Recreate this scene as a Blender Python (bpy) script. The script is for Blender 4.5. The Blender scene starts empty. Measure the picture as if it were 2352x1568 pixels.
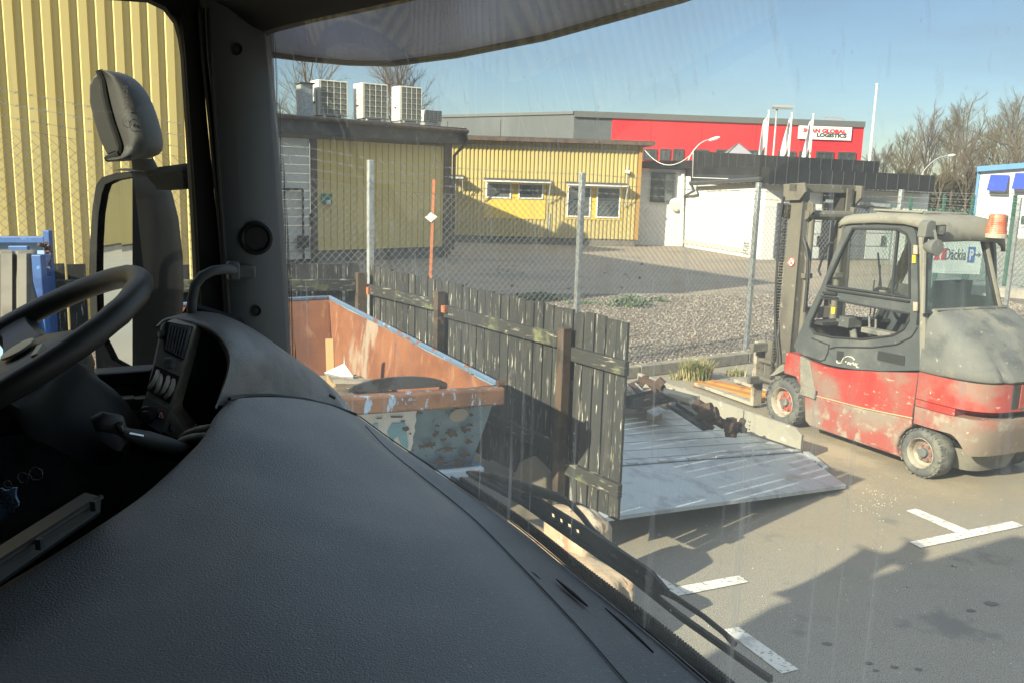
import bpy, bmesh, math, random
from mathutils import Vector, Matrix, noise
from mathutils.geometry import tessellate_polygon
V = Vector; R = math.radians
rnd = random.Random(7)
sc = bpy.context.scene
COL = sc.collection

# ------------------------------------------------------------------ camera, world, sun
EYE = 2.4; FPX = 2025.0; CX, CY = 1176.0, 784.0
PITCH = math.atan(369 / FPX); ROLL = R(1.7)
_fw = V((0, math.cos(PITCH), -math.sin(PITCH)))
_r0 = V((1, 0, 0)); _u0 = V((0, math.sin(PITCH), math.cos(PITCH)))
_ri = _r0 * math.cos(ROLL) + _u0 * math.sin(ROLL)
_up = _u0 * math.cos(ROLL) - _r0 * math.sin(ROLL)
cam_d = bpy.data.cameras.new("camera"); cam = bpy.data.objects.new("camera", cam_d); COL.objects.link(cam)
cam_d.sensor_width = 36; cam_d.lens = 36 * FPX / 2352.0
cam_d.clip_start = 0.05; cam_d.clip_end = 2000
cam.matrix_world = Matrix(((_ri.x, _up.x, -_fw.x, 0), (_ri.y, _up.y, -_fw.y, 0), (_ri.z, _up.z, -_fw.z, EYE), (0, 0, 0, 1)))
sc.camera = cam

SUN_EL = 26.5; SUN_AZ = 46.5       # the light travels towards azimuth 45 (to the right and away)
world = bpy.data.worlds.new("World"); sc.world = world; world.use_nodes = True
wn = world.node_tree.nodes; wl = world.node_tree.links
bg = wn["Background"]
sky = wn.new("ShaderNodeTexSky"); sky.sky_type = 'NISHITA'; sky.sun_disc = False
sky.sun_elevation = R(SUN_EL); sky.sun_rotation = R(SUN_AZ + 180); sky.air_density = 1.0; sky.dust_density = .25; sky.ozone_density = 1.3
tc = wn.new("ShaderNodeTexCoord"); mp = wn.new("ShaderNodeMapping"); mp.inputs['Scale'].default_value = (1.6, 2.6, 7.0)
nz = wn.new("ShaderNodeTexNoise"); nz.inputs['Scale'].default_value = 2.2; nz.inputs['Detail'].default_value = 7; nz.inputs['Roughness'].default_value = .6
cr = wn.new("ShaderNodeValToRGB"); cr.color_ramp.elements[0].position = .42; cr.color_ramp.elements[1].position = .8
cr.color_ramp.elements[0].color = (0, 0, 0, 1); cr.color_ramp.elements[1].color = (.42, .42, .42, 1)
mx = wn.new("ShaderNodeMix"); mx.data_type = 'RGBA'; mx.inputs['B'].default_value = (3.6, 4.0, 4.4, 1)
wl.new(tc.outputs['Generated'], mp.inputs['Vector']); wl.new(mp.outputs['Vector'], nz.inputs['Vector'])
wl.new(nz.outputs['Fac'], cr.inputs['Fac']); wl.new(cr.outputs['Color'], mx.inputs['Factor'])
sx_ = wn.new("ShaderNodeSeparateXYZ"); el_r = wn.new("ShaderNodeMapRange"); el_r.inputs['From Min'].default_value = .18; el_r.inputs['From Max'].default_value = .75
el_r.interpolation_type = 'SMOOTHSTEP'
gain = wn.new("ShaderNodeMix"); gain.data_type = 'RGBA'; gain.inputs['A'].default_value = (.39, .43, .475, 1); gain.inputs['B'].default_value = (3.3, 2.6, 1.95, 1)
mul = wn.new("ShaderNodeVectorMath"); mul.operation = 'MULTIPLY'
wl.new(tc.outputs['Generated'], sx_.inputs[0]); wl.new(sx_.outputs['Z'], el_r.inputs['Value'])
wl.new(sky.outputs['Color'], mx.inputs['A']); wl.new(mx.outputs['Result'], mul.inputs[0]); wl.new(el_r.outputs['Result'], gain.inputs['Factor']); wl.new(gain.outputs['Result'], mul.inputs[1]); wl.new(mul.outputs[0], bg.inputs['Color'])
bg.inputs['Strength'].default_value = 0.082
sun_d = bpy.data.lights.new("sun", 'SUN'); sun_o = bpy.data.objects.new("sun", sun_d); COL.objects.link(sun_o)
sun_d.energy = 4.2; sun_d.angle = R(0.53); sun_d.color = (1.0, .91, .70)
sdir = V((math.sin(R(SUN_AZ)) * math.cos(R(SUN_EL)), math.cos(R(SUN_AZ)) * math.cos(R(SUN_EL)), -math.sin(R(SUN_EL))))
sun_o.rotation_euler = sdir.to_track_quat('-Z', 'Y').to_euler()
sun_o.location = (-20, -20, 20)
vs = sc.view_settings; vs.view_transform = 'Standard'; vs.look = 'None'; vs.gamma = 1; vs.exposure = 1.86
sc.cycles.max_bounces = 8; sc.cycles.transparent_max_bounces = 24; sc.cycles.sample_clamp_indirect = 6
sc.cycles.caustics_reflective = False; sc.cycles.caustics_refractive = False

# ------------------------------------------------------------------ placing: a photo pixel (2352 wide) onto a real plane
def ray(x, y): return _fw + _ri * ((x - CX) / FPX) - _up * ((y - CY) / FPX)
EYEP = V((0, 0, EYE))
def gp(x, y, z=0.0):
    d = ray(x, y); return EYEP + d * ((z - EYE) / d.z)
def at(x, y, Y):
    d = ray(x, y); return EYEP + d * (Y / d.y)
def onpl(x, y, p, n):
    d = ray(x, y); n = V(n); return EYEP + d * ((V(p) - EYEP).dot(n) / d.dot(n))
def zf(x0, y0, s):                     # coordinates read in an enlarged crop
    return lambda x, y: (x0 + s * x, y0 + s * y)
Z1 = zf(0, 0, .558); Z2 = zf(612.5, 105, .3720); Z3 = zf(1400, 175, .4093); Z4 = zf(1691.7, 379.2, .4838)
ZA = zf(1720.8, 408.3, .2976); ZB = zf(2012.5, 466.7, .409); ZC = zf(1720.8, 758.3, .2418); ZD = zf(1400, 816.7, .2604)
ZE = zf(0, 495.8, .2232); ZF = zf(291.7, 670.8, .2418); ZG = zf(641.7, 670.8, .279); ZH = zf(0, 1050, .186)
Z5 = zf(612.5, 583.3, .4651); Z6 = zf(0, 641.7, .4465); Z7 = zf(1283.3, 816.7, .4792)

# ------------------------------------------------------------------ mesh builder
class MB:
    def __init__(s, M=None): s.v = []; s.f = []; s.M = M
    def vert(s, p): s.v.append(V(p)); return len(s.v) - 1
    def face(s, pts):
        i0 = len(s.v); s.v += [V(p) for p in pts]; s.f.append(tuple(range(i0, i0 + len(pts)))); return s
    def box(s, c, size, ax=None):
        c = V(c); x, y, z = ax if ax else (V((1, 0, 0)), V((0, 1, 0)), V((0, 0, 1)))
        x = V(x) * size[0] / 2; y = V(y) * size[1] / 2; z = V(z) * size[2] / 2
        i = len(s.v)
        for k in (-1, 1):
            for a, b in ((-1, -1), (1, -1), (1, 1), (-1, 1)): s.v.append(c + x * a + y * b + z * k)
        s.f += [(i, i+3, i+2, i+1), (i+4, i+5, i+6, i+7), (i, i+1, i+5, i+4), (i+1, i+2, i+6, i+5), (i+2, i+3, i+7, i+6), (i+3, i, i+4, i+7)]
        return s
    def bar(s, p, q, w, h, up=(0, 0, 1)):              # box between two points
        p = V(p); q = V(q); x = (q - p).normalized(); y = V(up).cross(x)
        if y.length < 1e-4: y = V((1, 0, 0)).cross(x)
        y.normalize(); z = x.cross(y)
        return s.box((p + q) / 2, ((q - p).length, w, h), (x, y, z))
    def rows(s, rows, close=False, flip=False):        # loft through rows of points
        n = len(rows[0]); i0 = len(s.v)
        for r_ in rows: s.v += [V(p) for p in r_]
        for a in range(len(rows) - 1):
            for b in range(n if close else n - 1):
                c = (b + 1) % n
                q = (i0 + a*n + b, i0 + a*n + c, i0 + (a+1)*n + c, i0 + (a+1)*n + b)
                s.f.append(q[::-1] if flip else q)
        return s
    def tube(s, path, r, n=8, cap=True, closed=False):
        path = [V(p) for p in path]; rr = r if isinstance(r, (list, tuple)) else [r] * len(path)
        rows = []; prev = None; m = len(path)
        for k, p in enumerate(path):
            if closed: t = path[(k+1) % m] - path[k-1]
            else: t = path[min(k+1, m-1)] - path[max(k-1, 0)]
            t.normalize()
            if prev is None:
                prev = t.orthogonal().normalized()
            prev = (prev - t * prev.dot(t))
            prev = prev.normalized() if prev.length > 1e-6 else t.orthogonal().normalized()
            b = t.cross(prev)
            rows.append([p + (prev * math.cos(2*math.pi*j/n) + b * math.sin(2*math.pi*j/n)) * rr[k] for j in range(n)])
        i0 = len(s.v)
        if closed: rows.append(rows[0])
        s.rows(rows, close=True)
        if cap and not closed:
            s.f.append(tuple(i0 + j for j in range(n))[::-1]); l = i0 + (m-1)*n; s.f.append(tuple(l + j for j in range(n)))
        return s
    def lathe(s, o, axis, prof, n=24, ref=None):       # prof = [(along, radius)]
        o = V(o); a = V(axis).normalized(); u = (V(ref) if ref else a.orthogonal()).normalized(); w = a.cross(u)
        rows = [[o + a * h + (u * math.cos(2*math.pi*j/n) + w * math.sin(2*math.pi*j/n)) * r_ for j in range(n)] for h, r_ in prof]
        s.rows(rows, close=True); return s
    def prism(s, poly, off, holes=()):                 # polygon (3-D points) pushed by a vector
        off = V(off); loops = [[V(p) for p in poly]] + [[V(p) for p in h] for h in holes]
        tri = tessellate_polygon(loops); flat = [p for l in loops for p in l]; n = len(flat); i0 = len(s.v)
        s.v += flat + [p + off for p in flat]
        for t in tri:
            s.f.append(tuple(i0 + k for k in t)); s.f.append(tuple(i0 + n + k for k in t)[::-1])
        k0 = 0
        for l in loops:
            m = len(l)
            for k in range(m):
                a = i0 + k0 + k; b = i0 + k0 + (k + 1) % m; s.f.append((a, b, b + n, a + n))
            k0 += m
        return s
    def build(s, name, mat, parent=None, smooth=False, bevel=0, seg=2, sub=0, world=True, solid=0, autos=None):
        me = bpy.data.meshes.new(name)
        vv = [s.M @ p for p in s.v] if s.M else s.v
        me.from_pydata(vv, [], s.f); me.validate()
        bm = bmesh.new(); bm.from_mesh(me)
        if smooth or bevel or sub: bmesh.ops.remove_doubles(bm, verts=bm.verts, dist=1e-5)
        bmesh.ops.recalc_face_normals(bm, faces=bm.faces); bm.to_mesh(me); bm.free()
        o = bpy.data.objects.new(name, me); COL.objects.link(o)
        if mat: me.materials.append(mat)
        if smooth:
            me.polygons.foreach_set('use_smooth', [True] * len(me.polygons))
            if autos: me.set_sharp_from_angle(angle=R(autos))
        if solid:
            m = o.modifiers.new('solid', 'SOLIDIFY'); m.thickness = solid; m.offset = 0
        if bevel:
            m = o.modifiers.new('bevel', 'BEVEL'); m.width = bevel; m.segments = seg; m.limit_method = 'ANGLE'; m.angle_limit = R(40)
        if sub:
            m = o.modifiers.new('sub', 'SUBSURF'); m.levels = sub; m.render_levels = sub
        if parent: put(o, parent, world)
        return o

def rootinv(p):
    m = Matrix.Identity(4); chain = []
    q = p
    while q: chain.append(q); q = q.parent
    for q in reversed(chain): m = m @ q.matrix_parent_inverse @ q.matrix_basis
    return m.inverted()
def put(o, parent, world=True):
    o.parent = parent
    if world: o.matrix_parent_inverse = rootinv(parent)
def thing(name, label, cat, loc=(0, 0, 0), group=None, rz=0):
    o = bpy.data.objects.new(name, None); COL.objects.link(o); o.location = loc; o.rotation_euler.z = rz
    o.empty_display_size = .2
    o['label'] = label; o['category'] = cat
    if group: o['group'] = group
    return o
def tag(o, label, cat, group=None):
    o['label'] = label; o['category'] = cat
    if group: o['group'] = group
    return o
def structure(o): o['kind'] = 'structure'; return o
def stuff(o): o['kind'] = 'stuff'; return o
def kids(o): return [c for c in bpy.data.objects if c.parent == o]
def dup(root, loc, label, rz=None, scale=None):
    c = root.copy(); COL.objects.link(c); c.location = loc; c['label'] = label
    if rz is not None: c.rotation_euler.z = rz
    if scale is not None: c.scale = (scale,) * 3 if not isinstance(scale, tuple) else scale
    for ch in kids(root):
        d = ch.copy(); COL.objects.link(d); d.parent = c
        for g in kids(ch):
            e = g.copy(); COL.objects.link(e); e.parent = d
    return c
def text_mesh(txt, size, depth=.004, sx=1.0, bold=0.0):
    cu = bpy.data.curves.new('lettering', 'FONT'); cu.body = txt; cu.size = size; cu.extrude = depth; cu.align_x = 'CENTER'; cu.align_y = 'CENTER'; cu.offset = bold
    cu.resolution_u = 3
    o = bpy.data.objects.new('lettering', cu); COL.objects.link(o)
    dg = bpy.context.evaluated_depsgraph_get(); dg.update()
    me = bpy.data.meshes.new_from_object(o.evaluated_get(dg)); bpy.data.objects.remove(o)
    for v in me.vertices: v.co.x *= sx
    return me
def lettering(txt, size, c, xa, za, mat, parent, name='lettering', depth=.004, sx=1.0, bold=0.0, fit=None):
    me = text_mesh(txt, size, depth, sx, bold)
    if fit:
        xs_ = [v.co.x for v in me.vertices]; ys_ = [v.co.y for v in me.vertices]; cx_ = (max(xs_) + min(xs_)) / 2; cy_ = (max(ys_) + min(ys_)) / 2
        for v in me.vertices: v.co.x = (v.co.x - cx_) * fit[0] / (max(xs_) - min(xs_)); v.co.y = (v.co.y - cy_) * fit[1] / (max(ys_) - min(ys_))
    xa = V(xa).normalized(); za = V(za).normalized(); na = xa.cross(za)
    M = Matrix(((xa.x, za.x, na.x, c[0]), (xa.y, za.y, na.y, c[1]), (xa.z, za.z, na.z, c[2]), (0, 0, 0, 1)))
    me.transform(M); me.materials.clear(); me.materials.append(mat)
    o = bpy.data.objects.new(name, me); COL.objects.link(o)
    put(o, parent); return o

# ------------------------------------------------------------------ materials
def pm(name, col, rough=.6, metal=0.0, layers=(), bump=None, spec=.4, island=0.0, trans=0.0, coat=0.0, ao=None):
    """base colour, then layers (colour, scale, lo, hi, stretch[, detail]) mixed over it by noise; bump = (scale, strength, distance[, stretch])"""
    m = bpy.data.materials.new(name); m.use_nodes = True; nt = m.node_tree; N = nt.nodes; L = nt.links
    b = N['Principled BSDF']; b.inputs['Roughness'].default_value = rough; b.inputs['Metallic'].default_value = metal
    b.inputs['Specular IOR Level'].default_value = spec; b.inputs['Coat Weight'].default_value = coat
    t = N.new('ShaderNodeTexCoord')
    rgb = N.new('ShaderNodeRGB'); rgb.outputs[0].default_value = (*col, 1); cur = rgb.outputs[0]
    if island:
        g = N.new('ShaderNodeNewGeometry'); mr = N.new('ShaderNodeMapRange'); mr.inputs['To Min'].default_value = 1 - island; mr.inputs['To Max'].default_value = 1 + island
        L.new(g.outputs['Random Per Island'], mr.inputs['Value'])
        mm = N.new('ShaderNodeMix'); mm.data_type = 'RGBA'; mm.blend_type = 'MULTIPLY'; mm.inputs['Factor'].default_value = 1
        L.new(cur, mm.inputs['A']); cb = N.new('ShaderNodeCombineColor')
        for k in range(3): L.new(mr.outputs['Result'], cb.inputs[k])
        L.new(cb.outputs[0], mm.inputs['B']); cur = mm.outputs['Result']
    for k, ly in enumerate(layers):
        c2, s_, lo, hi, st = ly[:5]; det = ly[5] if len(ly) > 5 else 6
        mpn = N.new('ShaderNodeMapping'); mpn.inputs['Scale'].default_value = st; mpn.inputs['Location'].default_value = (k * 3.7, k * 1.3, k * 2.1)
        L.new(t.outputs['Object'], mpn.inputs['Vector'])
        n = N.new('ShaderNodeTexNoise'); n.inputs['Scale'].default_value = s_; n.inputs['Detail'].default_value = det; n.inputs['Roughness'].default_value = .62
        L.new(mpn.outputs['Vector'], n.inputs['Vector'])
        mr = N.new('ShaderNodeMapRange'); mr.inputs['From Min'].default_value = lo; mr.inputs['From Max'].default_value = hi
        mr.interpolation_type = 'SMOOTHSTEP'; L.new(n.outputs['Fac'], mr.inputs['Value'])
        mm = N.new('ShaderNodeMix'); mm.data_type = 'RGBA'; mm.inputs['B'].default_value = (*c2, 1)
        L.new(mr.outputs['Result'], mm.inputs['Factor']); L.new(cur, mm.inputs['A']); cur = mm.outputs['Result']
    L.new(cur, b.inputs['Base Color'])
    if bump:
        n = N.new('ShaderNodeTexNoise'); n.inputs['Scale'].default_value = bump[0]; n.inputs['Detail'].default_value = 4
        mpn = N.new('ShaderNodeMapping'); mpn.inputs['Scale'].default_value = bump[3] if len(bump) > 3 else (1, 1, 1)
        L.new(t.outputs['Object'], mpn.inputs['Vector']); L.new(mpn.outputs['Vector'], n.inputs['Vector'])
        bp = N.new('ShaderNodeBump'); bp.inputs['Strength'].default_value = bump[1]; bp.inputs['Distance'].default_value = bump[2]
        L.new(n.outputs['Fac'], bp.inputs['Height']); L.new(bp.outputs['Normal'], b.inputs['Normal'])
    if trans:
        b.inputs['Transmission Weight'].default_value = trans
    return m

def glass_mat(name, tint=(.92, .95, .94), refl=.06, dust=.05, dustcol=(.55, .53, .47), streak=0.0, spots=0.0, rough=.0):
    m = bpy.data.materials.new(name); m.use_nodes = True; nt = m.node_tree; N = nt.nodes; L = nt.links
    out = N['Material Output']; N.remove(N['Principled BSDF'])
    tr = N.new('ShaderNodeBsdfTransparent'); tr.inputs['Color'].default_value = (*tint, 1)
    gl = N.new('ShaderNodeBsdfGlossy'); gl.inputs['Roughness'].default_value = rough
    lw = N.new('ShaderNodeLayerWeight'); pw = N.new('ShaderNodeMath'); pw.operation = 'POWER'; pw.inputs[1].default_value = 5; L.new(lw.outputs['Facing'], pw.inputs[0])
    fr = N.new('ShaderNodeMapRange'); fr.inputs['To Min'].default_value = refl; fr.inputs['To Max'].default_value = .9; L.new(pw.outputs[0], fr.inputs['Value'])
    m1 = N.new('ShaderNodeMixShader'); L.new(fr.outputs[0], m1.inputs[0]); L.new(tr.outputs[0], m1.inputs[1]); L.new(gl.outputs[0], m1.inputs[2])
    df = N.new('ShaderNodeBsdfDiffuse'); df.inputs['Color'].default_value = (*dustcol, 1)
    tl = N.new('ShaderNodeBsdfTranslucent'); tl.inputs['Color'].default_value = (*dustcol, 1)
    ds = N.new('ShaderNodeMixShader'); ds.inputs[0].default_value = .75; L.new(df.outputs[0], ds.inputs[1]); L.new(tl.outputs[0], ds.inputs[2])
    m2 = N.new('ShaderNodeMixShader'); L.new(m1.outputs[0], m2.inputs[1]); L.new(ds.outputs[0], m2.inputs[2])
    t = N.new('ShaderNodeTexCoord')
    n1 = N.new('ShaderNodeTexNoise'); n1.inputs['Scale'].default_value = 3.5; n1.inputs['Detail'].default_value = 5; L.new(t.outputs['Object'], n1.inputs['Vector'])
    a = N.new('ShaderNodeMapRange'); a.inputs['From Min'].default_value = .3; a.inputs['From Max'].default_value = .7
    a.inputs['To Min'].default_value = dust * .6; a.inputs['To Max'].default_value = dust * 1.4; L.new(n1.outputs['Fac'], a.inputs['Value'])
    cur = a.outputs['Result']
    if streak:
        mp_ = N.new('ShaderNodeMapping'); mp_.inputs['Scale'].default_value = (70, 70, 1.6); L.new(t.outputs['Object'], mp_.inputs['Vector'])
        n2 = N.new('ShaderNodeTexNoise'); n2.inputs['Scale'].default_value = 1; n2.inputs['Detail'].default_value = 3; L.new(mp_.outputs[0], n2.inputs['Vector'])
        a2 = N.new('ShaderNodeMapRange'); a2.inputs['From Min'].default_value = .60; a2.inputs['From Max'].default_value = .78; a2.inputs['To Max'].default_value = streak; L.new(n2.outputs['Fac'], a2.inputs['Value'])
        ad = N.new('ShaderNodeMath'); ad.operation = 'ADD'; L.new(cur, ad.inputs[0]); L.new(a2.outputs['Result'], ad.inputs[1]); cur = ad.outputs[0]
    if spots:
        v = N.new('ShaderNodeTexVoronoi'); v.inputs['Scale'].default_value = 34; v.inputs['Randomness'].default_value = 1; L.new(t.outputs['Object'], v.inputs['Vector'])
        a3 = N.new('ShaderNodeMapRange'); a3.inputs['From Min'].default_value = .05; a3.inputs['From Max'].default_value = .10; a3.inputs['To Min'].default_value = spots; a3.inputs['To Max'].default_value = 0
        L.new(v.outputs['Distance'], a3.inputs['Value'])
        ad = N.new('ShaderNodeMath'); ad.operation = 'ADD'; L.new(cur, ad.inputs[0]); L.new(a3.outputs['Result'], ad.inputs[1]); cur = ad.outputs[0]
    L.new(cur, m2.inputs[0]); L.new(m2.outputs[0], out.inputs['Surface'])
    return m

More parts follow.
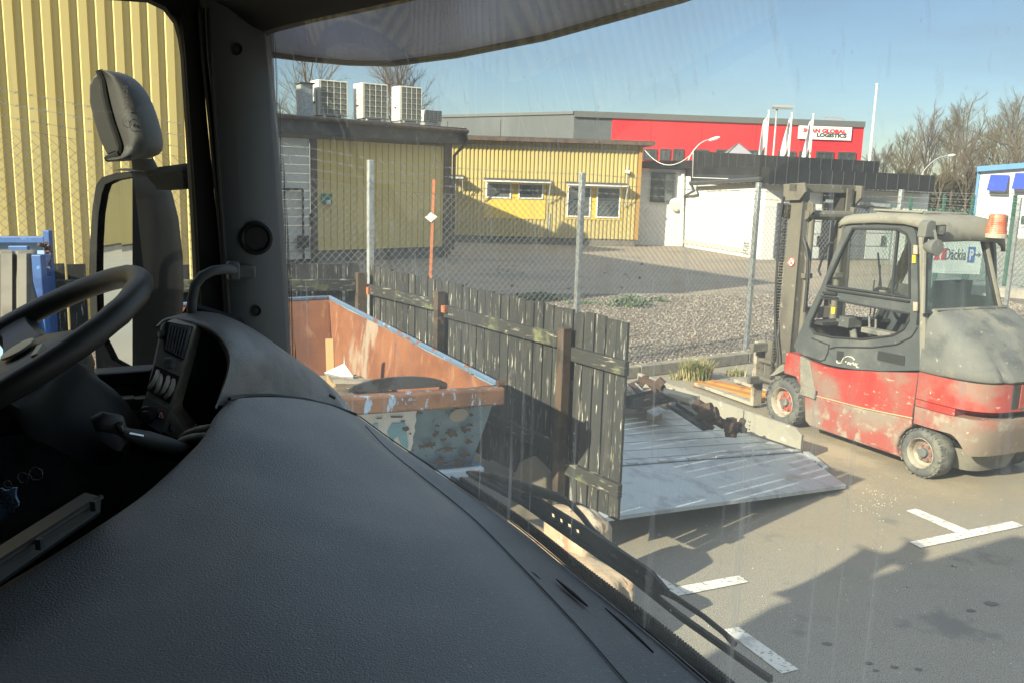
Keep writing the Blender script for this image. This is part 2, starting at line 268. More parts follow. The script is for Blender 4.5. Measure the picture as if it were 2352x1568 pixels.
U = (1, 1, 1)
MAT = dict(
    asphalt=pm('asphalt', (.255, .232, .185), .9, 0, [((.295, .266, .208), .55, .42, .68, U), ((.09, .088, .083), 150, .52, .60, U, 2), ((.40, .385, .35), 120, .60, .68, U, 2), ((.27, .225, .165), .33, .50, .72, (1, 1, 1)), ((.15, .143, .125), 2.2, .58, .70, U, 8), ((.05, .048, .045), 3.4, .70, .73, U, 4)], (130, .8, .008)),
    yard=pm('yard paving', (.25, .20, .145), .9, 0, [((.17, .155, .13), .35, .45, .7, U), ((.10, .098, .09), .22, .55, .75, U), ((.33, .27, .2), 30, .55, .7, U), ((.06, .058, .055), 1.6, .60, .70, (.3, 1.6, 1), 8)], (90, .4, .006)),
    dirt=pm('dry dirt', (.215, .175, .115), .95, 0, [((.14, .125, .10), 1.4, .4, .65, U), ((.30, .27, .2), 60, .62, .7, U)], (150, .4, .004)),
    gravel=pm('gravel base', (.17, .13, .10), .95, 0, [((.075, .06, .05), 26, .45, .55, U), ((.30, .25, .2), 40, .58, .66, U)], (40, 1, .02)),
    stone=pm('gravel stone', (.25, .215, .175), .85, 0, [], None, island=.5),
    kerb=pm('concrete kerb', (.22, .2, .16), .9, 0, [((.12, .115, .1), 5, .45, .65, U), ((.07, .07, .055), 16, .58, .68, U)], (60, .4, .006)),
    oil=pm('oil stain', (.09, .088, .082), .75),
    paint=pm('road paint', (0.595, 0.578, 0.518), .8, 0, [((0.204, 0.196, 0.178), 34, .55, .64, U, 4), ((0.34, 0.332, 0.306), 6, .5, .7, U)], (200, .3, .003)),
    yellow=pm('yellow sheet metal', (.43, .345, .14), .5, 0, [((.30, .245, .12), 2.6, .58, .78, (3, 3, .16)), ((.385, .31, .115), .7, .4, .7, (1, 1, .3)), ((0.352, 0.272, 0.112), 9, .66, .74, U)], None),
    yellow_b=pm('bright yellow sheet', (.54, .43, .17), .45, 0, [((.42, .34, .15), 2.2, .56, .80, (3, 3, .14)), ((.50, .40, .155), .8, .4, .7, (1, 1, .25)), ((0.353, 0.277, 0.134), 14, .68, .74, U)], None),
    yellow_d=pm('ochre yellow sheet', (.64, .48, .16), .5, 0, [((.56, .415, .135), .9, .4, .7, (1, 1, .3)), ((0.255, 0.196, 0.102), .6, .60, .8, (1, 1, 1.6))], None),
    brown=pm('brown trim', (.095, .06, .042), .6, 0, [((.05, .036, .03), 6, .45, .6, U), ((.2, .15, .11), 15, .62, .7, (1, 1, .2))]),
    roofing=pm('roof felt', (0.054, 0.0495, 0.0468), .9, 0, [((0.108, 0.099, 0.09), 3, .5, .7, U)]),
    plinth=pm('grey plinth', (.13, .115, .095), .9, 0, [((.07, .065, .06), 3, .45, .65, U)]),
    white=pm('white render', (0.574, 0.566, 0.537), .85, 0, [((0.508, 0.5, 0.471), 1.6, .5, .75, U), ((0.369, 0.361, 0.328), 3, .68, .8, (1, 1, .3))], (60, .12, .004)),
    white_metal=pm('white enamel', (0.592, 0.576, 0.52), .4, 0, [((0.48, 0.464, 0.4), 4, .55, .75, U)]),
    blackmetal=pm('black fascia', (.016, .017, .019), .45, 0, [((.03, .031, .033), 1.5, .5, .7, U), ((.12, .12, .12), 24, .70, .74, U)]),
    red=pm('red cladding', (0.612, 0.0238, 0.0306), .5, 0, [((0.527, 0.017, 0.0255), .25, .45, .65, U)]),
    greyclad=pm('grey cladding', (0.0765, 0.0855, 0.09), .5, 0, [((0.09, 0.099, 0.104), .3, .45, .65, U)]),
    darkglass=pm('dark window glass', (.03, .036, .04), .08, 0, [((.10, .11, .11), 1.2, .45, .65, U)], spec=.8),
    winframe=pm('white window frame', (.72, .71, .66), .5),
    winbar=pm('dark window frame', (.05, .052, .055), .5),
    galv=pm('galvanised steel', (0.4, 0.424, 0.424), .5, .45, [((0.288, 0.304, 0.304), 16, .45, .6, U), ((0.496, 0.512, 0.496), 40, .6, .7, U)]),
    wire=pm('galvanised wire', (.30, .31, .30), .5, .5, [((.18, .17, .15), 2, .5, .65, U)]),
    green=pm('green fence paint', (.03, .10, .075), .5),
    rust=pm('rusty steel', (.066, .038, .024), .85, .1, [((.05, .032, .024), 12, .45, .6, U), ((.19, .095, .05), 30, .6, .7, U)], (50, .4, .003)),
    rustbar=pm('orange rusty stake', (.40, .13, .05), .8, 0, [((.25, .08, .035), 9, .5, .6, U)]),
    wood=pm('weathered painted boards', (.025, .026, .025), .75, 0, [((.043, .042, .037), 3, .45, .65, (4, 4, .6)), ((.26, .245, .20), 5, .59, .67, (9, 9, .8), 8), ((.44, .42, .36), 11, .63, .68, (5, 5, .5), 8)], (20, .25, .004, (6, 6, .4)), island=.22),
    woodrail=pm('weathered rail', (.03, .03, .027), .75, 0, [((.24, .22, .165), 8, .57, .66, (1.2, 1.2, 8), 8), ((.13, .135, .07), 4, .55, .7, U)], (30, .3, .004), island=.15),
    steelpost=pm('brown steel post', (.085, .058, .038), .7, .1, [((.04, .03, .022), 6, .45, .6, U), ((.2, .11, .06), 14, .62, .7, U)]),
    skipin=pm('rusty skip inside', (.20, .078, .034), .85, 0, [((.14, .05, .022), 2.2, .42, .62, U), ((.25, .12, .064), 14, .55, .68, (1, 1, .25)), ((.25, .19, .14), 1.25, .585, .64, (1.6, 1.6, .45), 8), ((.08, .04, .026), 5, .64, .70, (1, 1, .4), 8)], (24, .25, .004)),
    skipout=pm('peeling blue skip paint', (.125, .235, .33), .6, 0, [((.18, .30, .40), 2.6, .45, .65, U), ((.07, .13, .19), 3.5, .55, .7, (1, 1, .2)), ((0.054, 0.0338, 0.023), 3.6, .565, .60, U, 9), ((0.0864, 0.054, 0.036), 14, .63, .68, (1.6, 1.6, .07), 3)], (9, .3, .006)),
    skiprim=pm('rusty rim with blue flakes', (.135, .066, .036), .8, 0, [((.085, .042, .026), 8, .45, .6, U), ((.15, .24, .37), 21, .575, .592, (1, 1, .4), 9)], (40, .4, .004)),
    skipedge=pm('worn blue edge', (.085, .135, .21), .6, 0, [((0.15, 0.06, 0.03), 11, .55, .59, U, 9), ((0.375, 0.413, 0.45), 30, .6, .7, U)]),
    paper=pm('torn paper', (.74, .79, .84), .8, 0, [((.64, .68, .70), 7, .5, .7, U), ((.34, .28, .22), 14, .69, .73, (1, 1, .15))]),
    cyan=pm('cyan print', (.16, .42, .56), .7, 0, [((.3, .55, .66), 6, .5, .7, U)]),
    alu=pm('aluminium plate', (.40, .43, .425), .5, .25, [((0.281, 0.297, 0.315), 5, .5, .66, (1, 1, 1), 8), ((0.51, 0.535, 0.561), 26, .6, .68, (3, .5, 1)), ((0.255, 0.246, 0.178), 1.3, .62, .72, U)], (60, .15, .002)),
    aluworn=pm('worn aluminium board', (.27, .255, .205), .6, .25, [((.24, .22, .18), 6, .5, .62, U, 8), ((.5, .48, .4), 14, .6, .68, U)]),
    darksteel=pm('dark steel profile', (.075, .085, .095), .55, .5, [((.035, .035, .035), 7, .48, .62, U), ((.16, .09, .05), 18, .64, .7, U)]),
    palletwood=pm('grey pallet wood', (.24, .2, .15), .85, 0, [((.12, .1, .08), 6, .5, .65, U)], island=.2),
    orangewood=pm('orange timber', (0.399, 0.17, 0.0323), .75, 0, [((0.187, 0.0935, 0.0382), 6, .54, .66, U), ((0.068, 0.051, 0.0382), 13, .62, .7, U)]),
    beige=pm('sandy granite', (0.352, 0.272, 0.184), .9, 0, [((0.288, 0.16, 0.104), 3, .52, .66, U), ((0.44, 0.384, 0.288), 9, .55, .68, U), ((0.16, 0.128, 0.096), 22, .66, .72, U)], (18, .5, .02)),
    greystone=pm('grey stone slab', (.135, .115, .085), .9, 0, [((.08, .07, .055), 4, .5, .65, U)], (20, .4, .01)),
    grass=pm('grass blades', (.14, .17, .055), .7, 0, [((.34, .28, .13), 9, .42, .58, U)], island=.3),
    weed=pm('grey green weed', (.10, .15, .08), .7, 0, [((.17, .2, .13), 8, .5, .65, U)], island=.3),
    bark=pm('bare twigs', (.085, .066, .052), .9, 0, [((.09, .068, .05), 3, .5, .7, U)]),
    barkg=pm('budding twigs', (.098, .082, .052), .9, 0, [((.09, .075, .05), 2, .5, .7, U)]),
    conifer=pm('dark evergreen', (.045, .048, .028), .9, 0, [((.08, .07, .04), 2, .5, .7, U)], island=.35),
    # forklift
    fl_red=pm('dusty red paint', (.33, .026, .019), .6, 0, [((.27, .055, .042), 1.3, .40, .62, U, 5), ((.215, .135, .105), 1.8, .46, .66, (1, 1, 1.2), 9), ((.33, .26, .19), 9, .61, .68, (1, 1, 2.4), 9), ((.44, .38, .29), 18, .665, .70, (1.5, 1.5, .5), 8), ((.11, .07, .05), 26, .665, .72, U, 8)], (60, .15, .003)),
    fl_redlow=pm('dusty lower red paint', (.26, .062, .048), .7, 0, [((.21, .165, .13), 1.5, .38, .54, (1, 1, 1.1), 9), ((.27, .24, .19), 7, .53, .66, U, 9), ((.45, .41, .33), 17, .65, .70, U, 8), ((.13, .09, .065), 24, .66, .72, U, 8)], (60, .2, .003)),
    fl_black=pm('dusty black panel', (.055, .062, .064), .6, 0, [((.12, .125, .115), 1.6, .46, .68, U, 8), ((.22, .21, .18), 11, .67, .75, U)], (70, .12, .003)),
    fl_grey=pm('dusty grey cover', (.115, .118, .108), .75, 0, [((.185, .178, .15), 1.6, .42, .60, U, 5), ((.075, .08, .077), 2.6, .50, .64, (1, 1, 1.6), 8), ((.27, .255, .21), 24, .64, .70, U, 6), ((.05, .053, .05), 14, .66, .70, (1, 1, .3), 6)], (70, .25, .003)),
    fl_roof=pm('dust covered steel', (.195, .185, .15), .85, 0, [((.15, .14, .115), 4, .48, .62, U), ((.34, .31, .24), 18, .62, .7, U)], (60, .2, .003)),
    mast=pm('greasy mast steel', (.145, .133, .106), .65, .2, [((.10, .09, .075), 3, .45, .62, (1, 1, .4)), ((.30, .27, .21), 9, .62, .7, U)], (50, .2, .003)),
    darkmast=pm('dark greasy steel', (.045, .042, .038), .6, .2, [((.10, .09, .07), 5, .52, .66, U)]),
    chain=pm('leaf chain', (.035, .032, .028), .6, .3, [((.10, .09, .07), 30, .5, .62, U)]),
    hose=pm('black hose', (.025, .025, .025), .6),
    tyre=pm('dusty rubber', (.075, .078, .075), .9, 0, [((.14, .135, .115), 5, .45, .62, U), ((.04, .042, .042), 26, .55, .66, U)], (60, .3, .004)),
    rim=pm('dusty rim', (.30, .27, .21), .75, 0, [((.16, .13, .1), 9, .5, .64, U), ((.4, .36, .28), 22, .6, .7, U)]),
    hubred=pm('red hub', (.52, .05, .025), .6, 0, [((.25, .13, .09), 14, .56, .64, U)]),
    hubgrey=pm('grey hub', (.10, .11, .11), .7, 0, [((.2, .18, .14), 12, .55, .65, U)]),
    beacon=pm('amber plastic', (.36, .085, .035), .4, 0, [((.34, .20, .13), 7, .42, .62, U)]),
    yellowsticker=pm('yellow sticker', (.80, .50, .03), .5),
    whitesticker=pm('white sticker', (.72, .68, .6), .6, 0, [((.4, .34, .26), 30, .55, .65, U)]),
    redsticker=pm('red print', (.6, .05, .04), .6),
    blackrubber=pm('black rubber', (.022, .023, .023), .6),
    blacksoft=pm('black seat', (.035, .036, .036), .7),
    chrome=pm('bright metal', (.6, .6, .58), .25, 1.0),
    blue=pm('blue steel', (.025, .075, .21), .5, 0, [((0.016, 0.048, 0.16), 6, .52, .66, U), ((0.08, 0.2, 0.4), 14, .62, .7, U)]),
    lightblue=pm('pale blue steel', (0.21, 0.329, 0.434), .5, 0, [((0.35, 0.406, 0.434), 5, .5, .66, U)]),
    greyplastic=pm('grey plastic lid', (0.135, 0.126, 0.104), .7, 0, [((0.099, 0.0945, 0.081), 2.5, .45, .65, U), ((0.54, 0.54, 0.504), 9, .72, .75, U)]),
    bluecloth=pm('blue awning cloth', (.02, .05, .34), .7),
    bluetrim=pm('blue trim', (.06, .18, .34), .5),
    concrete=pm('concrete', (.30, .28, .24), .9, 0, [((.2, .19, .165), 3, .45, .65, U)]),
    signgreen=pm('green plate', (.02, .17, .085), .5, 0, [((.3, .4, .33), 14, .66, .7, U)]),
    signblue=pm('sign blue', (.02, .09, .36), .5), signwhite=pm('sign white', (0.629, 0.629, 0.603), .5), ink=pm('dark grey ink', (.045, .05, .055), .6),
    inkred=pm('red ink', (.55, .03, .04), .5), flag=pm('white flag cloth', (0.612, 0.595, 0.578), .8, 0, [((0.51, 0.255, 0.255), 3, .66, .7, U)]),
    # cab
    dash=pm('grained dashboard', (.165, .172, .178), .43, 0, [((.205, .208, .205), 6, .42, .68, U, 3), ((.118, .127, .138), 1.7, .40, .62, U, 3), ((.24, .24, .23), 260, .66, .72, U, 1)], (420, .9, .002), spec=.6),
    hood=pm('grained instrument hood', (.15, .155, .155), .45, 0, [((.085, .088, .09), 9, .45, .65, U)], (300, .7, .002), spec=.5),
    pillar=pm('pillar trim', (.075, .082, .088), .6, 0, [((.068, .072, .075), 5, .45, .65, U)], (420, .3, .001)),
    cabblack=pm('black cab trim', (.010, .011, .011), .6),
    cabshell=pm('cab shell', (.10, .10, .10), .5),
    panel=pm('switch panel', (.27, .255, .205), .5, 0, [((.19, .18, .15), 40, .5, .65, U)]),
    lever=pm('pale switch', (.50, .47, .38), .4),
    wheel=pm('steering wheel skin', (.036, .036, .034), .5, 0, [((.032, .031, .028), 16, .5, .65, U)], (160, .25, .001), spec=.5),
    whub=pm('steering wheel hub', (.17, .15, .11), .5, 0, [((.06, .055, .045), 12, .5, .65, U)]),
    mirrorshell=pm('black mirror shell', (.012, .013, .012), .6, 0, [((.018, .018, .016), 7, .5, .7, U), ((.09, .085, .07), 46, .70, .74, U)], (220, .2, .001), spec=.12),
    mirrordusty=pm('dusty mirror shell', (.030, .030, .026), .6, 0, [((.018, .018, .016), 6, .45, .65, U), ((.06, .057, .047), 30, .62, .7, U)], (220, .3, .001)),
    hazardred=pm('hazard button', (.22, .03, .025), .5), trayplastic=pm('grey tray', (.028, .029, .027), .5, 0, [((.034, .034, .03), 9, .5, .65, U)]),
    keytag=pm('blue tag', (.16, .24, .38), .5),
    wiper=pm('wiper black', (.006, .0065, .007), .5, 0, [((.012, .013, .013), 12, .5, .7, U)], spec=.2),
    mirrorglass=pm('mirror', (.58, .63, .65), .015, 1.0, [((.48, .52, .53), 5, .5, .7, U)]),
    screen=glass_mat('windscreen glass', (.84, .87, .845), .05, .155, (.76, .75, .67), streak=.26, spots=.14),
    flglass=glass_mat('dusty cab glass', (.80, .88, .88), .06, .16, (.42, .44, .42), streak=.08),
    visor=glass_mat('smoked visor', (.16, .165, .18), .04, .74, (.58, .58, .63), streak=.05, spots=.2),
    sideglass=glass_mat('door window glass', (.84, .87, .86), .03, .008, (.6, .6, .55), streak=.02),
    glassclear=glass_mat('clear glass', (.9, .93, .93), .06, .03),
)
# ================================================================== GROUND
m = MB()
m.face([(-400, -60, 0), (400, -60, 0), (400, 500, 0), (-400, 500, 0)])
structure(m.build('ground', MAT['asphalt']))
kd = V((.83, .558, 0)).normalized(); kp = gp(1455, 862); kn = V((-kd.y, kd.x, 0))      # kerb line, kn points away from the camera
def K(s, o, z=0.0): p = kp + kd * s + kn * o; return V((p.x, p.y, z))
bk0 = gp(1210, 690); bk1 = gp(1720, 690); bd = (bk1 - bk0).normalized(); bd.z = 0
def BK(s, o=0, z=0.0): p = bk0 + bd * s + V((-bd.y, bd.x, 0)) * o; return V((p.x, p.y, z))
m = MB(); m.face([BK(-14, .02, .004), BK(30, .02, .004), BK(40, 40, .004), BK(-24, 40, .004)]); structure(m.build('paved_yard', MAT['yard']))
m = MB(); m.prism([K(-6, .0), K(13, 0), BK(14, -.02), BK(-10, -.02)], (0, 0, .11)); structure(m.build('gravel_bed', MAT['gravel']))
m = MB()
for k in range(19):                                   # front kerb stones laid end to end
    a = K(-6 + k, -.07, .075); b = K(-6 + k + .985, -.07, .075); m.bar(a, b, .13, .15)
structure(m.build('front_kerb', MAT['kerb'], bevel=.012))
m = MB()
for k in range(36):
    a = BK(-12 + k, .05, .05); b = BK(-12 + k + .985, .05, .05); m.bar(a, b, .12, .16)
structure(m.build('back_kerb', MAT['kerb'], bevel=.012))
# a thin sheet of dry dirt blown over the asphalt where the forklift stands
m = MB(); pts = []
for k in range(40):
    a = 2 * math.pi * k / 40; r_ = 1 + .22 * noise.noise(V((math.cos(a) * 1.6, math.sin(a) * 1.6, 3)))
    p = V((4.2, 8.6, 0)) + V((kd.x, kd.y, 0)) * math.cos(a) * 4.9 * r_ + V((-kd.y, kd.x, 0)) * math.sin(a) * 2.5 * r_
    pts.append((p.x, p.y, .004))
m.face(pts); dirt = m.build('dirt_patch', None); structure(dirt)
md = bpy.data.materials.new('blown dirt'); md.use_nodes = True; nt = md.node_tree; b_ = nt.nodes['Principled BSDF']; b_.inputs['Base Color'].default_value = (.37, .30, .195, 1); b_.inputs['Roughness'].default_value = .95
tcn = nt.nodes.new('ShaderNodeTexCoord'); n1 = nt.nodes.new('ShaderNodeTexNoise'); n1.inputs['Scale'].default_value = .9; n1.inputs['Detail'].default_value = 9; n1.inputs['Roughness'].default_value = .65
sb = nt.nodes.new('ShaderNodeVectorMath'); sb.operation = 'SUBTRACT'; sb.inputs[1].default_value = (4.2, 8.6, 0); ln = nt.nodes.new('ShaderNodeVectorMath'); ln.operation = 'LENGTH'
mpn = nt.nodes.new('ShaderNodeMapping'); mpn.vector_type = 'TEXTURE'; mpn.inputs['Rotation'].default_value = (0, 0, math.atan2(kd.y, kd.x)); mpn.inputs['Scale'].default_value = (4.9, 2.5, 1)
nt.links.new(tcn.outputs['Object'], sb.inputs[0]); nt.links.new(sb.outputs[0], mpn.inputs['Vector']); nt.links.new(mpn.outputs[0], ln.inputs[0])
mr = nt.nodes.new('ShaderNodeMapRange'); mr.inputs['From Min'].default_value = .25; mr.inputs['From Max'].default_value = 1.05; mr.inputs['To Min'].default_value = .92; mr.inputs['To Max'].default_value = 0
nt.links.new(ln.outputs['Value'], mr.inputs['Value']); nt.links.new(tcn.outputs['Object'], n1.inputs['Vector'])
mu = nt.nodes.new('ShaderNodeMath'); mu.operation = 'MULTIPLY'; m2 = nt.nodes.new('ShaderNodeMapRange'); m2.inputs['From Min'].default_value = .3; m2.inputs['From Max'].default_value = .6
nt.links.new(n1.outputs['Fac'], m2.inputs['Value']); nt.links.new(mr.outputs['Result'], mu.inputs[0]); nt.links.new(m2.outputs['Result'], mu.inputs[1])
nt.links.new(mu.outputs[0], b_.inputs['Alpha']); dirt.data.materials.append(md)

def stones(name, n, place, smin, smax, mat):
    m = MB(); base = [V((1, 0, 0)), V((-.9, .2, 0)), V((0, 1, .1)), V((.1, -1, 0)), V((0, 0, .75)), V((.1, 0, -.7))]
    fc = [(0, 2, 4), (2, 1, 4), (1, 3, 4), (3, 0, 4), (2, 0, 5), (1, 2, 5), (3, 1, 5), (0, 3, 5)]
    for k in range(n):
        p = place(); s_ = rnd.uniform(smin, smax); a = rnd.uniform(0, 6.28); i0 = len(m.v)
        for q in base:
            q = V((q.x * rnd.uniform(.6, 1.2), q.y * rnd.uniform(.6, 1.2), q.z * rnd.uniform(.6, 1.1)))
            m.v.append(p + V((q.x * math.cos(a) - q.y * math.sin(a), q.x * math.sin(a) + q.y * math.cos(a), q.z)) * s_)
        m.f += [tuple(i0 + j for j in f) for f in fc]
    return stuff(m.build(name, mat))
def gplace():
    while True:
        s_ = rnd.uniform(0, 1); x = rnd.uniform(-1, 11); t_ = rnd.random() ** 1.4
        a = K(x, .03, .118); b = BK(x * 1.05 - .6, -.06, .118); p = a.lerp(b, t_)
        return p
stones('gravel_stones', 26000, gplace, .008, .024, MAT['stone'])
def crumb():
    p = gp(rnd.gauss(2010, 38), rnd.gauss(1150, 18)) if rnd.random() < .40 else gp(rnd.uniform(1560, 2352), rnd.uniform(1040, 1540)); p.z = .006; return p
stones('white_crumbs', 190, crumb, .0022, .0062, pm('pale crumbs', (.6, .58, .52), .9))
def yardbit():
    p = at(rnd.uniform(760, 1700), rnd.uniform(585, 680), 20); p = gp(rnd.uniform(760, 1500), rnd.uniform(590, 670)); p.z = .02; return p
stones('yard_litter', 60, yardbit, .03, .09, pm('yard litter', (.22, .2, .17), .9, island=.6))

# painted bay markings
def mark(pix, zz, label=None):
    m = MB(); p = [gp(*Z7(*q), zz) for q in pix]
    m.face(p); return structure(m.build('road_marking', MAT['paint']))
mark([(565, 1106), (862, 1050), (908, 1082), (615, 1140)], .0080)
mark([(380, 985), (430, 1018), (614, 1139), (565, 1150)], .0050)
mark([(1665, 740), (1715, 730), (1975, 838), (1915, 850)], .0050)
mark([(1680, 890), (2175, 790), (2232, 813), (1735, 918)], .0080)
mark([(790, 1310), (862, 1297), (1150, 1500), (1070, 1521)], .0050)

rg = random.Random(12)
for x, y, r_ in ((2277, 1386, .026), (1995, 1523, .014), (2012, 1540, .010), (2055, 1532, .013), (2110, 1537, .012), (1900, 1478, .016), (2230, 1402, .016), (2190, 1300, .014)):
    c = gp(x, y); m = MB(); m.face([(c.x + math.cos(a) * r_ * (1.5 + .5 * rg.random()), c.y + math.sin(a) * r_ * (.8 + .4 * rg.random()), .0045) for a in [k * .5236 for k in range(12)]]); structure(m.build('oil_stain', MAT['oil']))

# ================================================================== BUILDINGS
def corr(m, p0, p1, z0, z1, pitch, depth, out, top=.55, slope=.12):
    """trapezoid sheet from p0 to p1, ribs standing 'depth' towards out"""
    p0 = V(p0); p1 = V(p1); L = (p1 - p0).length; d = (p1 - p0) / L; out = V(out); n = int(L / pitch); pts = []
    for k in range(n + 1):
        for f, h in ((0, 0), (slope, 1), (slope + top, 1), (2 * slope + top, 0)):
            s_ = (k + f) * pitch
            if s_ <= L: pts.append((s_, h))
    pts.append((L, 0))
    m.rows([[p0 + d * s_ + out * (h * depth) + V((0, 0, z0)) for s_, h in pts], [p0 + d * s_ + out * (h * depth) + V((0, 0, z1)) for s_, h in pts]])
Zv = V((0, 0, 1))

# --- the tall yellow hall on the left
wd = V((math.sin(R(60)), math.cos(R(60)), 0)); wo = V((wd.y, -wd.x, 0)); Cb = V((-3.9, 12.55, 0)); HB = 7.15
hall = thing('yellow_hall', 'tall bright yellow corrugated metal hall filling the view through the side window', 'building', Cb - wd * 6)
m = MB(); corr(m, Cb - wd * 70, Cb, .3, HB, .205, .045, wo, .46, .10); corr(m, Cb, Cb + V((-wo.x, -wo.y, 0)) * 22, .3, HB, .205, .045, wd, .46, .10)
m.build('corrugated_wall', MAT['yellow_b'], hall)
m = MB(); m.prism([Cb - wd * 70, Cb, Cb - wo * 22, Cb - wd * 70 - wo * 22], (0, 0, .3)); m.build('plinth', MAT['plinth'], hall)
m = MB(); q = [Cb - wd * 70.1 + wo * .1, Cb + wo * .1 + wd * .1, Cb - wo * 22 + wd * .1, Cb - wd * 70.1 - wo * 22]
m.prism([p + Zv * (HB + .002) for p in q], (0, 0, .14)); m.build('roof', MAT['brown'], hall)

# --- yellow shed with the white door
P1 = gp(1028, 592); P1.z = 0; P0 = gp(735, 605); e1 = (P1 - P0); e1.z = 0; e1.normalize(); n1_ = V((e1.y, -e1.x, 0))
def W1(x, y, o=0.0): return onpl(x, y, P1 + n1_ * o, n1_)
shed = thing('yellow_shed', 'ochre yellow shed with brown fascia, white door and units on its flat roof', 'building', P1 - e1 * 2)
zt1 = W1(1028, 330).z
zb1 = W1(900, 573).z; zc = .35
L0 = P1 - e1 * 9
pa = W1(727, 450); pb = W1(1022, 450)
m = MB(); corr(m, V((pa.x, pa.y, 0)), V((pb.x, pb.y, 0)), zc, zt1 - .1, .21, .03, n1_, .80, .05); m.build('ribbed_wall', MAT['yellow_d'], shed)
m = MB(); m.prism([V((pa.x, pa.y, 0)) - n1_ * .01, P1 - n1_ * .01, P1 - n1_ * 5, V((pa.x, pa.y, 0)) - n1_ * 5], (0, 0, zc - .004)); m.build('plinth', MAT['plinth'], shed)
side = P1 - n1_ * 5.0
m = MB(); corr(m, P1, side, .3, zt1, .21, .03, e1, .80, .05); m.build('side_wall', MAT['yellow_d'], shed)
m = MB()
ps = W1(*Z2(1105, 560)); pe = W1(*Z2(1127, 560)); a = (ps + pe) / 2; m.box((a.x + n1_.x * .03, a.y + n1_.y * .03, zt1 / 2 + .05), (.27, .07, zt1 - .1), (e1, n1_, Zv)); m.build('corner_post', MAT['brown'], shed); m = MB()
ps = W1(*Z2(268, 600)); pe = W1(*Z2(303, 600)); a = (ps + pe) / 2; m.box((a.x + n1_.x * .03, a.y + n1_.y * .03, zt1 / 2), ((pe - ps).length, .08, zt1 - .2), (e1, n1_, Zv))
m.build('door_post', MAT['brown'], shed)
# fascia with soffit and roof
ztop = W1(1030, 291, .4).z
m = MB(); c0 = L0 + n1_ * .35; c1 = P1 + n1_ * .35 + e1 * .35; m.bar(V((c0.x, c0.y, (zt1 + ztop) / 2)), V((c1.x, c1.y, (zt1 + ztop) / 2)), .06, ztop - zt1 - .02)
c2 = c1 - n1_ * 5.6; m.bar(V((c1.x, c1.y, (zt1 + ztop) / 2)) - n1_ * .04, V((c2.x, c2.y, (zt1 + ztop) / 2)), .06, ztop - zt1 - .02); m.build('fascia', MAT['roofing'], shed)
m = MB(); m.prism([L0 + n1_ * .32 + Zv * (zt1 - .02), c1 - n1_ * .03 - e1 * .03 + Zv * (zt1 - .02), c2 - e1 * .03 + Zv * (zt1 - .02), L0 - n1_ * 5.2 + Zv * (zt1 - .02)], (0, 0, .12)); m.build('soffit', MAT['brown'], shed)
m = MB(); m.prism([L0 + n1_ * .30 + Zv * (ztop - .12), c1 - n1_ * .06 - e1 * .06 + Zv * (ztop - .12), c2 - e1 * .06 + Zv * (ztop - .12), L0 - n1_ * 5.2 + Zv * (ztop - .12)], (0, 0, .10)); m.build('roof', MAT['roofing'], shed)
m = MB(); g0 = L0 + n1_ * .44 + Zv * (ztop - .05); g1 = c1 + n1_ * .09 + Zv * (ztop - .11); m.tube([g0, g1], .065, 8)
g2 = W1(*Z2(1150, 560), .35); g3 = P1 + e1 * .12 + n1_ * .1; m.tube([g1 - e1 * .1, g1 - Zv * .3, V((g3.x, g3.y, zt1 - .35)), V((g3.x, g3.y, .25))], .05, 8); m.build('gutter', MAT['brown'], shed)
# white sectional door left of the brown post
dl = W1(612, 450); dr = W1(712, 450); dt = W1(690, 318).z
m = MB(); nb = 14
for k in range(nb):
    z0 = .12 + (dt - .12) * k / nb; z1 = .12 + (dt - .12) * (k + 1) / nb
    a = V((dl.x, dl.y, (z0 + z1) / 2)) - n1_ * .03; b = V((dr.x, dr.y, (z0 + z1) / 2)) - n1_ * .03; m.bar(a, b, .04, (z1 - z0) - .015)
door = m.build('sectional_door', MAT['white_metal'], shed)
m = MB(); m.box(W1(*Z2(273, 1080), .02), (.05, .06, .35), (e1, n1_, Zv)); m.build('handle', MAT['blackmetal'], door)
m = MB(); a = W1(*Z2(85, 888), .1); b = W1(*Z2(222, 888), .1); c = W1(*Z2(228, 1330), .1); m.tube([a, b], .035, 6); m.tube([b, V((c.x, c.y, .1))], .035, 6); m.box(W1(*Z2(226, 1212), .13), (.3, .1, .32), (e1, n1_, Zv)); m.build('locking_bar', MAT['blackmetal'], shed)
m = MB(); m.box(W1(*Z2(370, 945), .06), (.33, .03, .26), (e1, n1_, Zv)); m.build('green_plate', MAT['signgreen'], shed)
m = MB(); m.lathe(W1(*Z2(372, 970), .05), n1_, [(0, .07), (.1, .075), (.14, .04), (.15, 0)], 12); m.build('wall_lamp', MAT['white_metal'], shed)

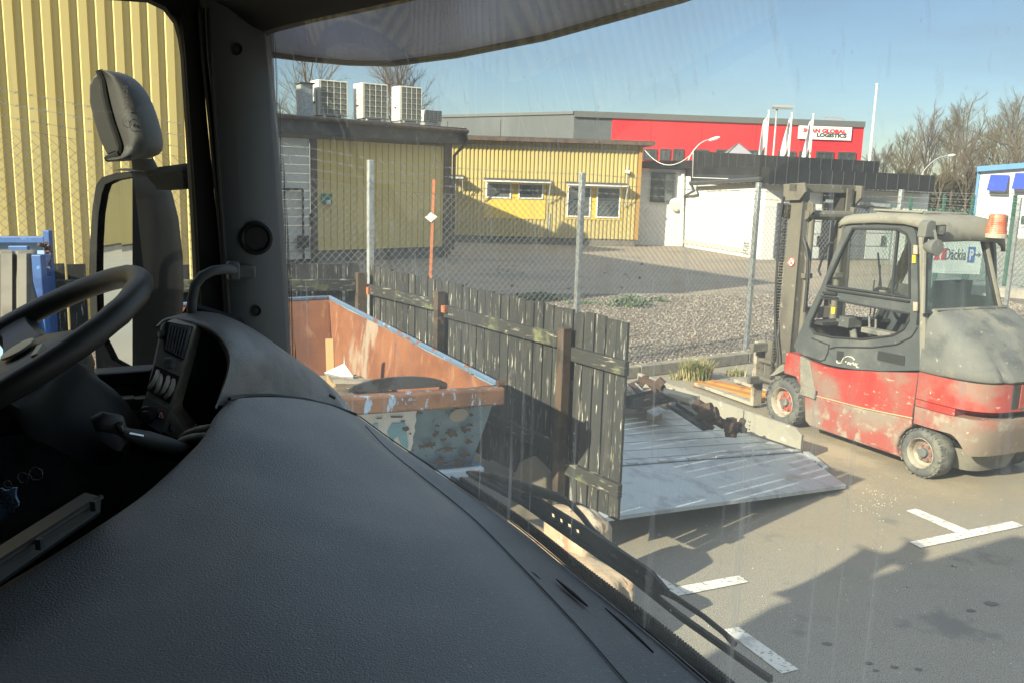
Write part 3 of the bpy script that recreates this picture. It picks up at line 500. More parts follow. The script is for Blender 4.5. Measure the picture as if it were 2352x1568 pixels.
# --- rooftop units
un = V((.55, -.835, 0)).normalized(); ux = V((-un.y, un.x, 0))
def ac_unit(center, w, d, h, label, fans=True, group='condenser units on the shed roof'):
    t = thing('rooftop_unit', label, 'air conditioner', center, group)
    c = V(center)
    m = MB(); m.box(c + Zv * (h / 2 + .05), (w, d, h), (ux, un, Zv)); m.box(c - ux * (w * .3) + Zv * .02, (.08, d, .08), (ux, un, Zv)); m.box(c + ux * (w * .3) + Zv * .02, (.08, d, .08), (ux, un, Zv)); case = m.build('casing', MAT['white_metal'], t, bevel=.015)
    m = MB(); m.box(c + un * (d / 2 + .012) + Zv * (h / 2 + .06), (w * .90, .02, h * .92), (ux, un, Zv)); m.build('coil', pm('dark coil', (.10, .11, .095), .6, 0, [((.14, .15, .13), 40, .5, .6, (1, 1, .1))]) if 'coil' not in MAT else MAT['coil'], t)
    m = MB(); 
    for k in range(7): z = .06 + h * .04 + h * .92 * k / 6; m.box(c + un * (d / 2 + .035) + Zv * z, (w * .90, .012, .011), (ux, un, Zv))
    for k in range(5): m.box(c + un * (d / 2 + .055) + ux * (w * .9 * (k / 4 - .5)) + Zv * (h / 2 + .06), (.012, .012, h * .92), (ux, un, Zv))
    m.build('grille', MAT['white_metal'], t)
    m = MB(); m.box(V((c.x, c.y, (c.z + 3.9) / 2)), (w * .9, d * .9, c.z - 3.9 + .04), (ux, un, Zv)); m.build('stand', MAT['galv'], t)
    m = MB(); m.box(c - ux * (w / 2 + .012) + Zv * (h * .42), (.02, .16, .05), (ux, un, Zv)); m.box(c - ux * (w / 2 + .012) + Zv * (h * .42) + un * .2, (.012, .01, h * .7), (ux, un, Zv)); m.build('side_panel', MAT['winbar'], t)
    return t
MAT['coil'] = pm('dark coil', (.15, .16, .14), .6, 0, [((.14, .15, .13), 40, .5, .6, (1, 1, .1))])
for (xl, xr, yt, yb, Y, lab) in ((268, 490, 222, 440, 27.5, 'largest white rooftop condenser unit, nearest to the windscreen pillar'), (535, 735, 240, 458, 27.8, 'white rooftop condenser unit standing between two similar units'), (770, 945, 258, 470, 34.5, 'white rooftop condenser unit on the shed with a bare tree behind')):
    a = at(*Z2((xl + xr) / 2 + 6, yb), Y); top = at(*Z2((xl + xr) / 2, yt), Y).z; h = top - a.z
    k_ = .84 if 'between' in lab else .92; ac_unit((a.x, a.y, a.z - .05), k_, k_ * .78, h, lab)
a = at(*Z2(1012, 478), 36); ac_unit((a.x, a.y, a.z - .02), .80, .4, at(*Z2(1012, 408), 36).z - a.z, 'small dark fronted rooftop unit at the right end of the row')
p = at(*Z2(236, 430), 26.8)
t = thing('roof_vent', 'pale sheet metal roof vent box left of the big condenser unit', 'vent', p)
m = MB(); m.box(p + Zv * .33, (.36, .4, 1.1), (ux, un, Zv)); m.build('duct', MAT['galv'], t); m = MB(); m.box(p + Zv * .90, (.46, .5, .04), (ux, un, Zv)); m.build('cap', MAT['roofing'], t)

# --- lower yellow office wing behind it
A2 = gp(1040, 557); A2.z = 0; B2 = gp(1470, 568); B2.z = 0; e2 = (B2 - A2).normalized(); n2 = V((e2.y, -e2.x, 0))
def W2(x, y, o=0.0): return onpl(*Z2(x, y), A2 + n2 * o, n2)
wing = thing('yellow_office_wing', 'long low yellow ribbed wing with white windows and small awnings', 'building', A2 + e2 * 3.5)
zt2 = W2(1700, 600).z
rE = W2(2290, 900); rE.z = 0
m = MB(); corr(m, A2 - e2 * 3, rE, .28, zt2, .152, .04, n2, .42, .1); corr(m, rE, rE - n2 * 12, .28, zt2, .152, .04, e2, .42, .1); m.build('ribbed_wall', MAT['yellow'], wing)
m = MB(); m.prism([A2 - e2 * 3 - n2 * .02, rE - n2 * .02 - e2 * .02, rE - n2 * 12, A2 - e2 * 3 - n2 * 12], (0, 0, .276)); m.build('plinth', MAT['plinth'], wing)
m = MB(); c = rE + e2 * .03 + n2 * .05; m.box((c.x, c.y, zt2 / 2 + .14), (.12, .12, zt2 - .28), (e2, n2, Zv)); m.build('corner_trim', pm('ochre trim', (.33, .19, .05), .6), wing)
zr = W2(1700, 578, .45).z
m = MB(); a = A2 - e2 * 3 + n2 * .45; b = rE + e2 * .5 + n2 * .45; zm = (zr + zt2) / 2
m.prism([V((a.x, a.y, zt2 + .004)), V((b.x, b.y, zt2 + .004)), V((b.x, b.y, zt2 + .004)) - n2 * 13, V((a.x, a.y, zt2 + .004)) - n2 * 13], (0, 0, max(.12, zr - zt2))); m.build('eave', MAT['brown'], wing)
m = MB(); m.prism([V((a.x, a.y, zr + .01)) - n2 * .05, V((b.x, b.y, zr + .01)) - n2 * .05, V((b.x, b.y, zr + .01)) - n2 * 12.5, V((a.x, a.y, zr + .01)) - n2 * 12.5], (0, 0, .05)); m.build('roof', MAT['roofing'], wing)
m = MB(); g = W2(1150, 605, .06); g2 = W2(2290, 655, .06); m.tube([g, g2], .025, 6); g = W2(1745, 1080, .06); m.tube([V((g.x, g.y, .3)), V((g.x, g.y, 1.2))], .03, 6); m.build('cable', MAT['galv'], wing)
def window2(x0, x1, y0, y1, mull=False):
    p = W2(x0, y0, .065); q = W2(x1, y1, .065); c = (p + q) / 2; w = abs((q - p).dot(e2)); h = abs(p.z - q.z)
    m = MB(); t_ = .05
    for s_ in (-1, 1):
        m.box(c + e2 * (s_ * (w / 2 - t_ / 2)), (t_, .06, h), (e2, n2, Zv)); m.box(c + Zv * (s_ * (h / 2 - t_ / 2)), (w - 2 * t_ - .002, .06, t_), (e2, n2, Zv))
    o = m.build('window', MAT['winframe'], wing)
    m = MB(); m.box(c - n2 * .005, (w - 2 * t_ + .01, .02, h - 2 * t_ + .01), (e2, n2, Zv)); m.build('pane', MAT['darkglass'], o)
def flatpanel(x0, x1, y0, y1, mat, o=.046):
    p = W2(x0, y0, o); q = W2(x1, y1, o); c = (p + q) / 2
    m = MB(); m.box(c, (abs((q - p).dot(e2)), .02, abs(p.z - q.z)), (e2, n2, Zv)); return m
yp = pm('deep yellow panel', (.58, .40, .06), .5)
flatpanel(1346, 1718, 838, 1075, yp).build('window_surround', yp, wing); flatpanel(1853, 2190, 860, 1080, yp).build('window_surround', yp, wing)
window2(1354, 1508, 845, 946); window2(1555, 1706, 850, 950); window2(1858, 1997, 868, 1062); window2(2040, 2178, 872, 1068); window2(1120, 1166, 812, 930)
def awning(x0, x1, y):
    p = W2(x0, y, .1); q = W2(x1, y + (x1 - x0) * .035, .1); w = abs((q - p).dot(e2)); c = (p + q) / 2
    m = MB(); m.box(c + n2 * .03, (w, .10, .08), (e2, n2, Zv)); o = m.build('awning', MAT['winbar'], wing)
    m = MB(); m.box(c + n2 * .30 - Zv * .05, (w, .42, .02), (e2, n2, Zv)); m.box(c + n2 * .52 - Zv * .07, (w, .04, .05), (e2, n2, Zv))
    for s_ in (-1, 1):
        k = c + e2 * (s_ * (w / 2 - .03)); m.bar(k + n2 * .5 - Zv * .08, k - n2 * .02 - Zv * .85, .035, .035, up=n2)
    m.build('bracket', MAT['white_metal'], o)
awning(1340, 1750, 822); awning(1848, 2222, 846); awning(1110, 1215, 803)
m = MB(); p = W2(2228, 780, .12); m.box(p, (.14, .22, .12), (e2, n2, Zv)); m.bar(p + Zv * .18 - n2 * .1, p, .03, .03); m.bar(p - n2 * .06, p - n2 * .06 - Zv * .5, .02, .02, up=n2); m.build('wall_camera', MAT['white_metal'], wing)
m = MB(); p = W2(1212, 545, -1.2); m.lathe(p - Zv * .1, Zv, [(0, .14), (.22, .14), (.22, .19), (.30, .15), (.33, 0)], 14); m.build('roof_cowl', MAT['galv'], wing)

# --- far logistics hall, grey and red
Y1 = 78.0
q0 = at(880, 262, 92); q1 = at(1319, 259, Y1); q2 = at(1985, 283, 80.5); zt = q1.z
for q in (q0, q1, q2): q.z = 0
far = thing('logistics_hall', 'far red and dark grey clad logistics hall with a white sign on its front', 'building', (q1 + q2) / 2)
ef = (q2 - q1).normalized(); nf = V((ef.y, -ef.x, 0))
def WF(x, y, o=0.0): return onpl(x, y, q1 + nf * o, nf)
s_ = WF(1405, 300); s_.z = 0
m = MB(); m.prism([q0, q1, q1 - nf * 30, q0 - nf * 26], (0, 0, zt)); m.prism([q1, s_, s_ - nf * 30, q1 - nf * 30], (0, 0, zt - .004)); m.build('grey_wall', MAT['greyclad'], far)
m = MB(); m.prism([s_ + nf * .06, q2 + nf * .06, q2 - nf * 30, s_ - nf * 30], (0, 0, zt - .35)); m.build('red_wall', MAT['red'], far)
m = MB(); m.bar(V((q1.x, q1.y, zt - .12)) + nf * .08, V((q2.x, q2.y, zt - .12)) + nf * .08, .34, .5); m.bar(V((q0.x, q0.y, zt - .02)), V((q1.x, q1.y, zt - .02)), .3, .24); m.build('roof_trim', pm('grey trim', (.10, .105, .105), .5), far)
jr = pm('dark red joint', (.35, .016, .02), .6); jg = pm('dark grey joint', (.055, .06, .065), .6)
for x in (1495, 1612, 1738, 1800): p = WF(x, 290, .065); m = MB(); m.box((p.x, p.y, zt - 3.2), (.05, .05, 5.5), (ef, nf, Zv)); m.build('panel_joint', jr, far)
gd = (q1 - q0).normalized(); gn = V((gd.y, -gd.x, 0))
for k in (8, 14.5): p = q1 - gd * k + gn * .02; m = MB(); m.box((p.x, p.y, zt - 4), (.06, .05, 7), (gd, gn, Zv)); m.build('panel_joint', jg, far)
for x0, x1, y0, y1 in ((188, 262, 408, 472), (285, 337, 408, 475), (358, 413, 408, 475), (468, 553, 411, 478), (598, 682, 411, 480), (780, 868, 415, 484), (948, 1040, 420, 488), (1065, 1118, 421, 489), (1160, 1253, 422, 490), (1283, 1378, 425, 492)):
    p = WF(*Z3(x0, y0), .14); q = WF(*Z3(x1, y1), .14); c = (p + q) / 2; w = abs((q - p).dot(ef)); h = abs(p.z - q.z)
    m = MB(); t_ = .14
    for k in (-1, 1): m.box(c + ef * (k * (w / 2 - t_ / 2)), (t_, .12, h), (ef, nf, Zv)); m.box(c + Zv * (k * (h / 2 - t_ / 2)), (w - 2 * t_, .12, t_), (ef, nf, Zv))
    m.box(c, (.1, .1, h - 2 * t_), (ef, nf, Zv))
    o = m.build('window', MAT['winbar'], far); m = MB(); m.box(c - nf * .02, (w - 2 * t_, .03, h - 2 * t_), (ef, nf, Zv)); m.build('pane', MAT['darkglass'], o)
p = WF(*Z3(1063, 278), .2); q = WF(*Z3(1353, 363), .2); c = (p + q) / 2; w = abs((q - p).dot(ef)); h = abs(p.z - q.z)
m = MB(); m.box(c, (w, .12, h), (ef, nf, Zv)); sgn = m.build('sign_board', MAT['signwhite'], far)
lettering('SCAN GLOBAL', .5, WF(*Z3(1209, 309), .28), ef, Zv, MAT['inkred'], sgn, bold=.03, fit=(3.95, .36))
lettering('LOGISTICS', .5, WF(*Z3(1247, 334), .28), ef, Zv, MAT['ink'], sgn, bold=.03, fit=(2.75, .36))
m = MB(); a = WF(*Z3(1200, 230), -2); b = WF(*Z3(1300, 236), -2); zb = zt
for k in range(9): c = a.lerp(b, k / 8); m.tube([V((c.x, c.y, zb)), c], .04, 4)
m.tube([a, b], .05, 4); m.tube([a - Zv * .4, b - Zv * .4], .04, 4); c = WF(*Z3(1320, 248), -2); m.tube([b, c], .05, 4); m.build('roof_railing', MAT['galv'], far)

# glass roof light seen over the black fascia
p = at(*Z3(732, 438), 60)
t = thing('glass_roof_light', 'small pointed glass roof light rising above the black fascia', 'skylight', p)
w_ = .85; ap = p + Zv * .74 + V((0, .6, 0)); b4 = [p + V((-w_, 0, 0)), p + V((w_, 0, 0)), p + V((w_, 1.3, 0)), p + V((-w_, 1.3, 0))]
m = MB()
for k in range(4): m.face([b4[k], b4[(k + 1) % 4], ap])
m.build('glazing', pm('grey roof glass', (.25, .24, .26), .15, spec=.8), t); m = MB()
for k in range(4): m.tube([b4[k], ap], .035, 5); m.tube([b4[k], b4[(k + 1) % 4]], .03, 5)
m.build('frame', MAT['winbar'], t)

# --- white workshop with the black fascia
wB = gp(1747, 597); wB.z = 0; wA = V((6.65, 35.4, 0)); wR = onpl(2113, 520, wB, V((.08, -1, 0))); wR.z = 0; wR = wB + (V((11.55 + 2.9, 31.6, 0)) - wB)
wR = V((14.6, 31.6, 0)); er = (wR - wB).normalized(); nr = V((er.y, -er.x, 0)); el_ = (wB - wA).normalized(); nl = V((el_.y, -el_.x, 0))
def WR(x, y, o=0.0): return onpl(*Z3(x, y), wB + nr * o, nr)
def WL(x, y, o=0.0): return onpl(*Z3(x, y), wB + nl * o, nl)
shop = thing('white_workshop', 'low white rendered workshop with a broad black fascia and panelled doors', 'building', (wB + wR) / 2)
zf_ = WR(1000, 588, .5).z
wRr = WR(1790, 700); wRr.z = 0
m = MB(); m.prism([wA - el_ * 0, wB, wRr, wRr - nr * 9, wA - nr * 4 + V((3, 3, 0))], (0, 0, 2.75)); shopwall = m.build('rendered_wall', MAT['white'], shop)
wa2 = onpl(*Z3(170, 700), wA, V((0, -1, 0))); 
m = MB(); m.prism([V((wa2.x - 1, wA.y, 0)), V((wA.x - .01, wA.y, 0)), V((wA.x + 1, wA.y + 5, 0)), V((wa2.x - 1, wA.y + 5, 0))], (0, 0, 3.0)); m.build('rear_wall', MAT['white'], shop)
m = MB(); m.bar(V((wa2.x - 1, wA.y - .12, 3.1)), V((wA.x + .6, wA.y - .12, 3.25)), .3, .28); m.build('rear_fascia', MAT['blackmetal'], shop)
zt3 = onpl(*Z3(855, 508), wB + nr * .55, nr).z; zb3 = onpl(*Z3(855, 590), wB + nr * .55, nr).z
fl = wB + nr * .55 - er * .25; fr_ = WR(1825, 600, .55); fr_.z = 0; fr2 = onpl(*Z3(1515, 500), wB + nr * .2, nr)
ztl = onpl(*Z3(1825, 560), wB + nr * .55, nr).z
m = MB(); m.prism([fl + Zv * 2.5, fr_ + Zv * 2.36, V((fr_.x, fr_.y, ztl)), V((fl.x, fl.y, zt3))], -nr * 10)
n_s = 26
lower = m.build('lower_fascia', MAT['blackmetal'], shop)
m = MB(); up0 = onpl(*Z3(848, 443), wB + nr * .05, nr); up1 = onpl(*Z3(1515, 480), wB + nr * .05, nr); upl = onpl(*Z3(478, 422), wB - nl * .25, nl); upm = onpl(*Z3(848, 443), wB - nl * .25, nl)
m.prism([V((up0.x, up0.y, 2.76)), V((up1.x, up1.y, 2.76)), up1, up0], -nr * .25); m.prism([V((upl.x, upl.y, 2.755)), V((upm.x, upm.y, 2.755)), upm, upl], -nl * .25); upper = m.build('upper_fascia', MAT['blackmetal'], shop)
m = MB()
seam = pm('seam edge', (.05, .052, .055), .4)
for k in range(11): p = up0.lerp(up1, (k + .5) / 11); m = MB(); m.box(V((p.x, p.y, (p.z + 2.8) / 2)) + nr * .012, (.025, .03, p.z - 2.8), (er, nr, Zv)); m.build('standing_seam', seam, upper)
for k in range(8): p = upl.lerp(upm, (k + .5) / 8); m = MB(); m.box(V((p.x, p.y, (p.z + 2.8) / 2)) + nl * .012, (.025, .03, p.z - 2.8), (el_, nl, Zv)); m.build('standing_seam', seam, upper)
for k in range(15): p = fl.lerp(fr_, (k + .5) / 15); zz = zt3 + (ztl - zt3) * (k + .5) / 15; m = MB(); m.box(V((p.x, p.y, (zz + 2.45) / 2)) + nr * .012, (.025, .03, zz - 2.5), (er, nr, Zv)); m.build('standing_seam', seam, lower)
m = MB(); a = WL(455, 603, .35); b = WL(850, 578, .35); m.tube([a, b], .08, 8); a2 = WL(475, 630, .3); m.tube([a, a2 - Zv * .1, WL(420, 675, .06), WL(408, 900, .06), V((WL(400, 965, .06).x, WL(400, 965, .06).y, .1))], .06, 8)
m.build('gutter', pm('dark gutter', (.05, .052, .054), .5), shop)
m = MB(); a = WL(412, 545, .12); b = WL(403, 955, .12); m.tube([a, b], .085, 10); m.build('downpipe', MAT['white_metal'], shop)
m = MB(); a = WL(455, 590, .3); b = WL(850, 562, .3); c = WL(850, 500, -.3); d_ = WL(455, 520, -.3); m.prism([a, b, c, d_], nl * -.2); m.build('eave_board', MAT['blackmetal'], shop)
m = MB(); p = onpl(*Z3(300, 627), wA - V((0, .06, 0)), V((0, -1, 0)));
m.box(p, (.95, .08, 1.15)); o = m.build('window', MAT['winbar'], shop); m = MB()
for k in range(2):
    for j in range(3): m.box(p + V(((k - .5) * .40, -.05, (j - 1) * .35)), (.36, .02, .31))
m.build('pane', MAT['darkglass'], o)
m = MB(); p = onpl(*Z3(371, 722), wA - V((.05, .05, 0)), V((0, -1, 0))); m.lathe(p, V((0, -1, 0)), [(0, .26), (.08, .27), (.12, .2), (.13, 0)], 16); m.build('wall_lamp', pm('lamp glass', (.5, .5, .42), .3), shop)
m = MB(); p = WL(765, 966, .03)
for k in range(5): m.box(p + Zv * ((k - 2) * .09), (.34, .03, .05), (el_, nl, Zv))
m.build('vent_grille', MAT['galv'], shop)
m = MB(); p = WL(700, 985, .012); q = WL(440, 970, .012)
m.box(V((WL(600, 960).x, WL(600, 960).y, .22)) + nl * .02, ((wB - wA).length * .9, .05, .16), (el_, nl, Zv)); m.build('base_render', pm('stained base', (.42, .40, .35), .9), shop)
dg = pm('anthracite door panel', (.075, .085, .105), .5); dgl = pm('pale door panel', (.40, .42, .41), .5, 0, [((.5, .5, .47), 3, .5, .7, U)])
def shopdoor(x0, x1, ytop, mat, rows_=4):
    p = WR(x0, 1040, .05); q = WR(x1, 1040, .05); zt_ = WR((x0 + x1) / 2, ytop, .05).z; n = rows_; m = MB()
    for k in range(n):
        h = (zt_ - .05) / n; c = (p + q) / 2; m.box(V((c.x, c.y, .05 + h * (k + .5))), ((q - p).length - .02, .06, h - .03), (er, nr, Zv))
    return m.build('panel_door', mat, shop)
shopdoor(915, 985, 710, dg); shopdoor(1025, 1205, 745, dgl); shopdoor(1325, 1420, 735, dg); shopdoor(1425, 1560, 735, dgl)
m = MB()
for x in (1205, 1320): p = WR(x, 900, .09); m.box(V((p.x, p.y, 1.3)), (.3, .12, 2.5), (er, nr, Zv))
m.build('door_post', MAT['blackmetal'], shop)
for x in (1175, 1535): p = WR(x, 925, .1); m = MB(); m.box(p, (.14, .08, .34), (er, nr, Zv)); m.build('door_handle', MAT['blackmetal'], shop)
m = MB(); a = WR(1210, 700, .12); b = WR(1570, 728, .12); m.bar(a, b, .1, .12); m.build('door_header', MAT['galv'], shop)
m = MB(); p = WR(1432, 712, .25); m.box(p, (.3, .2, .14), (er, nr, Zv)); m.bar(p - nr * .2, p, .05, .05); m.build('flood_light', MAT['winbar'], shop)

# white cable slung from the yellow wing across to the workshop lamp
m = MB(); a = W2(2330, 640, .2); b = at(*Z3(470, 430), 33); c = []
for k in range(15): f = k / 14; q = a.lerp(b, f); c.append(q - Zv * (1.3 * f * (1 - f) * 1.6))
m.tube(c, .013, 5); d_ = at(*Z3(466, 570), 33); m.tube([b, d_, at(*Z3(665, 577), 31)], .013, 5)
tag(m.build('overhead_cable', MAT['white_metal']), 'white cable sagging from the yellow wing to the black fascia', 'cable')

# --- blue trimmed white building on the right edge
g0 = at(*Z3(2030, 930), 52); g0.z = 0; g1 = at(2620, 560, 47); g1.z = 0; eg = (g1 - g0).normalized(); ng = V((eg.y, -eg.x, 0))
def WG(x, y, o=0.0): return onpl(*Z3(x, y), g0 + ng * o, ng)
blu = thing('white_office_block', 'white two storey office block with blue roof trim and blue awnings', 'building', (g0 + g1) / 2)
ztg = WG(2045, 535).z; ztg2 = WG(2326, 500).z; zz2 = ztg + (ztg2 - ztg) * 2.1
m = MB(); m.prism([g0, g1, V((g1.x, g1.y, zz2)), V((g0.x, g0.y, ztg))], -ng * 14); m.build('wall', MAT['white'], blu)
m = MB(); m.bar(V((g0.x, g0.y, ztg + .12)) + ng * .1 - eg * .1, V((g1.x, g1.y, zz2 + .12)) + ng * .1, .5, .30); c = g0 - eg * .03; m.box((c.x, c.y, ztg / 2), (.14, .2, ztg), (eg, ng, Zv)); m.build('roof_trim', MAT['bluetrim'], blu)
for x0, x1, y0, y1, aw in ((2150, 2218, 590, 655, 1), (2290, 2358, 580, 650, 1), (2428, 2490, 575, 645, 1), (2142, 2210, 772, 850, 0), (2300, 2370, 772, 850, 0)):
    p = WG(x0, y0, .05); q = WG(x1, y1, .05); c = (p + q) / 2; w = abs((q - p).dot(eg)); h = abs(p.z - q.z)
    m = MB(); t_ = .12
    for k in (-1, 1): m.box(c + eg * (k * (w / 2 - t_ / 2)), (t_, .1, h), (eg, ng, Zv)); m.box(c + Zv * (k * (h / 2 - t_ / 2)), (w - 2 * t_, .1, t_), (eg, ng, Zv))
    o = m.build('window', MAT['winframe'], blu); m = MB(); m.box(c - ng * .01, (w - 2 * t_, .03, h - 2 * t_), (eg, ng, Zv)); m.build('pane', MAT['darkglass'], o)
    if aw:
        m = MB(); t0 = c + Zv * (h / 2 + .30) + ng * .06; b0 = c + Zv * (h / 2 - .55) + ng * .62; ww = w / 2 + .14
        m.prism([t0 - eg * ww, t0 + eg * ww, b0 + eg * ww, b0 - eg * ww], (0, 0, .05)); m.prism([t0 - eg * ww, b0 - eg * ww, V((t0 - eg * ww).xy.to_3d() + Zv * b0.z)], eg * .03); m.build('awning', MAT['bluecloth'], blu)
m = MB(); a = WG(2065, 660, .06); b = WG(2420, 655, .06); m.bar(a, b, .03, .05); c = WG(2052, 760, .06); m.bar(a, V((a.x, a.y, 1)), .04, .04, up=ng); m.build('conduit', MAT['galv'], blu)

# ================================================================== LAMPS, FLAGS
def flagpole(x0, y0, x1, y1, Y, r_, label, flag=None, group=None, name='flagpole', cat='flagpole'):
    b = at(x1, y1, Y); tpt = at(x0, y0, Y); base = V((b.x, b.y, 0)); tpt = V((b.x, b.y, tpt.z))
    t = thing(name, label, cat, base, group)
    m = MB(); m.tube([base, tpt], [r_, r_ * .6], 8); m.lathe(tpt, Zv, [(0, r_ * .9), (.06, r_ * 1.1), (.13, 0)], 8); m.build('pole', MAT['white_metal'], t, smooth=True, autos=40)
    if flag:
        L = flag; rows = []; rr = random.Random(int(x0))
        for j in range(12):
            f = j / 11; row = []
            for k in range(7):
                g = k / 6
                wdt = .62
                fold = .17 * math.sin(g * 7 + f * 4 + x0)
                row.append(tpt + V((-(g * wdt * (.35 + .9 * f) * (1.25 - .55 * f)), fold * (g + .2), -.12 - f * (L * (.80 + .2 * g)) - g * .5 * (1 + .5 * f))))
            rows.append(row)
        m = MB(); m.rows(rows); m.build('flag', MAT['flag'], t, smooth=True, solid=.02)
    return t
for x0, y0, lab in ((1767, 257, 'leftmost of the three white flagpoles, flag hanging over red wall'), (1820, 262, 'middle of the three white flagpoles, limp narrow flag'), (1869, 265, 'rightmost of the three white flagpoles, flag over the white sign')):
    flagpole(x0, y0, x0 - 10, 375, 62, .09, lab, 2.5, 'white flagpoles before the red hall')
flagpole(2012, 196, 1997, 370, 55, .095, 'tall bare white flagpole beside the right end of the red hall')
def lamp(x, ytop, ybase, Y, label, arm, head):
    t0 = at(x, ytop, Y); b = V((t0.x, t0.y, 0)); t = thing('street_lamp', label, 'street lamp', b)
    m = MB(); pts = [b, V((t0.x, t0.y, t0.z))]
    if arm: 
        for k in range(1, 9): f = k / 8; pts.append(t0 + V((arm[0] * (1 - math.cos(f * math.pi / 2)) if 0 else arm[0] * f ** 1.3, 0, arm[1] * math.sin(f * math.pi / 2))))
    m.tube(pts, .03 if arm else .06, 8); m.build('pole', MAT['galv'], t, smooth=True)
    h = pts[-1]; m = MB()
    if head == 'box': m.box(h + V((.35, 0, .02)), (1.35, .5, .16)); m.box(h + V((.35, 0, -.09)), (1.2, .4, .08))
    else: m.lathe(h - V((arm[0], 0, .35)).normalized() * .1, V((arm[0], 0, .3)), [(0, .04), (.1, .07), (.35, .085), (.5, .04), (.52, 0)], 10)
    m.build('lamp_head', MAT['galv'] if head == 'box' else MAT['white_metal'], t)
lamp(1785, 246, 360, 58, 'street lamp with a flat square head among the white flags', None, 'box')
lamp(1580, 372, 420, 40, 'curved white street lamp leaning right before the red windows', (.95, .98), 'egg')
lamp(2117, 402, 450, 62, 'curved street lamp reaching right in front of the bare trees', (1.75, 1.35), 'egg')

# ================================================================== TREES
def tree_mesh(seed, h, spread, levels, nb, crown0=.25, upright=.6, r0=.16):
    rg = random.Random(seed); tk = MB(); cr_ = MB()
    def branch(p, d, L, r_, lv, mb):
        n = 4 if lv < 2 else 2; pts = [p]; dd = V(d)
        for k in range(n):
            dd = (dd + V((rg.uniform(-.22, .22), rg.uniform(-.22, .22), rg.uniform(-.05, .18)))).normalized(); pts.append(pts[-1] + dd * (L / n))
        mb.tube(pts, [r_ * (1 - .6 * k / n) for k in range(n + 1)], 5 if lv < 2 else 3, cap=False)
        if lv >= levels: return
        c = nb[lv]
        for k in range(c):
            f = (crown0 if lv == 0 else .2) + (1 - (crown0 if lv == 0 else .2)) * (k + rg.random()) / c
            i = min(n - 1, int(f * n)); q = pts[i].lerp(pts[i + 1], f * n - i)
            a = rg.uniform(0, 6.283); ax = V((math.cos(a), math.sin(a), 0)); t_ = (pts[i + 1] - pts[i]).normalized()
            side_ = (ax - t_ * ax.dot(t_)).normalized()
            nd = (t_ * (upright if lv == 0 else .75) + side_ * rg.uniform(.5, .95) * spread + V((0, 0, .18))).normalized()
            ln_ = L * (rg.uniform(.42, .66) if lv == 0 else rg.uniform(.4, .62)) * (1.12 - .5 * f)
            branch(q, nd, ln_, r_ * (.36 if lv == 0 else .42), lv + 1, cr_)
    branch(V((0, 0, 0)), V((0, 0, 1)), h, r0, 0, tk)
    return tk, cr_
def make_tree(seed, h, spread, label, loc, mat, group, nb=(15, 8, 6, 4), r0=.18, up=.6, c0=.25, name='bare_tree', thick=0):
    t = thing(name, label, 'tree', (0, 0, 0), group); tk, cr_ = tree_mesh(seed, h, spread, len(nb), nb, c0, up, r0)
    tk.build('trunk', MAT['bark'], t); cr_.build('crown', mat, t); t.location = loc; return t
ta = make_tree(3, 9.0, .95, 'tall bare tree, widest crown of the row right of the flagpole', at(2235, 500, 88).xy.to_3d(), MAT['barkg'], 'bare trees beyond the yard', r0=.2)
tb = make_tree(11, 7.9, .75, 'bare slim tree with upright branches beside the hall end', at(2120, 500, 92).xy.to_3d(), MAT['bark'], 'bare trees beyond the yard', up=.9)
spots = [(2350, 84, ta, 1.02, 'bare tree cut by the right edge of the view'), (2180, 95, tb, 1.05, 'bare slender tree just left of the widest crown'), (2060, 98, ta, .78, 'low spreading bare tree nearest to the tall white flagpole'), (2295, 96, tb, 1.1, 'bare upright tree between the two widest crowns'), (2022, 104, tb, .72, 'small bare tree behind the tall white flagpole'), (2090, 110, ta, .85, 'bare tree half hidden behind the slim upright one'), (2270, 108, ta, .95, 'bare tree standing furthest back on the right'), (1995, 110, tb, .7, 'smallest bare tree touching the red hall corner'), (2150, 84, ta, .62, 'short bushy bare tree above the lamp arm'), (2330, 100, ta, .9, 'bare tree behind the office block roof'), (2215, 80, tb, .7, 'short bare sapling before the widest crown')]
for i, (x, Y, src, s_, lab) in enumerate(spots): dup(src, at(x, 500, Y).xy.to_3d(), lab, rz=i * 1.3, scale=s_)
make_tree(21, 7.4, .9, 'bare tree rising behind the two smaller condenser units', at(938, 320, 52).xy.to_3d(), MAT['bark'], 'bare trees behind the shed roof', up=.9, nb=(18, 9, 6, 4), c0=.35, r0=.13)
make_tree(27, 8.2, 1.0, 'bare tree with few twigs behind the largest condenser unit', at(735, 320, 55).xy.to_3d(), MAT['barkg'], 'bare trees behind the shed roof', nb=(13, 8, 6, 3), c0=.4, r0=.12)
make_tree(31, 6.4, 1.0, 'low budding tree beside the roof vent box', at(672, 320, 55).xy.to_3d(), MAT['barkg'], 'bare trees behind the shed roof', nb=(12, 8, 6, 3), c0=.4, r0=.10)
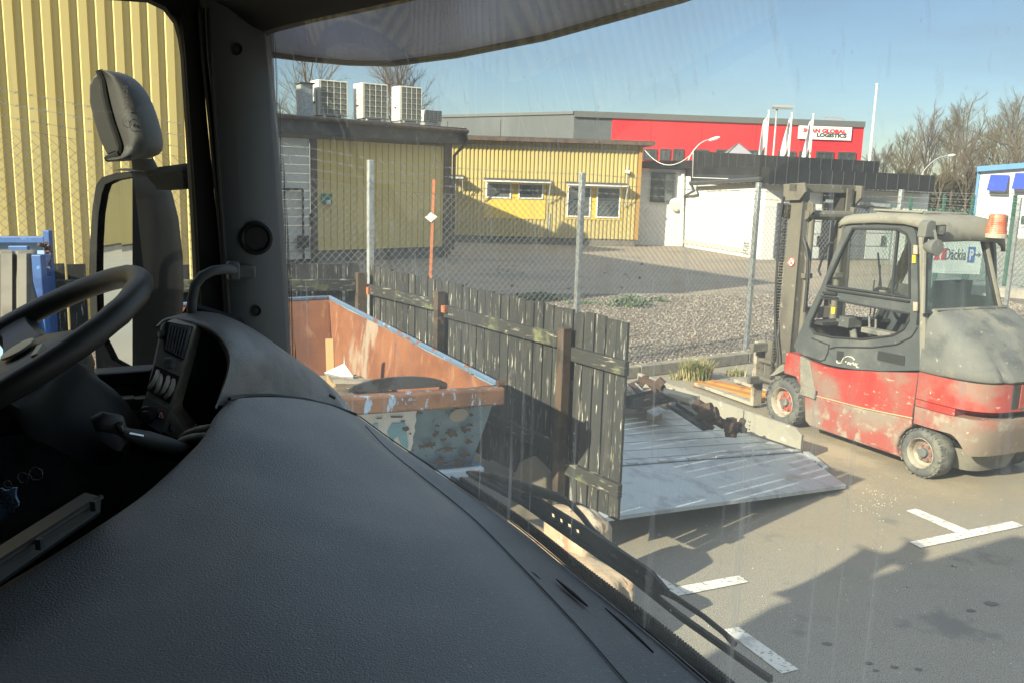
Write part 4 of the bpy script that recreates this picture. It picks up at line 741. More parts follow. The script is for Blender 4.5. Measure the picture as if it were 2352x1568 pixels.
# the far belt of undergrowth and dark evergreens behind the bare trees: one mass
m = MB(); rg = random.Random(5)
for k in range(9000):
    x = rg.uniform(1960, 2700); Y = rg.uniform(100, 125); base = at(x, 500, Y)
    dark = 2060 < x < 2240; hh = (3.9 + 1.5 * noise.noise(V((x * .012, Y * .1, 1))) + (2.6 if dark else .6) * abs(noise.noise(V((x * .03, 0, 5))))) * (.72 if x < 2050 else 1)
    z = hh * rg.random() ** .7; s_ = rg.uniform(.12, .34); a = rg.uniform(0, 6.28)
    c = V((base.x, base.y, z)); d1 = V((math.cos(a), math.sin(a), rg.uniform(-.6, .6))) * s_; d2 = V((rg.uniform(-.5, .5), rg.uniform(-.5, .5), 1)).normalized() * s_ * rg.uniform(1, 2.6)
    m.face([c - d1, c + d1, c + d1 * .5 + d2, c - d1 * .4 + d2])
stuff(m.build('far_woodland', MAT['conifer']))
# ================================================================== CHAIN LINK FENCES
def mesh_net(m, p, q, zb0, zt0, zb1, zt1, pitch=.082, r_=.0024):
    p = V((p.x, p.y, 0)); q = V((q.x, q.y, 0)); L = (q - p).length; d = (q - p) / L
    def zb(s): return zb0 + (zb1 - zb0) * s / L
    def ztp(s): return zt0 + (zt1 - zt0) * s / L
    H_ = max(zt0 - zb0, zt1 - zb1); n = int((L + H_) / pitch); wav = V((-d.y, d.x, 0)) * .004
    for sg in (1, -1):
        for k in range(n):
            s0 = k * pitch - (H_ if sg == 1 else 0); s1 = s0 + H_ * sg * 1.0
            if sg == -1: s0, s1 = k * pitch, k * pitch - H_
            # wire from the bottom at s0 to the top at s1 (45 degrees), clipped to the panel
            ts = [0.0, 1.0]
            def S_(t): return s0 + (s1 - s0) * t
            lo, hi = 0.0, 1.0
            if s1 != s0:
                ta_ = (0 - s0) / (s1 - s0); tb_ = (L - s0) / (s1 - s0); lo = max(lo, min(ta_, tb_)); hi = min(hi, max(ta_, tb_))
            if hi - lo < .01: continue
            def P_(t):
                s = S_(t); h = zb(s) + H_ * t; return p + d * s + V((0, 0, h)) + wav * sg
            # trim the top
            for _ in range(6):
                if (zb(S_(hi)) + H_ * hi) > ztp(S_(hi)) + .001: hi -= (zb(S_(hi)) + H_ * hi - ztp(S_(hi))) / H_
            if hi - lo < .01: continue
            m.tube([P_(lo), P_(hi)], r_, 3, cap=False)
    for f in (0, .5, 1):
        a = p + V((0, 0, zb0 + (zt0 - zb0) * f)); b = q + V((0, 0, zb1 + (zt1 - zb1) * f)); m.tube([a, b], r_ * 1.1, 4, cap=False)
def barbed(m, p, q, sag=.02):
    L = (q - p).length; n = max(2, int(L / .11)); pts = [p.lerp(q, k / n) - Zv * (sag * 4 * (k / n) * (1 - k / n)) for k in range(n + 1)]
    m.tube(pts, .0026, 4, cap=False)
    for k in range(n):
        c = pts[k]
        for a in (.6, 2.3): m.tube([c - V((math.cos(a) * .02, .004, math.sin(a) * .02)), c + V((math.cos(a) * .02, .004, math.sin(a) * .02))], .0022, 3, cap=False)
fA = V((-1.49, 9.3, 0)); fB = gp(1722, 820); fB.z = 0; fd = (fB - fA).normalized(); fnv = V((fd.y, -fd.x, 0))
def FX(x, y): return onpl(x, y, fA, fnv)
posts = []
chf = thing('chain_link_fence', 'galvanised chain link fence with barbed wire running behind the forklift', 'fence', (fA + fB) / 2)
for (x, yt) in ((851, 368), (1338, 397), (1743, 420), (2071, 436), (2343, 455)):
    p = FX(x, yt); b = V((p.x, p.y, 0)); posts.append((b, p.z))
    m = MB(); m.box((b.x, b.y, p.z / 2), (.062, .062, p.z), (fd, fnv, Zv)); m.build('post', MAT['galv'], chf, bevel=.006)
last = posts[-1][0] + fd * 3.2; posts.append((last, posts[-1][1] - .02))
m = MB(); m.box((last.x, last.y, 1.15), (.062, .062, 2.3), (fd, fnv, Zv)); m.build('post', MAT['galv'], chf)
tops = [1.93, 2.08, 2.02, 1.95, 1.92, 1.9]
tops = []
for (x, y), (b, z) in zip(((851, 437), (1338, 462), (1743, 475), (2071, 483), (2343, 498), (2500, 500)), posts): tops.append(FX(x, y).z)
m = MB()
for k in range(len(posts) - 1):
    (a, za), (b, zb_) = posts[k], posts[k + 1]; mesh_net(m, a + fnv * .04, b + fnv * .04, .1, tops[k], .1, tops[k + 1])
m.build('wire_netting', MAT['wire'], chf)
m = MB()
for k in range(len(posts) - 1):
    (a, za), (b, zb_) = posts[k], posts[k + 1]
    for j in range(3):
        f = (j + 1) / 3.15; barbed(m, a + fnv * .05 + Zv * (tops[k] + (za - tops[k]) * f), b + fnv * .05 + Zv * (tops[k + 1] + (zb_ - tops[k + 1]) * f))
m.build('barbed_wire', MAT['wire'], chf)
# the run on the left, before the yellow hall
lf = thing('chain_link_fence', 'chain link fence with barbed wire in front of the tall yellow hall', 'fence', fA - wd * 3)
lA = fA + V((-.02, .02, 0)); lB = fA - wd * 6.5
def LZ(s): return 2.27 + .135 * s
m = MB(); mesh_net(m, lB, lA, .1, LZ(6.5), .1, LZ(0)); m.build('wire_netting', MAT['wire'], lf)
m = MB()
for j in range(3): barbed(m, lB + Zv * (LZ(6.5) + .12 * (j + 1)), lA + Zv * (LZ(0) + .10 * (j + 1)))
m.build('barbed_wire', MAT['wire'], lf)
m = MB(); m.box((lB.x, lB.y, 1.7), (.06, .06, 3.4), (wd, wo, Zv)); m.build('post', MAT['galv'], lf)
# far green fence at the right
gf = thing('green_fence', 'dark green post and wire fence in front of the white office block', 'fence', at(2200, 560, 24).xy.to_3d())
a = at(2030, 540, 27).xy.to_3d(); b = at(2420, 540, 21).xy.to_3d(); gfd = (b - a).normalized()
for k, x in enumerate((2092, 2168, 2234, 2330)):
    p = at(x, 470, 27 - 6 * (x - 2030) / 390); m = MB(); m.box((p.x, p.y, p.z / 2 + .12), (.07, .07, p.z + .24), (gfd, V((-gfd.y, gfd.x, 0)), Zv)); m.build('post', MAT['green'], gf)
m = MB(); mesh_net(m, a, b, .2, 1.98, .2, 1.95, pitch=.16, r_=.006); m.build('wire_netting', MAT['green'], gf)
m = MB()
for j in range(3): m.tube([a + Zv * (2.1 + .16 * j), b + Zv * (2.08 + .16 * j)], .006, 4)
m.build('barbed_wire', MAT['wire'], gf)
# rusty stake with a small white diamond
p0 = at(985, 640, 10.6); p1 = at(997, 412, 10.6)
t = thing('marker_stake', 'leaning rusty orange stake carrying a small white diamond plate', 'stake', p0)
m = MB(); m.bar(p0 - Zv * .8, p1, .035, .035); m.build('stake', MAT['rustbar'], t)
m = MB(); c = at(990, 500, 10.57); s_ = .075; m.prism([c + V((-s_, 0, 0)), c + V((0, 0, -s_ * .75)), c + V((s_, 0, .01)), c + V((0, 0, s_ * .8))], (0, .008, 0)); m.build('diamond_plate', MAT['whitesticker'], t)

# ================================================================== WOODEN FENCES
WA = V((.63, 4.94, 0)); WBk = V((-1.2, 7.43, 0)); we = (WBk - WA).normalized(); wn_ = V((-we.y, we.x, 0))
if wn_.dot(V((0, 0, 0)) - WA) < 0: wn_ = -wn_
def WP(x, y, o=0.0): return onpl(x, y, WA + wn_ * o, wn_)
zR = WP(1452, 742).z; zL = WP(848, 609).z; zbR = WP(1412, 1190).z; Lw = (WBk - WA).length
sR = (WP(1433, 960) - WA).dot(we)
fence1 = thing('wooden_fence', 'dark weathered board fence panel standing between skip and metal ramp', 'fence', (WA + WBk) / 2)
def boards(m, p, d, n_, s0, s1, ztf, zb, w=.086, gap=.011, th=.018):
    s = s0
    while s < s1:
        ww = w * rnd.uniform(.97, 1.03); c = p + d * (s + ww / 2); zt_ = ztf((s + ww / 2)) + rnd.uniform(-.008, .008); zbb = zb + rnd.uniform(-.012, .012)
        ln = rnd.uniform(-.004, .004)
        m.box((c.x, c.y, (zt_ + zbb) / 2), (ww, th, zt_ - zbb), ((d + Zv * ln).normalized(), n_, (Zv - d * ln).normalized())); s += ww + gap * rnd.choice((.3, .8, 1.3, 1.6))
m = MB(); boards(m, WA, we, wn_, sR, Lw, lambda s: zR + (zL - zR) * (s - sR) / (Lw - sR), max(.04, zbR)); m.build('boards', MAT['wood'], fence1)
def rail(pts, h=.085, th=.04, o=.035):
    m = MB(); a = WP(*pts[0], o); b = WP(*pts[1], o); z0 = a.z; z1 = b.z; m.bar(a, b, th, h); return m.build('rail', MAT['woodrail'], fence1, bevel=.006)
rail(((1440, 846), (1316, 812))); rail(((1284, 782), (1024, 715))); rail(((1000, 700), (846, 664)))
rail(((1424, 1128), (1292, 1068))); rail(((1276, 1028), (1110, 952)))
# steel posts in front of the boards
for x, yt, yb, lab in ((1297, 757, 1125, 0), (1009, 672, 800, 0)):
    p = WP(x, yt, .075); m = MB(); m.box((p.x, p.y, p.z / 2), (.06, .06, p.z), (we, wn_, Zv)); m.box((p.x, p.y, p.z + .004), (.064, .064, .012), (we, wn_, Zv)); m.build('post', MAT['steelpost'], fence1)
m = MB(); p = WP(1021, 710, .07); m.box(p, (.05, .03, .05), (we, wn_, Zv)); p = WP(846, 668, .06); m.box(p, (.05, .03, .06), (we, wn_, Zv)); m.build('bracket', MAT['rustbar'], fence1)
# left run
LA = V((-1.27, 7.46, 0)); lfd = -wd; ln2 = V((wd.y, -wd.x, 0))
def LP(x, y, o=0.0): return onpl(x, y, LA + ln2 * o, ln2)
fence2 = thing('wooden_fence', 'gappy dark board fence behind the skip under the yellow hall', 'fence', LA + lfd * 2)
z_a = LP(835, 607).z; s1_ = (LP(140, 606) - LA).dot(lfd); z_b = LP(140, 606).z
m = MB(); boards(m, LA, lfd, ln2, .05, 6.2, lambda s: z_a + (z_b - z_a) * s / s1_, .06, .118, .022); m.build('boards', MAT['wood'], fence2)
m = MB(); a = LP(815, 655, .035); b = LP(655, 656, .035); dd = b - a; m.bar(a, a + dd * 6, .045, .10); m.bar(a - Zv * .9, a + dd * 6 - Zv * .9, .045, .1); m.build('rail', MAT['woodrail'], fence2, bevel=.006)
p = LP(829, 626, .07); m = MB(); m.box((p.x, p.y, p.z / 2), (.08, .08, p.z), (lfd, ln2, Zv)); m.build('post', MAT['steelpost'], fence2)
# stone ledge under the left run
m = MB(); a = LP(820, 800, .3); m.bar(V((LA.x, LA.y, .14)) + ln2 * .25, V((LA.x, LA.y, .14)) + ln2 * .25 + lfd * 6, .3, .28); tag(m.build('low_wall', MAT['concrete']), 'low concrete edge under the gappy board fence', 'wall')

# ================================================================== SKIP
sk = thing('waste_skip', 'rusty open skip with peeling pale blue paint and a torn poster', 'skip', V((-.9, 5.6, 0)))
zr_ = 1.306; Cn = gp(1147, 884, zr_); Cf = at(757, 684, 6.75); zfar = Cf.z
sl = (V((Cf.x, Cf.y, 0)) - V((Cn.x, Cn.y, 0))); slen = sl.length; sl.normalize()
Ln = gp(700, 905, zr_); sw = (V((Ln.x, Ln.y, 0)) - V((Cn.x, Cn.y, 0))).normalized()
sw = V((-sl.y, sl.x, 0)); 
if sw.x > 0: sw = -sw
swn = (gp(810, 905, zr_) - Cn); swn.z = 0; swn.normalize()
wid = 1.6
def top(a, b): # a along right wall 0..1, b across 0..1
    return V((Cn.x, Cn.y, 0)) + sl * (slen * a) + (swn * (1 - a) + sw * a).normalized() * (wid * b) + Zv * (zr_ + (zfar - zr_) * a)
zb_ = .74
nb0 = gp(1080, 1070, zb_)
def bot(a, b):
    A0 = V((nb0.x, nb0.y, 0)); A1 = V((Cf.x, Cf.y, 0)) - sl * .35 + sw * .10
    return A0.lerp(A1, a) + swn.lerp(sw, a).normalized() * ((wid - .25) * b) + Zv * zb_
t00, t10, t11, t01 = top(0, 0), top(1, 0), top(1, 1), top(0, 1); b00, b10, b11, b01 = bot(0, 0), bot(1, 0), bot(1, 1), bot(0, 1)
inn = lambda p: p
c_ = (t00 + t11 + b00 + b11) / 4
def inset(p, k=.03): q = (c_ - p); q.z = 0; return p + q.normalized() * k
m = MB()
def wallgrid(m, a, b, c, d, n=14, k=8, dent=.0, ins=0.0):
    rows = []
    for i in range(k + 1):
        row = []
        for j in range(n + 1):
            p = a.lerp(b, j / n).lerp(d.lerp(c, j / n), i / k); nn = (b - a).cross(d - a).normalized()
            row.append(p + nn * (noise.noise(p * 2.3) * dent) )
        rows.append(row)
    m.rows(rows)
m = MB(); wallgrid(m, b00, b01, t01, t00, dent=.03); wallgrid(m, b00, b10, t10, t00, dent=.02); wallgrid(m, b01, b11, t11, t01, dent=.02); wallgrid(m, b10, b11, t11, t10, dent=.02); m.face([b00, b10, b11, b01])
m.build('outer_plate', MAT['skipout'], sk, smooth=True, autos=30)
i4 = [inset(p) for p in (t00, t10, t11, t01, b00, b10, b11, b01)]; tt = [p - Zv * .01 for p in i4[:4]]; bb = [p + Zv * .03 for p in i4[4:]]
m = MB(); wallgrid(m, bb[0], bb[1], tt[1], tt[0], dent=.018); wallgrid(m, bb[1], bb[2], tt[2], tt[1], dent=.012); wallgrid(m, bb[2], bb[3], tt[3], tt[2], dent=.012); wallgrid(m, bb[3], bb[0], tt[0], tt[3], dent=.012); m.face([bb[0], bb[3], bb[2], bb[1]])
m.build('inner_plate', MAT['skipin'], sk, smooth=True, autos=30)
# rims
m = MB(); o0 = t00 + (t00 - t01).normalized() * .012; o1 = t01
hh = .095; nrm = V((swn.y, -swn.x, 0)); 
if nrm.y > 0: nrm = -nrm
m.bar(o0 + nrm * .03 - Zv * hh / 2, o1 + nrm * .03 - Zv * hh / 2, .075, hh); m.build('end_rim', MAT['skiprim'], sk, bevel=.012)
m = MB(); m.bar(t00 + Zv * .004 - sl * .0, t10 + Zv * .004, .02, .03); m.bar(t10 + Zv * .002, t11 + Zv * .002, .028, .03); m.bar(t01 + Zv * .003, t11 + Zv * .003, .028, .03); m.build('side_rim', MAT['skipedge'], sk, bevel=.008)
m = MB(); m.lathe(o0 + nrm * .01 + Zv * .01, V((swn.x, swn.y, 0)), [(-.02, 0), (-.02, .02), (.03, .024), (.03, 0)], 10); m.build('rim_knob', MAT['rust'], sk)
m = MB(); m.bar(b00 + nrm * .05 + Zv * .0 - swn * .05, b01 + nrm * .05, .14, .05); m.build('base_lip', MAT['skipedge'], sk, bevel=.01); m = MB(); low = [V((p.x, p.y, 0)) + (V((c_.x, c_.y, 0)) - V((p.x, p.y, 0))) * .12 for p in (b00, b10, b11, b01)]; m.prism([p + Zv * .05 for p in low], (0, 0, zb_ - .06)); m.build('base_plate', MAT['skipout'], sk)
# torn poster on the near end
fn = (b01 - b00).cross(t00 - b00).normalized()
if fn.y > 0: fn = -fn
def SP(x, y, o=.02): return onpl(x, y, b00 + fn * o, fn)
pp = [ZG(*q) for q in ((655, 990), (760, 985), (900, 982), (1020, 978), (1132, 975), (1122, 1010), (1128, 1050), (1112, 1100), (1118, 1140), (1098, 1190), (1100, 1240), (1080, 1300), (1000, 1330), (900, 1340), (650, 1340))]
m = MB(); m.prism([SP(*q, .035) for q in pp], -fn * .004); pst = m.build('poster', MAT['paper'], sk)
m = MB(); m.prism([SP(*ZG(*q), .041) for q in ((905, 1120), (930, 1078), (1035, 1075), (1048, 1150), (1062, 1240), (1058, 1290), (1000, 1250), (975, 1180), (950, 1200), (925, 1260), (890, 1150))], -fn * .004); m.prism([SP(*ZG(*q), .041) for q in ((780, 1082), (812, 1078), (818, 1125), (770, 1095))], -fn * .004); m.build('printed_shape', MAT['cyan'], pst)
m = MB()
for q in (((915, 1022), (1020, 1022), (1010, 1030), (920, 1030)), ((800, 1035), (845, 1032), (842, 1038), (802, 1042)), ((1000, 1058), (1035, 1056), (1032, 1066), (1002, 1066)), ((1015, 1110), (1060, 1108), (1072, 1128), (1040, 1145), (1012, 1128)), ((1072, 1160), (1088, 1160), (1086, 1168), (1072, 1168))): m.prism([SP(*ZG(*w_), .044) for w_ in q], -fn * .004)
m.build('dark_scrap', MAT['rust'], pst)
m = MB(); c = SP(*ZG(1478, 1010), .036); uu = (b01 - b00).normalized(); vv = fn.cross(uu); m.prism([c + (uu * math.cos(a * .5236) + vv * math.sin(a * .5236)) * .052 for a in range(12)], -fn * .006); m.build('round_sticker', pm('dusty round sticker', (.38, .36, .32), .8), sk)
m = MB()
rg = random.Random(4)
for q in ((1290, 1165, 40), (1420, 1165, 52), (1240, 1255, 60), (1530, 1135, 46), (1570, 1090, 30), (1400, 1290, 60), (1330, 1400, 60), (1520, 1330, 50), (1555, 1230, 34), (1300, 1098, 20), (1180, 1270, 34), (1350, 1215, 30), (1480, 1400, 60), (1580, 1010, 22)):
    pts = []
    for k in range(21): a = k * 2 * math.pi / 21; r_ = q[2] * rg.uniform(.28, 1.0); pts.append(SP(*ZG(q[0] + math.cos(a) * r_ * 1.2, q[1] + math.sin(a) * r_ * .7), .034))
    m.prism(pts, -fn * .004)
m.build('flaked_patch', pm('flaked rust', (.048, .034, .027), .85, 0, [((.11, .06, .038), 20, .55, .66, U)], (40, .5, .004)), sk)
# rubbish lying in the skip
def SI(x, y, z): return gp(*ZG(x, y), z)
m = MB(); a = SI(428, 625, 1.18); b = V((a.x, a.y, 1.39)); m.bar(a - Zv * .3, b - Zv * .02 + V((-.01, 0, 0)), .05, .022, up=(0, 1, 0)); tag(m.build('timber_offcut', pm('raw timber', (.42, .27, .12), .8)), 'short upright timber offcut leaning inside the rusty skip', 'wood')
m = MB(); m.prism([SI(368, 660, 1.19), SI(532, 585, 1.24), SI(605, 690, 1.18), SI(500, 690, 1.17)], (0, .02, -.02)); m.prism([SI(528, 590, 1.24), SI(532, 505, 1.31), SI(540, 590, 1.24)], (0, .01, 0)); tag(m.build('torn_sheet', pm('white sheet scrap', (.6, .59, .56), .7)), 'white folded sheet scrap on top of the rubbish in the skip', 'scrap')
m = MB(); m.prism([SI(400, 680, 1.16), SI(610, 690, 1.16), SI(760, 715, 1.16), SI(740, 750, 1.16), SI(470, 745, 1.16)], (0, .02, -.03)); m.prism([SI(440, 720, 1.18), SI(700, 735, 1.18), SI(720, 752, 1.18), (SI(460, 752, 1.18))], (0, .02, -.03)); tag(m.build('bent_panel', MAT['palletwood']), 'grey bent board lying flat below the white scrap in the skip', 'board')
m = MB(); c = SI(990, 750, 1.215); rows = []
for k in range(13): f = k / 12; a = math.pi * f; rows.append(c + swn * (-.30 * math.cos(a)) + Zv * (.075 * math.sin(a) - .035))
m.prism(rows, sl * .02); tag(m.build('curved_sheet', MAT['darksteel']), 'dark curved sheet arching just behind the rusty skip rim', 'scrap')
m = MB(); rg = random.Random(9)
for k in range(60):
    p = bot(rg.uniform(.15, .85), rg.uniform(.15, .85)) + Zv * rg.uniform(.12, .34); a = rg.uniform(0, 6.3); m.box(p, (rg.uniform(.1, .5), rg.uniform(.05, .2), rg.uniform(.02, .1)), (V((math.cos(a), math.sin(a), rg.uniform(-.3, .3))).normalized(), V((-math.sin(a), math.cos(a), 0)), Zv))
stuff(m.build('rubble', MAT['palletwood']))

# ================================================================== BLUE STILLAGE WITH GREY LID, LEFT
def AE(x, y, Y): return at(*ZE(x, y), Y)
Yb = 5.4
bt = thing('blue_container', 'blue framed waste container with a ribbed grey lid outside the side window', 'container', at(60, 700, Yb).xy.to_3d())
m = MB(); a = AE(-500, 245, Yb + .5); b = AE(470, 247, Yb + .5); m.bar(a, b, .05, .045); a = AE(488, 150, Yb + .5); b = AE(500, 560, Yb + .5); m.bar(a, V((b.x, b.y, .3)), .045, .045, up=(0, 1, 0)); m.bar(AE(395, 400, Yb), V((AE(400, 400, Yb).x, Yb, .3)), .06, .06, up=(0, 1, 0)); m.bar(AE(500, 420, Yb + .4), AE(405, 560, Yb), .035, .035); m.bar(AE(95, 338, Yb + .2), AE(297, 337, Yb + .2), .03, .035); m.build('frame', MAT['blue'], bt, bevel=.006)
m = MB(); q0_ = AE(-500, 275, Yb + .55); q1_ = AE(462, 280, Yb + .55); m.prism([q0_, q1_, V((q1_.x, q1_.y, .3)), V((q0_.x, q0_.y, .3))], (0, .03, 0)); m.build('back_plate', MAT['lightblue'], bt)
m = MB(); q0_ = AE(405, 640, Yb + .03); q1_ = AE(505, 620, Yb + .5); m.prism([q0_, q1_, V((q1_.x, q1_.y, .3)), V((q0_.x, q0_.y, .3))], (.02, 0, 0)); m.build('side_plate', MAT['blue'], bt)
m = MB(); rows = []
xs = [(-500, 0), (-300, 0), (-20, 0), (0, .05), (15, .0), (18, -.05), (120, -.05), (140, .05), (170, .05), (190, -.05), (270, -.05), (310, .0), (382, .03)]
for yy, dz in ((352, .3), (372, .08), (395, 0), (650, -.02), (900, -.05), (1300, -.08)):
    rows.append([AE(x, yy, Yb + dz + o * .6 * (0 if yy > 500 and x in (140, 170) else 1)) for x, o in xs])
m.rows(rows); m.build('lid', MAT['greyplastic'], bt, smooth=True, autos=25, solid=.01)
m = MB()
for k in range(9): f = k / 8; c = AE(470 + 25 * math.sin(f * 3), 300 + 190 * f, Yb + .45); m.tube([c + V((.02 * math.cos(a), .01 * (k % 2), .02 * math.sin(a))) for a in (0, 1.05, 2.1, 3.14, 4.2, 5.2)], .006, 4, closed=True)
m.tube([AE(395, 295, Yb + .4), AE(440, 305, Yb + .45), AE(470, 300, Yb + .45)], .012, 5); m.build('chain', MAT['rust'], bt)

# ================================================================== METAL RAMP / DECK
tl_ = thing('loading_ramp', 'grey aluminium loading ramp tipped on the asphalt with a low side board', 'ramp', gp(1700, 1080))
T_ = gp(1943, 1113, .045); Lp = gp(1372, 1190, .30); CRp = gp(1838, 1036, .10); CLp = gp(1395, 1070, .34)
FR = gp(1462, 905, .34); FL = FR + (CLp - CRp) * 1.0
nrm_up = (CRp - CLp).cross(FR - CRp)
def flap(pts, n=18):
    m = MB(); m.prism(pts, (0, 0, -.028)); return m
far_l = CLp + (FR - CRp)
m = MB(); m.prism([CLp, CRp, FR, far_l], (0, 0, -.05)); m.build('deck', MAT['alu'], tl_)
m = flap([Lp + Zv * .0, T_, CRp + (T_ - CRp) * .03, CLp + (Lp - CLp) * .03]); fl_ = m.build('ramp_flap', MAT['alu'], tl_)
m = MB()
for k in range(14):
    f = (k + .5) / 14; c = CLp.lerp(CRp, f)
    if k % 2: m.bar(c - (CRp - CLp).normalized() * .05 + Zv * .012, c + (CRp - CLp).normalized() * .05 + Zv * .012, .03, .014)
m.tube([CLp + Zv * .004, CRp + Zv * .004], .012, 8); m.build('hinge', MAT['alu'], tl_)
m = MB(); dkd = (FR - CRp).normalized(); dkx = (CRp - CLp).normalized()
for k in range(9):
    f = (k + .6) / 9; a = CLp + (far_l - CLp) * f * .9; b = CRp + (FR - CRp) * f * .9; m.bar(a + Zv * .0015, b + Zv * .0015, .003, .003)
m.build('plank_joint', pm('deck joint', (.22, .23, .24), .6), tl_)
# side board
bh = .20
s0_ = CRp + (T_ - CRp) * .02; sb = [CRp + Zv * .02, CRp + Zv * (bh - .05), CRp + dkd * .06 + Zv * bh, FR + Zv * (bh + .02), FR]
m = MB(); m.prism(sb, V((dkx.x, dkx.y, 0)) * .03); sbo = m.build('side_board', MAT['aluworn'], tl_)
m = MB()
for f in (.33, .60): c = CRp + dkd * ((FR - CRp).length * f); m.bar(c + dkx * -.006 + Zv * .02, c + dkx * -.006 + Zv * bh, .02, .012, up=dkd)
m.build('board_joint', MAT['aluworn'], sbo)
m = MB()
for j in range(3): c = CRp + dkd * ((FR - CRp).length * .29) + Zv * (.05 + .035 * j) - dkx * .008; m.lathe(c, -dkx, [(0, .009), (.006, .009), (.009, 0)], 8)
m.build('rivet', MAT['chrome'], sbo)
m = MB(); m.bar(CRp + dkx * .05 + (T_ - CRp) * .05, CRp + dkx * .03 + (T_ - CRp) * .55, .05, .03); m.build('edge_strip', MAT['alu'], tl_)
# pallet and scrap steel on it
def AD(x, y, z): return gp(*ZD(x, y), z)
pal = thing('pallet', 'grey worn pallet under the scrap steel on the ramp', 'pallet', AD(330, 560, .34))
px = (AD(520, 540, .5) - AD(170, 530, .5)).normalized(); px.z = 0; px.normalize(); py = V((-px.y, px.x, 0)); pc = AD(560, 560, .34)
m = MB()
for x, y in ((-.18, 0), (-.62, 0), (-.18, .45), (-.62, .45), (-1.05, 0)): m.box(pc + px * x + py * y + Zv * .05, (.14, .1, .10), (px, py, Zv))
m.build('block', MAT['palletwood'], pal)
m = MB()
for k in range(6): m.box(pc - px * .55 + py * (-.02 + k * .13) + Zv * .12, (1.2, .10, .022), (px, py, Zv))
m.build('deck_board', MAT['palletwood'], pal)
def scrap(label, path, w, h, mat, zz, name='steel_profile', cat='steel scrap', holes=False):
    a, b = AD(path[0][0], path[0][1], zz[0]), AD(path[1][0], path[1][1], zz[1]); m = MB()
    m.bar(a, b, w, .008); d = (b - a).normalized(); s_ = d.cross(Zv).normalized() * (w / 2); m.bar(a + s_ + Zv * h / 2, b + s_ + Zv * h / 2, .008, h); m.bar(a - s_ + Zv * h / 2, b - s_ + Zv * h / 2, .008, h)
    if holes:
        n = int((b - a).length / .07)
        for k in range(n): c = a.lerp(b, (k + .5) / n) + Zv * (h * .5) - s_ * 1.08; m.lathe(c, s_.normalized(), [(-.004, 0), (-.004, .010), (.004, .010)], 8)
    return tag(m.build(name, mat), label, cat)
scrap('dark channel steel lying across the pallet edge', ((165, 455), (530, 365)), .11, .09, MAT['darksteel'], (.47, .50))
scrap('grey perforated channel sloping from the pallet towards the rusty coupling', ((455, 350), (760, 430)), .13, .06, MAT['darksteel'], (.60, .56), holes=True)
scrap('dark long flat bar slanting below the perforated channel', ((545, 440), (865, 650)), .10, .03, MAT['darksteel'], (.48, .39))
scrap('pale perforated strip at the fence edge of the scrap heap', ((180, 260), (250, 330)), .10, .03, MAT['galv'], (.55, .53), holes=True)
scrap('rusty angle iron on top of the scrap heap', ((270, 210), (470, 300)), .05, .04, MAT['rust'], (.66, .62))
scrap('second rusty angle iron crossing under the topmost one', ((330, 230), (430, 330)), .04, .03, MAT['rust'], (.60, .60))
m = MB(); m.prism([AD(405, 215, .70), AD(440, 190, .73), AD(488, 235, .70), AD(455, 272, .66), AD(400, 245, .67)], (.02, .04, .0)); tag(m.build('rusty_plate', MAT['rust']), 'small rusty plate standing up at the top of the scrap heap', 'steel scrap')
m = MB(); m.prism([AD(330, 480, .50), AD(430, 440, .50), AD(505, 480, .48), AD(400, 525, .46)], (0, 0, -.01))
tag(m.build('perforated_plate', MAT['galv']), 'grey perforated plate hanging over the pallet front', 'steel scrap')
m = MB(); rg = random.Random(2)
for k in range(7): p = AD(rg.uniform(180, 330), rg.uniform(250, 400), .5 + rg.random() * .1); a = rg.uniform(0, 3); m.bar(p, p + V((math.cos(a) * .25, math.sin(a) * .25, rg.uniform(-.05, .1))), .05, .015)
stuff(m.build('steel_offcuts', MAT['rust']))
# rusty coupling (bolt clamps and claws)
cp = thing('rusty_coupling', 'heavy rusty coupling with claws at the end of the scrap steel', 'steel scrap', AD(950, 560, .36))
m = MB(); m.tube([AD(760, 420, .60), AD(830, 470, .55), AD(905, 520, .50), AD(960, 575, .44), AD(1010, 600, .43)], [.05, .055, .05, .04, .045], 8)
for x, y, z, r_ in ((880, 480, .56, .062), (925, 510, .53, .055), (840, 540, .47, .03), (815, 530, .49, .02), (960, 570, .47, .03)): m.lathe(AD(x, y, z) - dkx * .03, V((.6, -.3, .25)), [(-.05, 0), (-.05, r_), (.05, r_), (.05, 0)], 9)
for p, q in (((830, 560), (915, 640)), ((860, 560), (940, 560)), ((900, 450), (950, 500))): m.bar(AD(*p, .48), AD(*q, .42), .03, .03)
m.build('clamp', MAT['rust'], cp)
m = MB()
for p, q, z in (((1010, 600), (1190, 610), .45), ((1015, 640), (1080, 650), .42), ((1040, 570), (1110, 565), .49), ((1020, 685), (1120, 690), .375), ((1120, 600), (1185, 660), .43)): m.bar(AD(*p, z), AD(*q, z), .06, .045)
m.lathe(AD(1160, 600, .46), V((.3, -.3, 1)), [(-.04, 0), (-.04, .03), (.05, .03), (.05, 0)], 8); m.lathe(AD(1035, 620, .44), V((.9, -.3, 0)), [(-.02, 0), (-.02, .045), (.1, .05), (.1, 0)], 9); m.build('claw', MAT['rust'], cp, bevel=.008)

